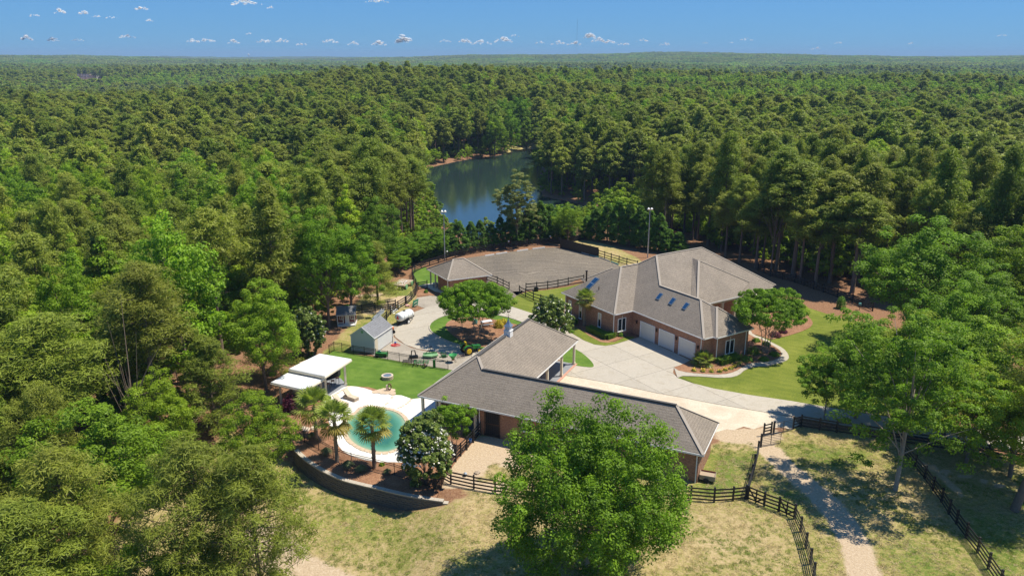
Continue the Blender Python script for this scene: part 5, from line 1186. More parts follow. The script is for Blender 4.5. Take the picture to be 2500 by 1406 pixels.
# ------------------------------------------------------------------ far buildings
def farhouse(px, py, z, w, d, h, rz, label, roofm, wallm, rh=2.6, nwin=4):
    p = P(px, py, z); t = thing('far_house', label, 'house', (p.x, p.y, z)); c_, s_ = math.cos(rz), math.sin(rz)
    F = lambda u, v, q=0: Vector((p.x+u*c_-v*s_, p.y+u*s_+v*c_, z+q))
    MB().prism([tuple(F(*k)[:2]) for k in ((-w/2,-d/2),(w/2,-d/2),(w/2,d/2),(-w/2,d/2))], z-3, z+h-.01).build('wall', wallm, t)
    o = .5; hh = h+rh; k = d*.42
    roofpart(t, [[tuple(F(*q)) for q in l] for l in [[(-w/2-o,-d/2-o,h),(w/2+o,-d/2-o,h),(w/2-k,0,hh),(-w/2+k,0,hh)],[(w/2+o,-d/2-o,h),(w/2+o,d/2+o,h),(w/2-k,0,hh)],[(w/2+o,d/2+o,h),(-w/2-o,d/2+o,h),(-w/2+k,0,hh),(w/2-k,0,hh)],[(-w/2-o,d/2+o,h),(-w/2-o,-d/2-o,h),(-w/2+k,0,hh)]]], mat=roofm)
    for i in range(nwin):
        u = -w/2+w*(i+.5)/nwin; MB().add([F(u-.5,-d/2-.04,1), F(u+.5,-d/2-.04,1), F(u+.5,-d/2-.04,2.4), F(u-.5,-d/2-.04,2.4), F(u-.5,-d/2+.1,1), F(u+.5,-d/2+.1,1), F(u+.5,-d/2+.1,2.4), F(u-.5,-d/2+.1,2.4)], [(0,1,2,3),(0,4,5,1),(1,5,6,2),(2,6,7,3),(3,7,4,0)]).build('window', M_winglass, t)
    return t
FARH = []
def fh(*a, **k): FARH.append(farhouse(*a, **k))
fh(206,190,-2,22,11,7,.2,'pale two storey house among the far trees at the upper left', M_copper, M_white)
fh(232,191,-2,18,10,6,-.3,'far house with brown roof right beside the pale two storey house', M_copper, M_white)
fh(77,178,0,14,9,5,.1,'far white house at the left edge of the valley', M_roofg, M_white)
fh(285,196,-3,14,8,4,.1,'low far house with pale blue wall above the left woods', M_roofg, M_white)
fh(362,170,0,8,8,6,.1,'tiny pale tower house in the far woods', M_roofg, M_white)
fh(617,328,5,15,9,4.5,.25,'reddish brown roofed house half hidden in the woods left of the lake', M_copper, M_brick, rh=3)
fh(562,312,5,8,7,4,.25,'small tan gable house beyond the woods, left of the reddish roof', M_copper, M_cream, rh=2)
fh(1795,538,-4,17,10,4,-.15,'grey roofed neighbour house seen between the pine trunks', M_roofg, M_brick, rh=3.2)
p = G(685,372); t = thing('gazebo', 'small pavilion with pale brown pyramid roof in a gap of the left woods', 'gazebo', tuple(p)); zz = p.z+11
for a in range(4):
    th = a*math.pi/2+.6; MB().tube([(p.x+2.2*math.cos(th), p.y+2.2*math.sin(th), p.z), (p.x+2.2*math.cos(th), p.y+2.2*math.sin(th), zz)], .12, 6).build('post', M_cream, t)
b = MB()
for a in range(4):
    t0, t1 = a*math.pi/2+.6, (a+1)*math.pi/2+.6; b.poly([(p.x+3.2*math.cos(t0), p.y+3.2*math.sin(t0), zz), (p.x+3.2*math.cos(t1), p.y+3.2*math.sin(t1), zz), (p.x, p.y, zz+2.0)])
b.build('roof', M_copper, t)
p = P(1255,357,-5.4); t = thing('white_boat', 'small white boat pulled up on the far lake shore', 'boat', tuple(p)); MB().add([(p.x-2.6,p.y,-5.2),(p.x+2.4,p.y-.7,-5.2),(p.x+2.4,p.y+.7,-5.2),(p.x-2.6,p.y,-4.5),(p.x+2.5,p.y-1,-4.5),(p.x+2.5,p.y+1,-4.5),(p.x-.5,p.y-1,-4.5),(p.x-.5,p.y+1,-4.5)], [(0,1,2),(0,3,6,4,1),(0,2,5,7,3),(1,4,5,2),(3,7,5,4,6)]).build('hull', M_white, t)
# radio mast and water tower on the horizon
mx0 = P(1401,140,20.0); D = 9950.0; x_m = (1401-1250)/FPX*D; t = thing('radio_mast', 'very tall thin radio mast on the horizon', 'mast', (x_m, D, 20))
b = MB().tube([(x_m, D, 20), (x_m, D, 475)], 1.3, 5); b.build('mast', M_lead, t)
x_m = (634-1250)/FPX*6500; t = thing('water_tower', 'tiny white water tower on the far horizon', 'tower', (x_m, 6500, 30)); MB().tube([(x_m,6500,10),(x_m,6500,50)], 2.2, 8).build('stem', M_white, t); MB().lathe((x_m,6500,48), [(2,0),(9,5),(9,8),(2,12)], 14).build('tank', M_white, t)
# ------------------------------------------------------------------ foliage meshes
def leafmesh(name, C, Nn, size, asp, mat, tone, rng, quad=True, extra=None, twist=1.0):
    """C centres, Nn facing normals (numpy n x 3)"""
    n = len(C); r = rng.normal(size=(n, 3)); Nn = Nn/np.maximum(np.linalg.norm(Nn, axis=1, keepdims=True), 1e-6)
    a = np.cross(Nn, r); a /= np.maximum(np.linalg.norm(a, axis=1, keepdims=True), 1e-6); b = np.cross(Nn, a)
    s = (size*rng.uniform(.7, 1.3, n))[:, None]
    if quad:
        V = np.stack([C-a*s*.5, C-b*s*.5*asp, C+a*s*.5, C+b*s*.5*asp], 1).reshape(-1, 3); k = 4
    else:
        V = np.stack([C-b*s*.5*asp, C+b*s*.5*asp, C+a*s], 1).reshape(-1, 3); k = 3
    me = bpy.data.meshes.new(name); me.vertices.add(n*k); me.vertices.foreach_set('co', V.astype(np.float32).ravel())
    me.loops.add(n*k); me.polygons.add(n); me.loops.foreach_set('vertex_index', np.arange(n*k, dtype=np.int32))
    me.polygons.foreach_set('loop_start', np.arange(0, n*k, k, dtype=np.int32)); me.update(calc_edges=True)
    at_ = me.attributes.new('tone', 'FLOAT', 'POINT'); at_.data.foreach_set('value', np.repeat(np.clip(tone, 0, 1), k).astype(np.float32))
    me.materials.append(mat); return me
def unitv(rng, n):
    v = rng.normal(size=(n, 3)); return v/np.linalg.norm(v, axis=1, keepdims=True)
def clumps_leaves(rng, cc, rr, per, flat=.75, up=.45, shell=.55):
    """leaves over the outside of each clump; cc n x 3, rr n"""
    n = len(cc); d = unitv(rng, n*per); d[:, 2] += up*.85; d /= np.linalg.norm(d, axis=1, keepdims=True)
    rad = rr.repeat(per)*(.5+.62*rng.uniform(0, 1, n*per)**.7)
    C = cc.repeat(per, 0)+d*rad[:, None]*np.array([1, 1, flat])
    N = d+unitv(rng, n*per)*.75+np.array([0, 0, up]); return C, N, d
def tubes_mesh(name, tubes, mat):
    b = MB()
    for pts, rad, n in tubes: b.tube(pts, rad, n, cap=False)
    return b.mesh(name, mat, smooth_=True)
def pine(rng, h=20., r=3.6, base=.5, nb=52, per=62, tuft=.42, asp=.32, lean=0., conical=.0, dead=True, mat=None, clr=1.0, flat=.85):
    tx = [(lean*h*t+.12*math.sin(3*t+rng.uniform(0, 6))*t, .12*math.cos(4*t)*t, h*t) for t in np.linspace(0, .97, 7)]
    tubes = [(tx, list(np.linspace(.30, .05, 7)*h/20), 7)]; cc = []; rr = []
    trunk = lambda t: np.array([np.interp(t, np.linspace(0, .97, 7), [p[i] for p in tx]) for i in range(3)])
    lob = rng.uniform(0, 6.28, 3)
    for i in range(nb):
        t = base+(1-base)*((i+.5)/nb)**.9*.985; f = (t-base)/(1-base)
        prof = (1-f)**(.72+.35*conical)*(.5+.85*min(1, f*3.0+conical))
        az = i*2.4+rng.uniform(-.5, .5); L = max(.35, r*prof*rng.uniform(.62, 1.12)*(1+.22*math.sin(2*az+lob[0])+.12*math.sin(3*az+lob[1])))
        p0 = trunk(t*.97); up = .10+.45*f+rng.uniform(-.12, .12)
        p1 = p0+np.array([math.cos(az)*L*.55, math.sin(az)*L*.55, L*up*.35]); p2 = p0+np.array([math.cos(az)*L, math.sin(az)*L, L*up])
        tubes.append(([tuple(p0), tuple(p1), tuple(p2)], [.07*h/20, .045*h/20, .015], 4))
        for s in ((.45, .78, 1.0) if L > 1.3 else (.6, 1.0)):
            q = p0+(p2-p0)*s; k = 1 if s < .7 else 2
            for _ in range(k):
                cc.append(q+rng.normal(size=3)*np.array([.45, .45, .16])*clr); rr.append(rng.uniform(.6, 1.0)*clr*(.8+.35*(1-f)))
    cc.append(trunk(.97)+np.array([0, 0, .1])); rr.append(.7*clr); cc.append(trunk(.92)); rr.append(.9*clr)
    cc = np.array(cc); rr = np.array(rr); C, N, d = clumps_leaves(rng, cc, rr, per, flat, .6)
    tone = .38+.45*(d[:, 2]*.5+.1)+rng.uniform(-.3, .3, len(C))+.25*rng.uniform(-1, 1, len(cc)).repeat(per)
    if dead:
        for i in range(10):
            t = base*rng.uniform(.55, 1.05); az = rng.uniform(0, 6.28); L = r*rng.uniform(.25, .6); p0 = trunk(t)
            tubes.append(([tuple(p0), tuple(p0+np.array([math.cos(az)*L, math.sin(az)*L, rng.uniform(-.1, .25)*L]))], [.05, .012], 4))
    return dict(crown=leafmesh('crown', C, N, tuft, asp, mat or M_pine, tone, rng, False), trunk=tubes_mesh('trunk', tubes, M_bark), h=h, r=r)
def broad(rng, h=16., r=4.6, base=.25, nc=190, per=95, leaf=.30, mat=None, bark=None, rz=None, clump=1.0, lumpy=.24, trunks=1, top=1.0, flat=.8, spread=0.0, umbrella=0.0, narrow=0):
    zc = h*(base+(1-base)*.47); rz_ = rz or h*(1-base)*.53; cc = []; rr = []
    ph = rng.uniform(0, 6.28, 6)
    n = 0
    while n < nc:
        d = unitv(rng, 1)[0]
        if d[2] < -.55 and rng.random() < .8: continue
        az = math.atan2(d[1], d[0]); el = d[2]
        m = 1+lumpy*(math.sin(2*az+ph[0]+2*el)+.7*math.sin(3*az+ph[1]-3*el)+.6*math.sin(5*el+ph[2]+az))/1.6
        f = rng.uniform(.55, 1.0)**.6 if rng.random() < .78 else rng.uniform(.2, .7)
        k = r*m*f; z = d[2]*rz_*m*f
        wz = 1.0-narrow*max(0, el)*.5
        p = np.array([d[0]*k*wz, d[1]*k*wz, zc+z])
        if umbrella: p[2] = zc+z*(.65) + umbrella*(1-(f*math.hypot(d[0], d[1]))**2)
        cc.append(p); rr.append(clump*rng.uniform(.5, 1.05)*(r/4.6)**.5); n += 1
    cc = np.array(cc); rr = np.array(rr); C, N, d = clumps_leaves(rng, cc, rr, per, flat, .5)
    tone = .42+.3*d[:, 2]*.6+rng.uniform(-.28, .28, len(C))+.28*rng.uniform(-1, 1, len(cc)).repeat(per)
    tubes = []; 
    for t in range(trunks):
        a0 = 6.28*t/trunks+ph[3]; off = np.array([math.cos(a0), math.sin(a0), 0])*(.0 if trunks == 1 else .25)
        lean = np.array([math.cos(a0), math.sin(a0), 0])*(.3 if trunks == 1 else r*.28)
        tp = off+lean+np.array([0, 0, zc*.95]); tubes.append(([tuple(off), tuple(off*.8+lean*.4+np.array([0, 0, zc*.5])), tuple(tp)], [.0135*h*(1 if trunks == 1 else .55), .010*h*(1 if trunks == 1 else .55), .004*h], 7))
        for i in range(int(22/trunks)):
            q = cc[rng.integers(len(cc))]; s = rng.uniform(.3, .9); p0 = off*(1-s)+(tp-off)*s*1.0+off*s
            mid = p0+(q-p0)*.5+np.array([0, 0, .25])
            tubes.append(([tuple(p0), tuple(mid), tuple(q)], [.0045*h, .003*h, .012], 4))
    return dict(crown=leafmesh('crown', C, N, leaf, .62, mat or M_leaf, tone, rng), trunk=tubes_mesh('trunk', tubes, bark or M_bark), h=h, r=r)
def cypress(rng, h=8.5, r=1.7, per=60, nc=150, mat=None, leaf=.34):
    cc = []; rr = []
    for i in range(nc):
        f = rng.uniform(0, 1)**1.15; az = rng.uniform(0, 6.28); R_ = r*(1-f)**.62*(.8+.35*min(1, f*6))*rng.uniform(.72, 1.12)
        cc.append([math.cos(az)*R_, math.sin(az)*R_, .25+f*h*.95+.35*R_]); rr.append(rng.uniform(.28, .5)*(1.1-.5*f))
    cc = np.array(cc); rr = np.array(rr); C, N, d = clumps_leaves(rng, cc, rr, per, 1.35, .7)
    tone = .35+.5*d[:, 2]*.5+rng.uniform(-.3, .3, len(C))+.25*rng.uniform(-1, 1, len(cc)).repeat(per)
    return dict(crown=leafmesh('crown', C, N, leaf, .5, mat or M_cyp, tone, rng, False), trunk=tubes_mesh('trunk', [([(0,0,0),(0,0,h*.5),(0,0,h*.97)], [.14,.1,.02], 6)], M_bark), h=h, r=r)
r_ = lambda s: np.random.default_rng(s)
PINES = [pine(r_(1), conical=.15), pine(r_(2), base=.38, r=3.7, nb=60, conical=.3), pine(r_(3), base=.55, r=3.3, nb=42), pine(r_(4), h=20, base=.36, r=3.5, nb=52, conical=.6), pine(r_(5), base=.52, r=4.2, nb=48, clr=1.1), pine(r_(6), base=.68, r=3.4, nb=32, clr=1.1)]
BROADS = [broad(r_(21)), broad(r_(22), r=4.0, lumpy=.34), broad(r_(23), r=5.2, base=.3, nc=220), broad(r_(24), h=18, r=3.6, base=.12, narrow=1)]
NEARP = [pine(r_(31), per=95, tuft=.34, asp=.2, nb=60), pine(r_(32), per=90, tuft=.34, asp=.2, base=.4, r=4.3, nb=70), pine(r_(33), h=14, r=3.1, base=.1, nb=70, per=75, tuft=.32, asp=.2, conical=.8, clr=.75)]
WIDEP = pine(r_(35), h=15, r=4.8, per=70, tuft=.36, asp=.17, base=.22, nb=74, clr=.82)
NEARB = [broad(r_(41), per=150, nc=260, leaf=.2, clump=.85), broad(r_(42), r=4.1, per=150, nc=240, leaf=.2, lumpy=.34, clump=.85)]

def put(proto, loc, h, rad, label, cat='tree', name='broadleaf_tree', group=None, rz=None, mat=None, parts=('crown', 'trunk')):
    rz = random.uniform(0, 6.28) if rz is None else rz
    t = thing(name, label, cat, tuple(loc), rz, group); sx = rad/proto['r']; sz = h/proto['h']; t.scale = (sx, sx, sz)
    for k in parts:
        me = proto[k]
        if mat is not None and k == 'crown': me = me.copy(); me.materials.clear(); me.materials.append(mat)
        o = bpy.data.objects.new(k, me); COL.objects.link(o); o.parent = t
    return t
LIMES = (M_lime, M_crape)
KEEP = []   # (x, y, r) crowns already standing
def ptree(proto, px, py, h, rad, label, where='top', **k):
    loc = by_top(px, py, h) if where == 'top' else G(px, py)
    KEEP.append((loc.x, loc.y, rad)); return put(proto, loc, h, rad, label, **k)

# ------------------------------------------------------------------ the trees one can tell apart
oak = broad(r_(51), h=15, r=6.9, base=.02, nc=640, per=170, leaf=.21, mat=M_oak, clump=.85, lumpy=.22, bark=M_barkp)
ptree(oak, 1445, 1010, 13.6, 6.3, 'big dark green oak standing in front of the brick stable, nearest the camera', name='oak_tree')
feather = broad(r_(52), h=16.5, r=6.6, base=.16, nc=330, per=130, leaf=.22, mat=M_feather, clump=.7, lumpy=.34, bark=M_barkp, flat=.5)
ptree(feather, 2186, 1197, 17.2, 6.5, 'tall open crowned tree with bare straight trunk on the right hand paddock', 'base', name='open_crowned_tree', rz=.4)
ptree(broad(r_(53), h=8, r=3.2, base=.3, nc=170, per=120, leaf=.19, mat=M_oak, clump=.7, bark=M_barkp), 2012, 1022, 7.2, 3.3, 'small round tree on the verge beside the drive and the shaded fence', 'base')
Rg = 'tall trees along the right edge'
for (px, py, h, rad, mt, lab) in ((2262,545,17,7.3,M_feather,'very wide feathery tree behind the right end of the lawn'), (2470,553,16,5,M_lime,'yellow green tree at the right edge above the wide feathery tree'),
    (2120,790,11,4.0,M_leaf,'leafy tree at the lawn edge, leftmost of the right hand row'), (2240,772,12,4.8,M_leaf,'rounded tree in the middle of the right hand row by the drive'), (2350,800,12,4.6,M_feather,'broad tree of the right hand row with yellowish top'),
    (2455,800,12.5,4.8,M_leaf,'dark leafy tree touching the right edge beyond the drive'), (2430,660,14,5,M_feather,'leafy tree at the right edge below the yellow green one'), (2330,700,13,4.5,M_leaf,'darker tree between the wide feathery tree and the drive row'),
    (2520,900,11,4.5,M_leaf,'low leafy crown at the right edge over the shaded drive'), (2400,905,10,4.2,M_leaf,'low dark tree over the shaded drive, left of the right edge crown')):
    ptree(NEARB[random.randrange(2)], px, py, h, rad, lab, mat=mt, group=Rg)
t_r = put(NEARP[0], G(2476,1246), 19, 4.6, 'tall pine leaning out of the picture at the right edge, only its trunk in view', name='pine_tree', rz=0); t_r.rotation_euler = (0, math.radians(11), 0)
# left hand side
Lg = 'trees on the left of the pool'
for (pr, px, py, h, rad, mt, wh, nm, lab) in (
    (NEARP[2], 527, 1062, 11.0, 3.7, None, 'base', 'pine_tree', 'young grey green pine with drooping sides left of the pool pavilion'),
    (NEARB[0], 614, 975, 9.0, 3.5, M_lime, 'top', 'broadleaf_tree', 'bright green tree just left of the purple maple and pool bed'),
    (WIDEP, 455, 1080, 15.5, 5.4, None, 'top', 'pine_tree', 'wide spreading pine at the bottom left with bare grey twigs'),
    (WIDEP, 600, 1095, 15.0, 4.8, None, 'top', 'pine_tree', 'pine reaching right over the dry field at the bottom left'),
    (NEARB[0], 215, 1012, 14, 5.6, M_leaf, 'top', 'broadleaf_tree', 'broad blue green tree at the lower left'),
    (NEARB[1], 375, 925, 11, 3.4, M_leaf, 'top', 'broadleaf_tree', 'small bright leafy tree behind the wide pine at the lower left'),
    (NEARP[0], 95, 770, 18, 5.6, None, 'top', 'pine_tree', 'large pine with thick forked grey limbs at the left edge'),
    (WIDEP, 120, 1095, 16, 5.4, None, 'top', 'pine_tree', 'dense pine filling the lower left corner'),
    (NEARP[0], 10, 1230, 15, 4.2, None, 'top', 'pine_tree', 'pine cut off by the lower left corner'),
    (NEARB[0], 115, 1345, 10, 3.4, M_lime, 'top', 'broadleaf_tree', 'yellow green tree at the bottom edge near the lower left corner'),
    (NEARB[1], 395, 1345, 9, 3.6, M_lime, 'top', 'broadleaf_tree', 'yellow green tree at the bottom edge below the wide pine'),
    (NEARP[0], 455, 905, 18, 4.6, None, 'base', 'pine_tree', 'tall pine with long dark bare trunk behind the young pine'),
    (NEARP[0], 330, 640, 19, 4.8, None, 'top', 'pine_tree', 'pine above the long bare trunk at the middle left'),
    (NEARP[2], 655, 745, 9.2, 2.8, None, 'top', 'pine_tree', 'dense green pine just left of the white flowering magnolia'),
    (NEARB[0], 625, 700, 13, 4.4, M_leaf, 'top', 'broadleaf_tree', 'leafy tree behind the pine left of the magnolia'),
    (NEARB[1], 715, 520, 16, 4.8, M_oak, 'top', 'broadleaf_tree', 'tall bright green tree left of the biggest one above the playhouse'),
    (NEARB[0], 783, 520, 17, 5.0, M_oak, 'top', 'broadleaf_tree', 'big bright green tree standing over the playhouse'),
    (NEARB[1], 845, 560, 14, 4.0, M_oak, 'top', 'broadleaf_tree', 'layered bright green tree between playhouse and sandy patch'),
    (NEARB[0], 905, 492, 14, 4.4, M_leaf, 'top', 'broadleaf_tree', 'round green tree beyond the sandy patch left of the flat wagon'),
    (NEARP[2], 915, 590, 10.5, 3.2, None, 'top', 'pine_tree', 'greyish pine hanging over the shaded ground left of the wagon')):
    ptree(pr, px, py, h, rad, lab, wh, name=nm, mat=mt, group=Lg)
# pale pine by the lake, willow, cypress screen
ptree(broad(r_(61), h=14, r=4.2, base=.25, nc=230, per=130, leaf=.22, mat=M_bluepine, clump=.7, lumpy=.3, flat=.5), 1263, 425, 15, 4.3, 'pale grey green pine standing alone before the lake', name='pine_tree')
ptree(NEARB[0], 1388, 503, 8, 3.0, 'bright yellow green willow between the two cypress groups', mat=M_lime, name='willow_tree')
CYP = [cypress(r_(71)), cypress(r_(72), h=8.5, r=1.9), cypress(r_(73), h=9, r=1.6)]
ORD = 'first second third fourth fifth sixth seventh eighth ninth tenth eleventh twelfth thirteenth fourteenth fifteenth sixteenth seventeenth eighteenth nineteenth twentieth'.split()
CYQ = ((1120,542,7.5,1.9),(1150,541,6.5,1.5),(1172,538,7,1.4),(1198,548,6.5,1.6),(1222,530,7.5,1.6),(1246,528,7.5,1.7),(1266,540,7.2,1.8),(1292,499,9,1.9),(1318,492,9.5,2.0),(1342,500,9,2.0),(1362,545,6.5,1.6),(1385,560,5.5,1.8),(1098,560,6,1.8),
        (1432,528,8,2.0),(1455,510,9,2.2),(1482,497,9.5,2.3),(1508,492,10,2.3),(1535,500,9.5,2.3),(1560,503,9.5,2.2),(1586,515,9.5,2.1),(1608,522,9,2.0),(1070,575,5.5,2.2),(1040,590,5.2,2.4),(1012,600,5.5,2.4),(992,622,5,2.2),(1055,600,4.8,2.0),(1630,560,8,2.1),(1655,570,8,2.1))
for k, (px, py, h, rad) in enumerate(CYQ):
    side = 'left group behind the arena' if px < 1420 else 'right group behind the solid screen'
    xs_g = sorted(q[0] for q in CYQ if (q[0] < 1420) == (px < 1420)); od = ORD[xs_g.index(px)]
    yb = float(np.interp(px, [990,1040,1092,1140,1184,1232,1300,1366,1430,1500,1600,1660], [640,628,622,614,606,599,591,584,584,594,612,622])); p_ = G(px, yb)
    h = max(4.5, HCAM-p_.z-p_.y*math.tan(TH-math.atan((703-py)/FPX))); rad *= 1.05 if px < 1420 else .86
    KEEP.append((p_.x, p_.y, rad)); put(CYP[k % 3], p_, h, rad, 'dark green cypress, %s from the left in the %s' % (od, side), name='cypress_tree', group='cypress screen, %s' % side, cat='tree')
for k, (x, y, h, rad) in enumerate(((655,222,21,4.2),(686,258,20,4.0),(708,268,18,3.2),(492,236,20,4.6),(476,560,14,2.8),(62,465,19,5.2),(345,400,19,5.0),(440,435,18,4.0),(240,430,19,4.2),(515,640,12,3.4),(1945,262,20,5.2),(2180,252,22,7.0),(2310,256,20,6.0),(2060,280,19,4.0),(1208,276,20,5.0),(1248,278,19,4.6),(1285,284,18,4.0),(960,310,19,3.6),(1095,265,19,3.4),(1540,168,19,5),(1390,188,19,5),(1480,200,19,5.5),(1575,218,19,5.5),(1330,205,19,5),(1625,240,20,5.5),(855,180,20,5),(800,172,20,5),(575,110,18,5))):
    ptree(BROADS[(0, 3, 1)[k % 3]], x, y, h, rad, 'bright yellow green tree in the %s wood, %s of these from the left' % ('left' if x < 1100 else 'right', ORD[:20][min(19, sorted(q for q in (655,686,708,492,476,62,345,440,240,515,960,1095,855,800,575) if True).index(x) if x < 1100 else sorted((1945,2180,2310,2060,1208,1248,1285,1540,1390,1480,1575,1330,1625)).index(x))]), mat=LIMES[k % 2], group='yellow green trees in the wood')
for x, y, h, rad, l in ((950,572,9,3.6,'green tree left of the arena fence beside the flat wagon'),(988,583,8,3.1,'green tree behind the flat wagon'),(974,628,5,2.4,'low bushy tree just above the flat wagon'),(1022,570,7.5,2.8,'leafy tree between flat wagon and floodlight pole'),(1060,560,7.5,2.6,'leafy tree right behind the left floodlight pole')):
    yb = {950: 655, 988: 652, 974: 668, 1022: 640, 1060: 629}[x]; p_ = G(x, yb); h = HCAM-p_.z-p_.y*math.tan(TH-math.atan((703-y)/FPX)); KEEP.append((p_.x, p_.y, rad)); put(NEARB[x % 2], p_, max(4, h), rad, l, mat=M_oak)
# crape myrtles
crape = broad(r_(81), h=7.2, r=5.0, base=.27, nc=520, per=120, leaf=.17, mat=M_crape, clump=.55, trunks=3, bark=M_barkp, umbrella=.8, lumpy=.12, flat=.6)
ptree(crape, 1163, 828, 8.5, 5.2, 'large spreading tree in the middle of the round drive', 'base', name='crape_myrtle')
ptree(broad(r_(82), h=5, r=2.0, base=.35, nc=60, per=120, leaf=.2, mat=M_crape, clump=.5, trunks=2, bark=M_barkp), 1128, 806, 4.6, 2.0, 'small shaded tree left of the large tree in the round drive', 'base', name='crape_myrtle')
crape2 = broad(r_(83), h=8, r=4.6, base=.30, nc=460, per=120, leaf=.17, mat=M_crape, clump=.55, trunks=4, bark=M_barkp, umbrella=.6, lumpy=.14, flat=.6)
ptree(crape2, 1868, 862, 9.3, 4.8, 'spreading multi stemmed tree in the bed at the right corner of the brick house', 'base', name='crape_myrtle')
# small tree at the sand yard
ptree(broad(r_(84), h=5, r=2.1, base=.35, nc=150, per=110, leaf=.14, mat=M_crape, clump=.6, trunks=3, bark=M_barkp, flat=.6), 1108, 1096, 5.2, 2.0, 'small round tree with pale stems between magnolia and sand yard fence', 'base', name='small_tree')
# magnolias with blossoms
def magnolia(px, py, h, rad, lab, seed, nb, wh='base'):
    pr = broad(r_(seed), h=h, r=rad, base=.04, nc=300, per=70, leaf=.26, mat=M_magn, clump=.5, lumpy=.12, flat=.9, rz=h*.5)
    t = ptree(pr, px, py, h, rad, lab, wh, name='magnolia_tree'); rg = r_(seed+1); n = nb
    d = unitv(rg, n); d[:, 2] = np.abs(d[:, 2])*.9-.15; C = np.c_[d[:, :2]*rad*1.0*rg.uniform(.85, 1.05, (n, 1)), h*.5+d[:, 2]*h*.52]
    C = C.repeat(5, 0)+rg.normal(size=(n*5, 3))*.05; me = leafmesh('blossoms', C, unitv(rg, n*5)+np.array([0, 0, .6]), .18, .7, M_petal, np.ones(n*5), rg)
    o = bpy.data.objects.new('blossoms', me); COL.objects.link(o); o.parent = t; o['kind'] = 'stuff'
magnolia(1040, 1180, 6.9, 2.6, 'magnolia with many white blossoms between pool and sand yard', 91, 230)
magnolia(755, 872, 7.0, 2.3, 'white flowering magnolia behind the pool pavilion roof', 93, 120)
magnolia(1345, 824, 6.2, 2.9, 'magnolia with few pale blossoms behind the stable roof by the house', 95, 70)
# palms
def palm(px, py, h, r, lab, seed, nf=30, trunk=True, dry=.2, pos_=None):
    rg = r_(seed); p = G(px, py); t = thing('palm_tree', lab, 'palm', tuple(p), 0, 'fan palms' if trunk else None)
    if trunk: 
        b = MB(); b.tube([p+Vector((0,0,h*k/8)) for k in range(9)], [.2-.05*k/8+(.02 if k % 2 else -.01) for k in range(9)], 9)
        for k in range(26):
            z = h*(.1+.88*k/26); a = k*2.4; b.tube([p+Vector((.15*math.cos(a), .15*math.sin(a), z)), p+Vector((.27*math.cos(a), .27*math.sin(a), z+.2))], [.05,.02], 4)
        b.build('trunk', M_palmtrunk, t)
    top = Vector((0, 0, h))
    for k in range(nf):
        a = k*2.4+rg.uniform(-.2, .2); el = math.radians(82-128*(k/nf)+rg.uniform(-10, 10)); L = r*.55*rg.uniform(.85, 1.1)
        d = Vector((math.cos(a)*math.cos(el), math.sin(a)*math.cos(el), math.sin(el))); st = top+d*L
        side = d.cross(Vector((0, 0, 1))).normalized(); upv = side.cross(d).normalized(); b = MB()
        b.tube([top, top+d*L*.6+upv*.05, st], .018, 4)
        nl = 17; R_ = r*.52*rg.uniform(.9, 1.15)
        for j in range(nl):
            th = math.radians(-115+230*j/(nl-1)); ld = d*math.cos(th)+side*math.sin(th); fold = .1*upv*(1 if j % 2 else -1)
            mid = st+ld*R_*.55+fold*.3; tip = st+ld*R_*(.85+.15*math.cos(th))+Vector((0, 0, -.16*R_)); w = d*math.sin(th)*-1+side*math.cos(th); w = w.normalized()*R_*.07
            v0, v1, v2, v3, v4 = st, mid-w+upv*.02, mid+w, tip, st
            b.add([v0, v1, v3, v2], [(0, 1, 2, 3)])
        me = b.mesh('frond', M_palmdry if k > nf*(1-dry) else M_palm); nv = len(me.vertices); A = me.attributes.new('tone', 'FLOAT', 'POINT'); A.data.foreach_set('value', np.full(nv, rg.uniform(.2, .95), np.float32)+rg.uniform(-.2, .2, nv).astype(np.float32))
        o = bpy.data.objects.new('frond', me); COL.objects.link(o); o.parent = t
    return t
palm(773, 1076, 3.9, 2.35, 'fan palm farthest left beside the purple maple', 101, 30)
palm(823, 1128, 4.7, 2.05, 'middle fan palm with yellow lower fronds at the pool edge', 102, 32, dry=.3)
palm(914, 1142, 4.6, 2.0, 'fan palm standing in front of the green pool water', 103, 32)
palm(1426, 797, 4.3, 1.75, 'fan palm against the front wall of the brick house', 104, 32, dry=.35)
palm(1714, 890, .5, 1.7, 'low bushy fan palm in the bed beside the third garage door', 105, 26, trunk=False, dry=0)
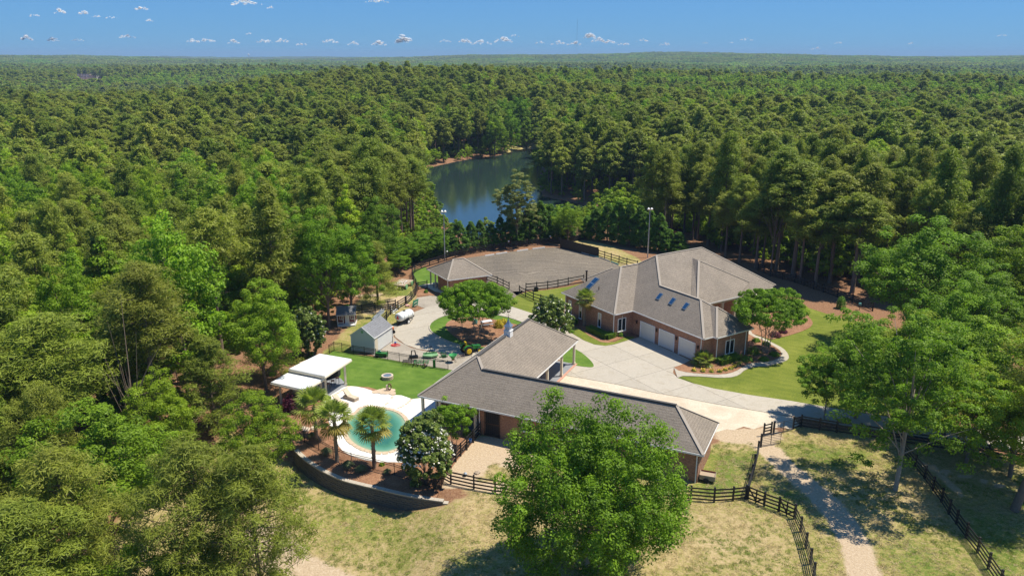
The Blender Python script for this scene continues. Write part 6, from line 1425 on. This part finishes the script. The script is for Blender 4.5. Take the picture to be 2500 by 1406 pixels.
# shrubs and hedges
def hedge(pts, w, h, lab):
    pl = [P(*p, .08) for p in pts]; t = thing('clipped_hedge', lab, 'hedge', tuple(pl[0]), group='clipped hedges at the house wall'); rg = r_(int(pts[0][0])); C = []; N = []
    b = MB()
    for a, c in zip(pl[:-1], pl[1:]):
        b.beam(a+Vector((0,0,h*.46)), c+Vector((0,0,h*.46)), w*.86, h*.86); L = (c-a).length; d = (c-a).normalized(); s = Vector((d.y, -d.x, 0)); n = int(L*700)
        u = rg.uniform(-.3, L+.3, n); f = rg.integers(0, 3, n); v = np.where(f == 0, rg.uniform(-.5, .5, n), np.where(f == 1, .5, -.5))*w; z = np.where(f == 0, h, rg.uniform(.05, 1, n)*h)
        C.append(np.array(a)+u[:, None]*np.array(d)+v[:, None]*np.array(s)+np.c_[np.zeros(n), np.zeros(n), z]+rg.normal(size=(n, 3))*.035)
        N.append(np.where((f == 0)[:, None], [[0, 0, 1.2]], np.sign(v)[:, None]*np.array(s)[None])+unitv(rg, n)*.7)
    C = np.concatenate(C); N = np.concatenate(N); me = leafmesh('foliage', C-np.array(pl[0]), N, .13, .7, M_hedge, rg.uniform(0, 1, len(C)), rg); o = bpy.data.objects.new('foliage', me); COL.objects.link(o); o.parent = t
    me2 = b.mesh('core', M_hedge, pl[0]); A = me2.attributes.new('tone', 'FLOAT', 'POINT'); o2 = bpy.data.objects.new('core', me2); COL.objects.link(o2); o2.parent = t
hedge([(1388,782),(1403,792)], .9, .7, 'dark clipped hedge left of the house palm'); hedge([(1440,808),(1482,827),(1496,822)], 1.0, .75, 'long clipped hedge under the front windows with a turned end'); hedge([(1757,889),(1800,876)], 1.1, .75, 'clipped hedge under the right hand house window')
def shrub(px, py, r, h, mat, lab, name='shrub', cat='shrub', group=None, leaf=.14, n=900, sp=.1, z=None):
    p = G(px, py) if z is None else P(px, py, z); rg = r_(int(px*3+py)); d = unitv(rg, n); d[:, 2] = np.abs(d[:, 2])
    k = rg.uniform(.75, 1.05, (n, 1))*(1+.12*np.sin(5*np.arctan2(d[:, 1], d[:, 0])+px))[:, None]; C = d*k*np.array([r, r, h]); N = d+unitv(rg, n)*.8+np.array([0, 0, .3])
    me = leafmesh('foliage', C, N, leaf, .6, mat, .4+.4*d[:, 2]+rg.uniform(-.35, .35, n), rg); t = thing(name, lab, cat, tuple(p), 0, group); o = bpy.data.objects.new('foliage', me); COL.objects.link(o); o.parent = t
    st = MB()
    for a in (0, 1.3, 2.6, 3.9, 5.2): st.tube([p, p+Vector((math.cos(a)*r*.55, math.sin(a)*r*.55, h*.6))], [.03, .012], 4)
    st.build('stems', M_bark, t); return t
shrub(1515,822,.42,.62,M_hedge,'round clipped shrub at the house corner, left of two','round_shrub'); shrub(1526,816,.38,.58,M_hedge,'round clipped shrub at the house corner beside the teal planter','round_shrub')
shrub(718,1000,1.35,1.9,M_maple,'purple leaved maple bush beside the pavilion post','purple_maple',leaf=.17,n=3200)
shrub(1218,800,.75,1.2,M_yel,'golden yellow shrub in the drive island behind the cupola','golden_shrub',leaf=.16,n=1300); shrub(1230,792,.55,.9,M_yel,'smaller golden shrub beside the large one in the island','golden_shrub',leaf=.15,n=800)
for k, (x, y, r, h) in enumerate(((1893,822,.8,.7),(1912,813,.6,.6),(1838,862,1.1,.9),(1822,880,.9,.6),(1865,880,.7,.5),(1890,868,.7,.5),(1846,834,.6,.5),(1870,842,.6,.5))):
    shrub(x, y, r, h, M_maple if k < 2 else M_hedge, ['dark reddish round shrub in the far island bed','smaller dark reddish shrub in the far island bed','dark shrub in the shade at the house corner','shrub beside the hedge end under the tree','low plant left of the tree trunk in the walk bed','low plant at the bend of the garden walk','low plant behind the trunk by the walk','low plant right behind the tree trunk'][k], leaf=.14, n=900)
for k, (x, y) in enumerate(((1694,906),(1716,908),(1737,909),(1757,909),(1771,905),(1784,902),(1794,896),(1804,890))):
    t = shrub(x, y, .32, .32, M_palm, ['yellow daylily clump nearest the low palm','second yellow daylily clump from the low palm','third daylily clump along the walk','fourth daylily clump along the walk','fifth daylily clump along the walk','sixth daylily clump along the walk','seventh daylily clump, near the hedge end','last daylily clump, closest to the shaded bed'][k], 'daylily', 'flower', 'daylilies along the garden walk', leaf=.2, n=150)
    rg = r_(k+400); n = 40; C = np.c_[rg.normal(size=(n, 2))*.2, rg.uniform(.28, .45, n)]; o = bpy.data.objects.new('flowers', leafmesh('flowers', C, unitv(rg, n)+np.array([0,0,.6]), .13, .8, M_lily, np.ones(n), rg)); COL.objects.link(o); o.parent = t
def grassclump(px, py, r, h, lab):
    p = P(px, py, .03); rg = r_(int(px)); n = 420; a = rg.uniform(0, 6.28, n); s = rg.uniform(.2, 1, n); b = MB()
    for i in range(n):
        d = Vector((math.cos(a[i]), math.sin(a[i]), 0)); w = Vector((-d.y, d.x, 0))*.022; m = d*r*.45*s[i]+Vector((0,0,h*(1-.3*s[i]))); e_ = d*r*s[i]*1.1+Vector((0,0,h*(.95-.75*s[i])))
        b.add([-w, w, m+w, m-w, e_], [(0,1,2,3),(3,2,4)])
    me = b.mesh('blades', M_dgrass); A = me.attributes.new('tone', 'FLOAT', 'POINT'); A.data.foreach_set('value', rg.uniform(0, 1, len(me.vertices)).astype(np.float32)); t = thing('grass_clump', lab, 'grass', tuple(p), 0, 'ornamental grasses behind the iron fence'); o = bpy.data.objects.new('blades', me); COL.objects.link(o); o.parent = t
for x, y, r, h, l in ((762,1068,.6,.7,'ornamental grass between the left palm and the iron fence'),(797,1110,.8,.9,'grey green ornamental grass left of the middle palm trunk'),(850,1142,.8,.9,'ornamental grass between the two front palm trunks, left one'),(882,1150,.75,.8,'ornamental grass just left of the pool palm trunk'),(946,1156,.55,.6,'small ornamental grass right of the pool palm trunk')): grassclump(x, y, r, h, l)
shrub(1040,715,.35,.5,M_hedge,'small green shrub in the hut mulch bed'); shrub(2052,753,.7,1.9,M_cyp,'narrow dark conical shrub on the pine straw','conical_shrub',leaf=.16,n=1500)
shrub(932,1136,.25,.3,M_lime,'tiny bright plant beside the pool deck'); shrub(798,975,.5,.5,M_lime,'low bright plant beside the pavilion floor'); shrub(1142,1062,.5,.6,M_lime,'small bright shrub at the stable porch corner')
shrub(1395,812,.45,.35,M_hedge,'low spreading shrub near the magnolia by the house')

# ------------------------------------------------------------------ the wood
KC = [(640,1480),(700,1200),(706,1130),(650,1090),(640,1060),(660,985),(655,930),(690,915),(735,900),(790,830),(835,800),(820,770),(870,740),(880,705),(900,690),(960,660),(1000,650),(1012,652),(1060,628),(1110,608),(1180,606),(1365,575),(1400,565),(1500,600),(1570,632),(1600,560),(1605,620),(1710,606),(1830,655),(1890,690),(1950,720),(2060,755),(2110,770),(2080,840),(2080,1000),(2330,1010),(2520,1030),(2520,1480)]
LK = [(1036,415),(1100,402),(1180,388),(1228,380),(1240,350),(1285,345),(1285,400),(1278,450),(1240,560),(1140,570),(1100,540),(1060,490)]
LK2 = [(1330,488),(1440,500),(1560,508),(1560,520),(1440,530),(1340,530)]
HOUSES = [(617,328),(685,372),(206,187),(232,189),(1795,538),(562,312)]
sp = 5.9; rg = r_(500)
def grid(y0, y1, sp):
    ny_ = int((y1-y0)/sp); out = []
    for j in range(ny_):
        y = y0+j*sp; hw = y*.715+34; xs_ = np.arange(-hw, hw, sp); out.append(np.c_[xs_, np.full(len(xs_), y)])
    p = np.concatenate(out); return p+rg.uniform(-.42, .42, p.shape)*sp
pts = np.concatenate([grid(36, 420, sp), grid(420, 1200, 7.0), grid(1200, 2300, 8.6)])
px_, py_ = pts[:, 0], pts[:, 1]
ok = (sdist(px_, py_, COMP) > np.where(px_ > 18, 1.5, 3.5)) & (sdist(px_, py_, LAKE) > 1.5)
for w, m in ((FIELD[0], 1.0), (FIELD[1], 3.0), (FIELD[2], 1.5), (FIELD[3], 0.0)): ok &= sdist(px_, py_, w) > m
pts = pts[ok]; zz = hgt(pts[:, 0], pts[:, 1]); n = len(pts)
dist_ = np.hypot(pts[:, 0], pts[:, 1]); azd = np.degrees(np.arctan2(pts[:, 0], pts[:, 1]))
hn = vnoise(pts[:, 0], pts[:, 1], 34, 4.0)*.5+vnoise(pts[:, 0], pts[:, 1], 120, 7.0)*.5+rg.uniform(-.45, .45, n)
bias = -.27+.25*smooth((dist_-350)/500)+.35*np.exp(-((azd-2)/7)**2)*np.exp(-((dist_-560)/230)**2)+.2*smooth((azd-5)/10)*smooth((dist_-450)/400)
isb = hn+bias > .12
H_ = np.where(isb, rg.uniform(11.5, 20.5, n), np.clip(rg.normal(18.5, 2.4, n), 12, 25)); R__ = np.where(isb, rg.uniform(3.2, 5.0, n), rg.uniform(2.5, 4.0, n))*(1+.27*smooth((dist_-140)/120))
tall = (azd > 12) & (dist_ < 230) & ~isb; H_ = np.where(tall, H_*1.1, H_); 
lowl = (azd < -18) & (dist_ < 75); H_ = np.where(lowl, H_*.82, H_)
# keep sight lines to the yard and the lake open: no crown may stand across them
def inpoly(px, py, poly): return sdist(px, py, poly) < 0
bad = np.zeros(n, bool)
c_, s_ = math.cos(TH), math.sin(TH)
def pj(x, y, z):
    z = z-HCAM; F = np.maximum(y*c_-z*s_, 1); U = y*s_+z*c_; return 1250+FPX*x/F, 703-FPX*U/F
sel = dist_ < 600
for dx in (-.9, 0, .9):
    for dz in (.45, .72, .97):
        a, b = pj(pts[:, 0]+dx*R__*(1.0 if dz < .9 else .35), pts[:, 1], zz+H_*dz)
        bad |= sel & (inpoly(a, b, KC) | inpoly(a, b, LK) | inpoly(a, b, LK2))
        for hx, hy in HOUSES: bad |= (np.abs(a-hx) < 17) & (np.abs(b-hy) < (9 if hy > 200 else 5)) & (dist_ < np.hypot(*P2(hx, hy, -2)))
kp = np.array(KEEP)
for x, y, r in KEEP: bad |= (np.hypot(pts[:, 0]-x, pts[:, 1]-y) < r*.75+1.2)
a, b = pj(pts[:, 0], pts[:, 1], zz); bad |= (a > 1322) & (a < 1600) & (pts[:, 1] > 163) & (pts[:, 1] < 238)
keep = ~bad; pts, zz, isb, H_, R__, dist_ = pts[keep], zz[keep], isb[keep], H_[keep], R__[keep], dist_[keep]; n = len(pts)
# the trees that show largest are things, the rest is one wood
ax_, ay_ = pj(pts[:, 0], pts[:, 1], zz+H_*.85); inview = (ax_ > -40) & (ax_ < 2540) & (ay_ < 1440)
hand_p, hand_b = 12, 42
for kind, lim in ((False, 285), (True, 240)):
    idx = np.where((isb == kind) & inview)[0]; idx = idx[np.argsort(dist_[idx])][:lim]
    for i in idx:
        X_, Y_ = ax_[i], ay_[i]; col_ = ['at the left edge', 'left of the pool pavilion', 'left of the playhouse', 'left of the lake', 'around the lake and cypress screen', 'beyond the riding arena', 'behind the brick house', 'right of the brick house', 'at the right edge'][int(min(8, max(0, X_//280)))]
        side = col_+(', nearest the viewer' if Y_ > 800 else (', near part' if Y_ > 560 else (', middle distance' if Y_ > 400 else ', far back')))
        if kind: pr = BROADS[i % 4] if dist_[i] > 85 else NEARB[i % 2]; nm, lab = 'broadleaf_tree', 'leafy tree in the wood %s' % side
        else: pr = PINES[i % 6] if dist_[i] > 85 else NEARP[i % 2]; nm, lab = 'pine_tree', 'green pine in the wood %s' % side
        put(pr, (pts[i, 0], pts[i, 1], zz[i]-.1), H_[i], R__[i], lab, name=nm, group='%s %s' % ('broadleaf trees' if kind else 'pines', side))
    isb_mask = np.ones(len(pts), bool); isb_mask[idx] = False
    pts, zz, isb, H_, R__, dist_, ax_, ay_, inview = [v[isb_mask] for v in (pts, zz, isb, H_, R__, dist_, ax_, ay_, inview)]
print('trees left for the wood', len(pts))
# prototypes for the far wood (never linked to the scene by themselves)
def joined(pr, name):
    o = bpy.data.objects.new(name, None)
    bm = bmesh.new(); bm.from_mesh(pr['crown']); nfc = len(bm.faces); bm.from_mesh(pr['trunk']); bm.faces.ensure_lookup_table()
    for f in bm.faces[nfc:]: f.material_index = 1
    me = bpy.data.meshes.new(name); bm.to_mesh(me); bm.free(); me.materials.append(pr['crown'].materials[0]); me.materials.append(pr['trunk'].materials[0])
    return bpy.data.objects.new(name, me)
def coll(name, obs):
    c = bpy.data.collections.new(name)
    for o in obs: c.objects.link(o)
    return c
FP = [pine(r_(200+k), per=30, nb=40, tuft=.72, asp=.42, base=b, r=3.7, dead=False) for k, b in enumerate((.5, .42, .6))]
FB = [broad(r_(210+k), per=34, nc=120, leaf=.6, r=4.6, lumpy=.25) for k in range(3)]
VP = [pine(r_(230+k), per=14, nb=22, tuft=1.35, asp=.6, base=.5, r=3.8, dead=False, clr=1.3) for k in range(2)]
VB = [broad(r_(240+k), per=16, nc=60, leaf=1.15, r=4.8, lumpy=.25, clump=1.5) for k in range(2)]
def scat(name, groups, label):
    """one object whose geometry nodes set trees on its own points"""
    vs, sc, rt, ix, off, obs = [], [], [], [], 0, []
    for protos, P_, S3 in groups:
        m = len(P_); vs.append(P_); sc.append(S3); ix.append(off+rg.integers(0, len(protos), m)); off += len(protos); obs += protos
    vs, sc, ix = np.concatenate(vs), np.concatenate(sc), np.concatenate(ix); m = len(vs)
    for k, o in enumerate(obs): o.name = '%s_kind_%02d' % (name, k)
    me = bpy.data.meshes.new(name); me.vertices.add(m); me.vertices.foreach_set('co', vs.astype(np.float32).ravel())
    for nm, ty, dat in (('sc', 'FLOAT_VECTOR', sc), ('ix', 'INT', ix), ('rz', 'FLOAT', rg.uniform(0, 6.28, m))):
        a = me.attributes.new(nm, ty, 'POINT'); a.data.foreach_set('vector' if ty == 'FLOAT_VECTOR' else 'value', dat.astype(np.int32 if ty == 'INT' else np.float32).ravel())
    o = bpy.data.objects.new(name, me); COL.objects.link(o)
    ng = bpy.data.node_groups.new(name, 'GeometryNodeTree'); ng.interface.new_socket('Geometry', in_out='INPUT', socket_type='NodeSocketGeometry'); ng.interface.new_socket('Geometry', in_out='OUTPUT', socket_type='NodeSocketGeometry')
    N_ = ng.nodes.new; gi, go = N_('NodeGroupInput'), N_('NodeGroupOutput'); iop = N_('GeometryNodeInstanceOnPoints'); ci = N_('GeometryNodeCollectionInfo')
    ci.inputs['Collection'].default_value = coll(name+'_kinds', obs); ci.inputs['Separate Children'].default_value = True; ci.inputs['Reset Children'].default_value = True
    def na(nm, t): a = N_('GeometryNodeInputNamedAttribute'); a.data_type = t; a.inputs['Name'].default_value = nm; return [s for s in a.outputs if s.enabled and s.name == 'Attribute'][0]
    L_ = ng.links.new; L_(gi.outputs[0], iop.inputs['Points']); L_(ci.outputs[0], iop.inputs['Instance']); iop.inputs['Pick Instance'].default_value = True
    L_(na('ix', 'INT'), iop.inputs['Instance Index']); L_(na('sc', 'FLOAT_VECTOR'), iop.inputs['Scale'])
    cx = N_('ShaderNodeCombineXYZ'); L_(na('rz', 'FLOAT'), cx.inputs[2]); er = N_('FunctionNodeEulerToRotation'); L_(cx.outputs[0], er.inputs[0]); L_(er.outputs[0], iop.inputs['Rotation'])
    L_(iop.outputs[0], go.inputs[0]); md = o.modifiers.new('trees', 'NODES'); md.node_group = ng
    tag(o, label, 'wood', None, 'stuff'); return o
def grp(mask, protos, h0, r0):
    q = np.c_[pts[mask], zz[mask]-.1]; s = np.c_[R__[mask]/r0, R__[mask]/r0, H_[mask]/h0]; return (protos, q, s)
mid = dist_ < 420; near_ = dist_ < 210
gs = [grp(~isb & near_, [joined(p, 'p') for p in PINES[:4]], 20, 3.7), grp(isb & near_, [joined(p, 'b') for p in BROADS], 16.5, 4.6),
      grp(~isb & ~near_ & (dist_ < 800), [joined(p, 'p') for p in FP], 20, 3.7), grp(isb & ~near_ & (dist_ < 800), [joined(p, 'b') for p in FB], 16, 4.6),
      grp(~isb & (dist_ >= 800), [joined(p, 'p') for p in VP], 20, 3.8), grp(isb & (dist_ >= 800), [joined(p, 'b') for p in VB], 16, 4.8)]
# beyond that, patches of canopy
def patch(seed, conif):
    rr_ = r_(seed); Cs = []; Ns = []; T_ = []
    for i in range(46):
        x, y = rr_.uniform(-30, 30, 2); h = rr_.uniform(13, 20); r = rr_.uniform(3.2, 5.5); m = 26; d = unitv(rr_, m); d[:, 2] = np.abs(d[:, 2])
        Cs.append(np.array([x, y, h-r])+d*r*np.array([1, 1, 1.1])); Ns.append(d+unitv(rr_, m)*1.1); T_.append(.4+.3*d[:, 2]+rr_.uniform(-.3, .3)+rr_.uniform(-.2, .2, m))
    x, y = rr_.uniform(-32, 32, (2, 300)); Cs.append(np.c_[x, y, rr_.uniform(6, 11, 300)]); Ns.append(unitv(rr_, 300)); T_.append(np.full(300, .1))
    me = leafmesh('canopy', np.concatenate(Cs), np.concatenate(Ns), 3.1, .8, M_pine if conif else M_leaf, np.concatenate(T_), rr_); return bpy.data.objects.new('canopy', me)
rg2 = r_(77); out = []
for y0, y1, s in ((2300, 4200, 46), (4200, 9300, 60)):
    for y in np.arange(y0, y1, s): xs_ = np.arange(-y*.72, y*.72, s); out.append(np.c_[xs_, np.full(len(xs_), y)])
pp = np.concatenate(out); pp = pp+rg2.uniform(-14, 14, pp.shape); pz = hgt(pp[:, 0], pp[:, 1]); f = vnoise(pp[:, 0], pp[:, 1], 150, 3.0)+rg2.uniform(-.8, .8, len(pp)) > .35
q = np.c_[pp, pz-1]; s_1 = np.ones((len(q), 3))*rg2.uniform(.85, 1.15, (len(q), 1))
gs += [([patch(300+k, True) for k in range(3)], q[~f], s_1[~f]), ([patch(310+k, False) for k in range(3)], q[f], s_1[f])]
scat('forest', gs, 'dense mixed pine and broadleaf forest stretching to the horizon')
# undergrowth at the foot of the near trees
ug = np.concatenate([grid(60, 430, 3.4), (lambda q: q[q[:, 0] > .1*q[:, 1]])(grid(60, 230, 3.0))]); okk = (sdist(ug[:, 0], ug[:, 1], COMP) > np.where(ug[:, 0] > 18, .8, 3)) & (sdist(ug[:, 0], ug[:, 1], LAKE) > .3)
for w in FIELD[:3]: okk &= sdist(ug[:, 0], ug[:, 1], w) > 2
ug = ug[okk]; uz = hgt(ug[:, 0], ug[:, 1]); a, b = pj(ug[:, 0], ug[:, 1], uz+1.5); km = ~((ug[:, 1] < 188) & (ug[:, 0] > -16) & (ug[:, 0] < 42)) & ~(inpoly(a, b, KC) | (inpoly(a, b, LK) & (ug[:, 1] < 250))) & (rg.uniform(0, 1, len(ug)) < .75); ug, uz = ug[km], uz[km]
sh = [joined(broad(r_(260+k), h=4, r=1.9, base=.05, nc=26, per=60, leaf=.3, clump=.7), 's') for k in range(2)]
s3 = rg.uniform(.5, 1.35, (len(ug), 1))*np.ones((1, 3))*np.where((ug[:, 0] > .12*ug[:, 1])[:, None], rg.uniform(.9, 1.75, (len(ug), 1)), 1); scat('undergrowth', [(sh, np.c_[ug, uz-.15], s3)], 'bushy undergrowth between the trunks of the near wood')
# lake shore bushes
for k, (x, y, r) in enumerate(((1100,388,3.0),(1180,378,3.4),(1205,377,3),(1062,402,2.6),(1140,384,2.5))):
    p = P(x, y, -5.8); put(NEARB[k % 2], p, 5.5+k % 2, r, 'low bright green bush on the far shore of the lake', 'bush', 'shore_bush', 'bushes on the far lake shore', mat=M_lime if k in (1, 2) else None)
for k, (x, y) in enumerate(((1234,352),(1215,362),(1268,352),(1292,350),(1255,340),(1280,335))):
    p = P(x, y, -5.2); put(BROADS[k % 3], p, 21+k % 3, 6.0, 'tall light green tree at the clearing on the far lake shore', 'tree', 'broadleaf_tree', 'light green trees by the lake clearing', mat=M_oak)
# tall pines with bare trunks behind the house
TP = ((1936,676,395,5.2),(1952,690,470,4.2),(1845,655,480,4.0),(1862,648,505,3.2),(1805,640,430,3.8),(2025,690,420,5.0),(1990,700,500,3.6),(1770,630,470,4.0),(1728,600,430,3.8),(2080,715,470,4.6),(1690,585,450,3.9),(1895,660,360,4.4))
for k, (x, y, top, rad) in enumerate(TP):
    p = G(x, y); D_ = p.y; a_t = TH-math.atan((703-top)/FPX); h = HCAM-p.z-D_*math.tan(a_t); put(PINES[(2, 4, 0)[k % 3]], p, max(12, min(27, h)), rad, 'tall pine with long bare trunk behind the brick house, %s from the left' % ORD[sorted(q[0] for q in TP).index(x)], 'tree', 'pine_tree', 'tall bare trunked pines behind the house')

# grass tufts on the rough paddocks
def tuft(seed, mat, n=26, R0=.24, h=.11):
    rr_ = r_(seed); a = rr_.uniform(0, 6.28, n); d = rr_.uniform(.1, 1, n)*R0; C = np.c_[np.cos(a)*d, np.sin(a)*d, rr_.uniform(.02, h*.6, n)]
    N = np.c_[np.cos(a), np.sin(a), rr_.uniform(.6, 2.2, n)]; return bpy.data.objects.new('tuft', leafmesh('tuft', C, N, h, .22, mat, rr_.uniform(0, 1, n), rr_, False))
M_dry = leafmat('dry_grass', (.36,.28,.14), (.60,.48,.27), .3, .2); M_gr = leafmat('field_grass', (.11,.16,.02), (.26,.33,.05), .4, .3)
q = rg.uniform((-24, 36), (62, 78), (30000, 2)); w_ = np.minimum(sdist(q[:, 0], q[:, 1], FIELD[0]), 99); dm = np.full(len(q), 99.)
for pl, wd in DIRT: dm = np.minimum(dm, pldist(q[:, 0], q[:, 1], pl)-wd*.7)
dm = np.minimum(dm, sdist(q[:, 0], q[:, 1], [tuple(BF(*k_)[:2]) for k_ in ((-.5,-.3),(30.6,-.3),(30.6,7),(-.5,7))]))
a_s = (w_ < -.3) & (dm > .2) & ~((q[:, 1] > np.interp(q[:, 0], WX, WY)-.6) & (q[:, 0] < WX[-1])); q = q[a_s]; m_ = (vnoise(q[:, 0], q[:, 1], 3.1, 1.0)+vnoise(q[:, 0], q[:, 1], 1.3, 5.0)+rg.uniform(-.8, .8, len(q))) > .3
q3 = np.c_[q, hgt(q[:, 0], q[:, 1])]; sc3 = rg.uniform(.5, 1.5, (len(q), 1))*np.ones((1, 3))
scat('rough_grass', [([tuft(400, M_dry), tuft(401, M_dry, 34, .3)], q3[~m_], sc3[~m_]), ([tuft(402, M_gr), tuft(403, M_gr, 34, .3)], q3[m_], sc3[m_])], 'short rough tufts of green and dry grass on the paddocks')
for k, (x, y) in enumerate(((606,470),(1905,430),(290,760))):
    p = by_top(x, y, 18); t = put(BROADS[k], p, 19, 3.4, ['bare grey tree above the middle of the left wood', 'bare grey tree among the tall pines behind the house', 'bare grey tree in the left wood above the wide pines'][k], name='bare_tree', parts=('trunk',))
# ------------------------------------------------------------------ clouds
M_cloud, nt_, b_c, o_c = nodes_of('cloud_white')
b_c.inputs['Base Color'].default_value = (.95, .95, .95, 1); b_c.inputs['Roughness'].default_value = 1; b_c.inputs['Specular IOR Level'].default_value = 0
tr_ = nt_.nodes.new('ShaderNodeBsdfTransparent'); tl_ = nt_.nodes.new('ShaderNodeBsdfTranslucent'); tl_.inputs[0].default_value = (.9, .93, 1, 1)
m1 = nt_.nodes.new('ShaderNodeMixShader'); m1.inputs[0].default_value = .12; m2 = nt_.nodes.new('ShaderNodeMixShader')
nn_ = noise(nt_, .006, 5, .7, pos(nt_)); lw = nt_.nodes.new('ShaderNodeLayerWeight'); lw.inputs[0].default_value = .35
ff = math_(nt_, 'ADD', math_(nt_, 'MULTIPLY', nn_.outputs[0], .75), math_(nt_, 'MULTIPLY', lw.outputs['Facing'], .75)); lnk(nt_, ramp(nt_, ff, [(.25, (.5,.5,.5)), (.75, (1,1,1))]), m2.inputs[0])
gq = nt_.nodes.new('ShaderNodeNewGeometry'); vq = nt_.nodes.new('ShaderNodeVectorMath'); vq.operation = 'ADD'; vq.inputs[1].default_value = (.75, .1, 1.9); lnk(nt_, gq.outputs['Normal'], vq.inputs[0])
vn = nt_.nodes.new('ShaderNodeVectorMath'); vn.operation = 'NORMALIZE'; lnk(nt_, vq.outputs[0], vn.inputs[0]); lnk(nt_, vn.outputs[0], b_c.inputs['Normal'])
lnk(nt_, b_c.outputs[0], m1.inputs[1]); lnk(nt_, tl_.outputs[0], m1.inputs[2]); lnk(nt_, m1.outputs[0], m2.inputs[1]); lnk(nt_, tr_.outputs[0], m2.inputs[2]); lnk(nt_, m2.outputs[0], o_c.inputs[0])
CL = [(5,28,10,16),(150,38,13,5),(208,28,13,9),(260,31,16,7),(397,20,16,8),(292,40,12,4),(325,43,14,4),(412,50,10,5),(640,6,38,11),(695,18,8,5),(940,3,28,6),(122,92,12,11),(184,96,14,9),(238,98,15,5),(357,89,21,7),(505,100,18,7),(540,98,20,8),(602,102,14,8),(640,83,9,4),(675,101,24,7),(715,100,18,7),(760,108,16,5),(826,101,22,7),(880,106,14,7),(940,107,22,9),(1000,96,22,16),(1095,100,14,5),(1140,100,16,9),(1180,104,26,9),(1230,98,22,10),(1255,88,12,4),(1315,104,12,5),(1360,105,20,7),(1395,106,18,8),(1430,88,16,10),(1450,98,18,10),(1480,103,18,7),(1510,107,14,6),(1555,99,16,5),(1606,108,15,6),(1795,96,16,5),(1760,105,8,3),(2010,105,10,4),(1960,119,12,5),(2180,106,9,4),(2388,87,12,4),(1700,105,8,3)]
for k, (x, y, w, h) in enumerate(CL):
    D_ = 24000+2500*(k % 5); F_ = D_*math.cos(TH); s = D_/FPX; el = math.atan((703-y)/FPX)-TH
    c = Vector(((x-1250)*s, D_, HCAM+D_*math.tan(el))); b = MB(); rr_ = random.Random(k)
    W_, H2 = w*s, h*s
    nb_ = 9+int(w/2)
    for i in range(nb_):
        u = rr_.uniform(-1, 1); hh = (1-u*u)*rr_.uniform(.15, 1); r = H2*rr_.uniform(.3, .75)*(1-.45*abs(u)); b.ball((c.x+u*W_*.9, c.y+rr_.uniform(-1, 1)*W_*.4, c.z-H2*.5+hh*H2*1.0), r, 12, 0, .62, .07)
    o = b.build('cloud', M_cloud, origin=tuple(c), smooth_=True); left = 'left' if x < 830 else ('middle' if x < 1660 else 'right'); low = 'low on the horizon' if y > 75 else 'higher up'
    tag(o, 'small white puffy cloud %s in the %s of the sky' % (low, left), 'cloud', 'small clouds %s, %s' % (low, left))

# ------------------------------------------------------------------ haze
hm = bpy.data.materials.new('haze_air'); hm.use_nodes = True; hn_ = hm.node_tree; hn_.nodes.clear(); ho = hn_.nodes.new('ShaderNodeOutputMaterial'); pv = hn_.nodes.new('ShaderNodeVolumePrincipled')
pv.inputs['Color'].default_value = (.42, .60, .86, 1); pv.inputs['Density'].default_value = HAZE_D; pv.inputs['Anisotropy'].default_value = 0.0; hn_.links.new(pv.outputs[0], ho.inputs['Volume'])
zmin = GZMIN-2; hb_ = MB(); hb_.box(0, 4750, (zmin+HAZE_TOP)/2, 18000, 9980, HAZE_TOP-zmin); ho_ = hb_.build('haze', hm); ho_['kind'] = 'stuff'; tag(ho_, 'thin blue summer haze over the woods', 'haze', None, 'stuff')
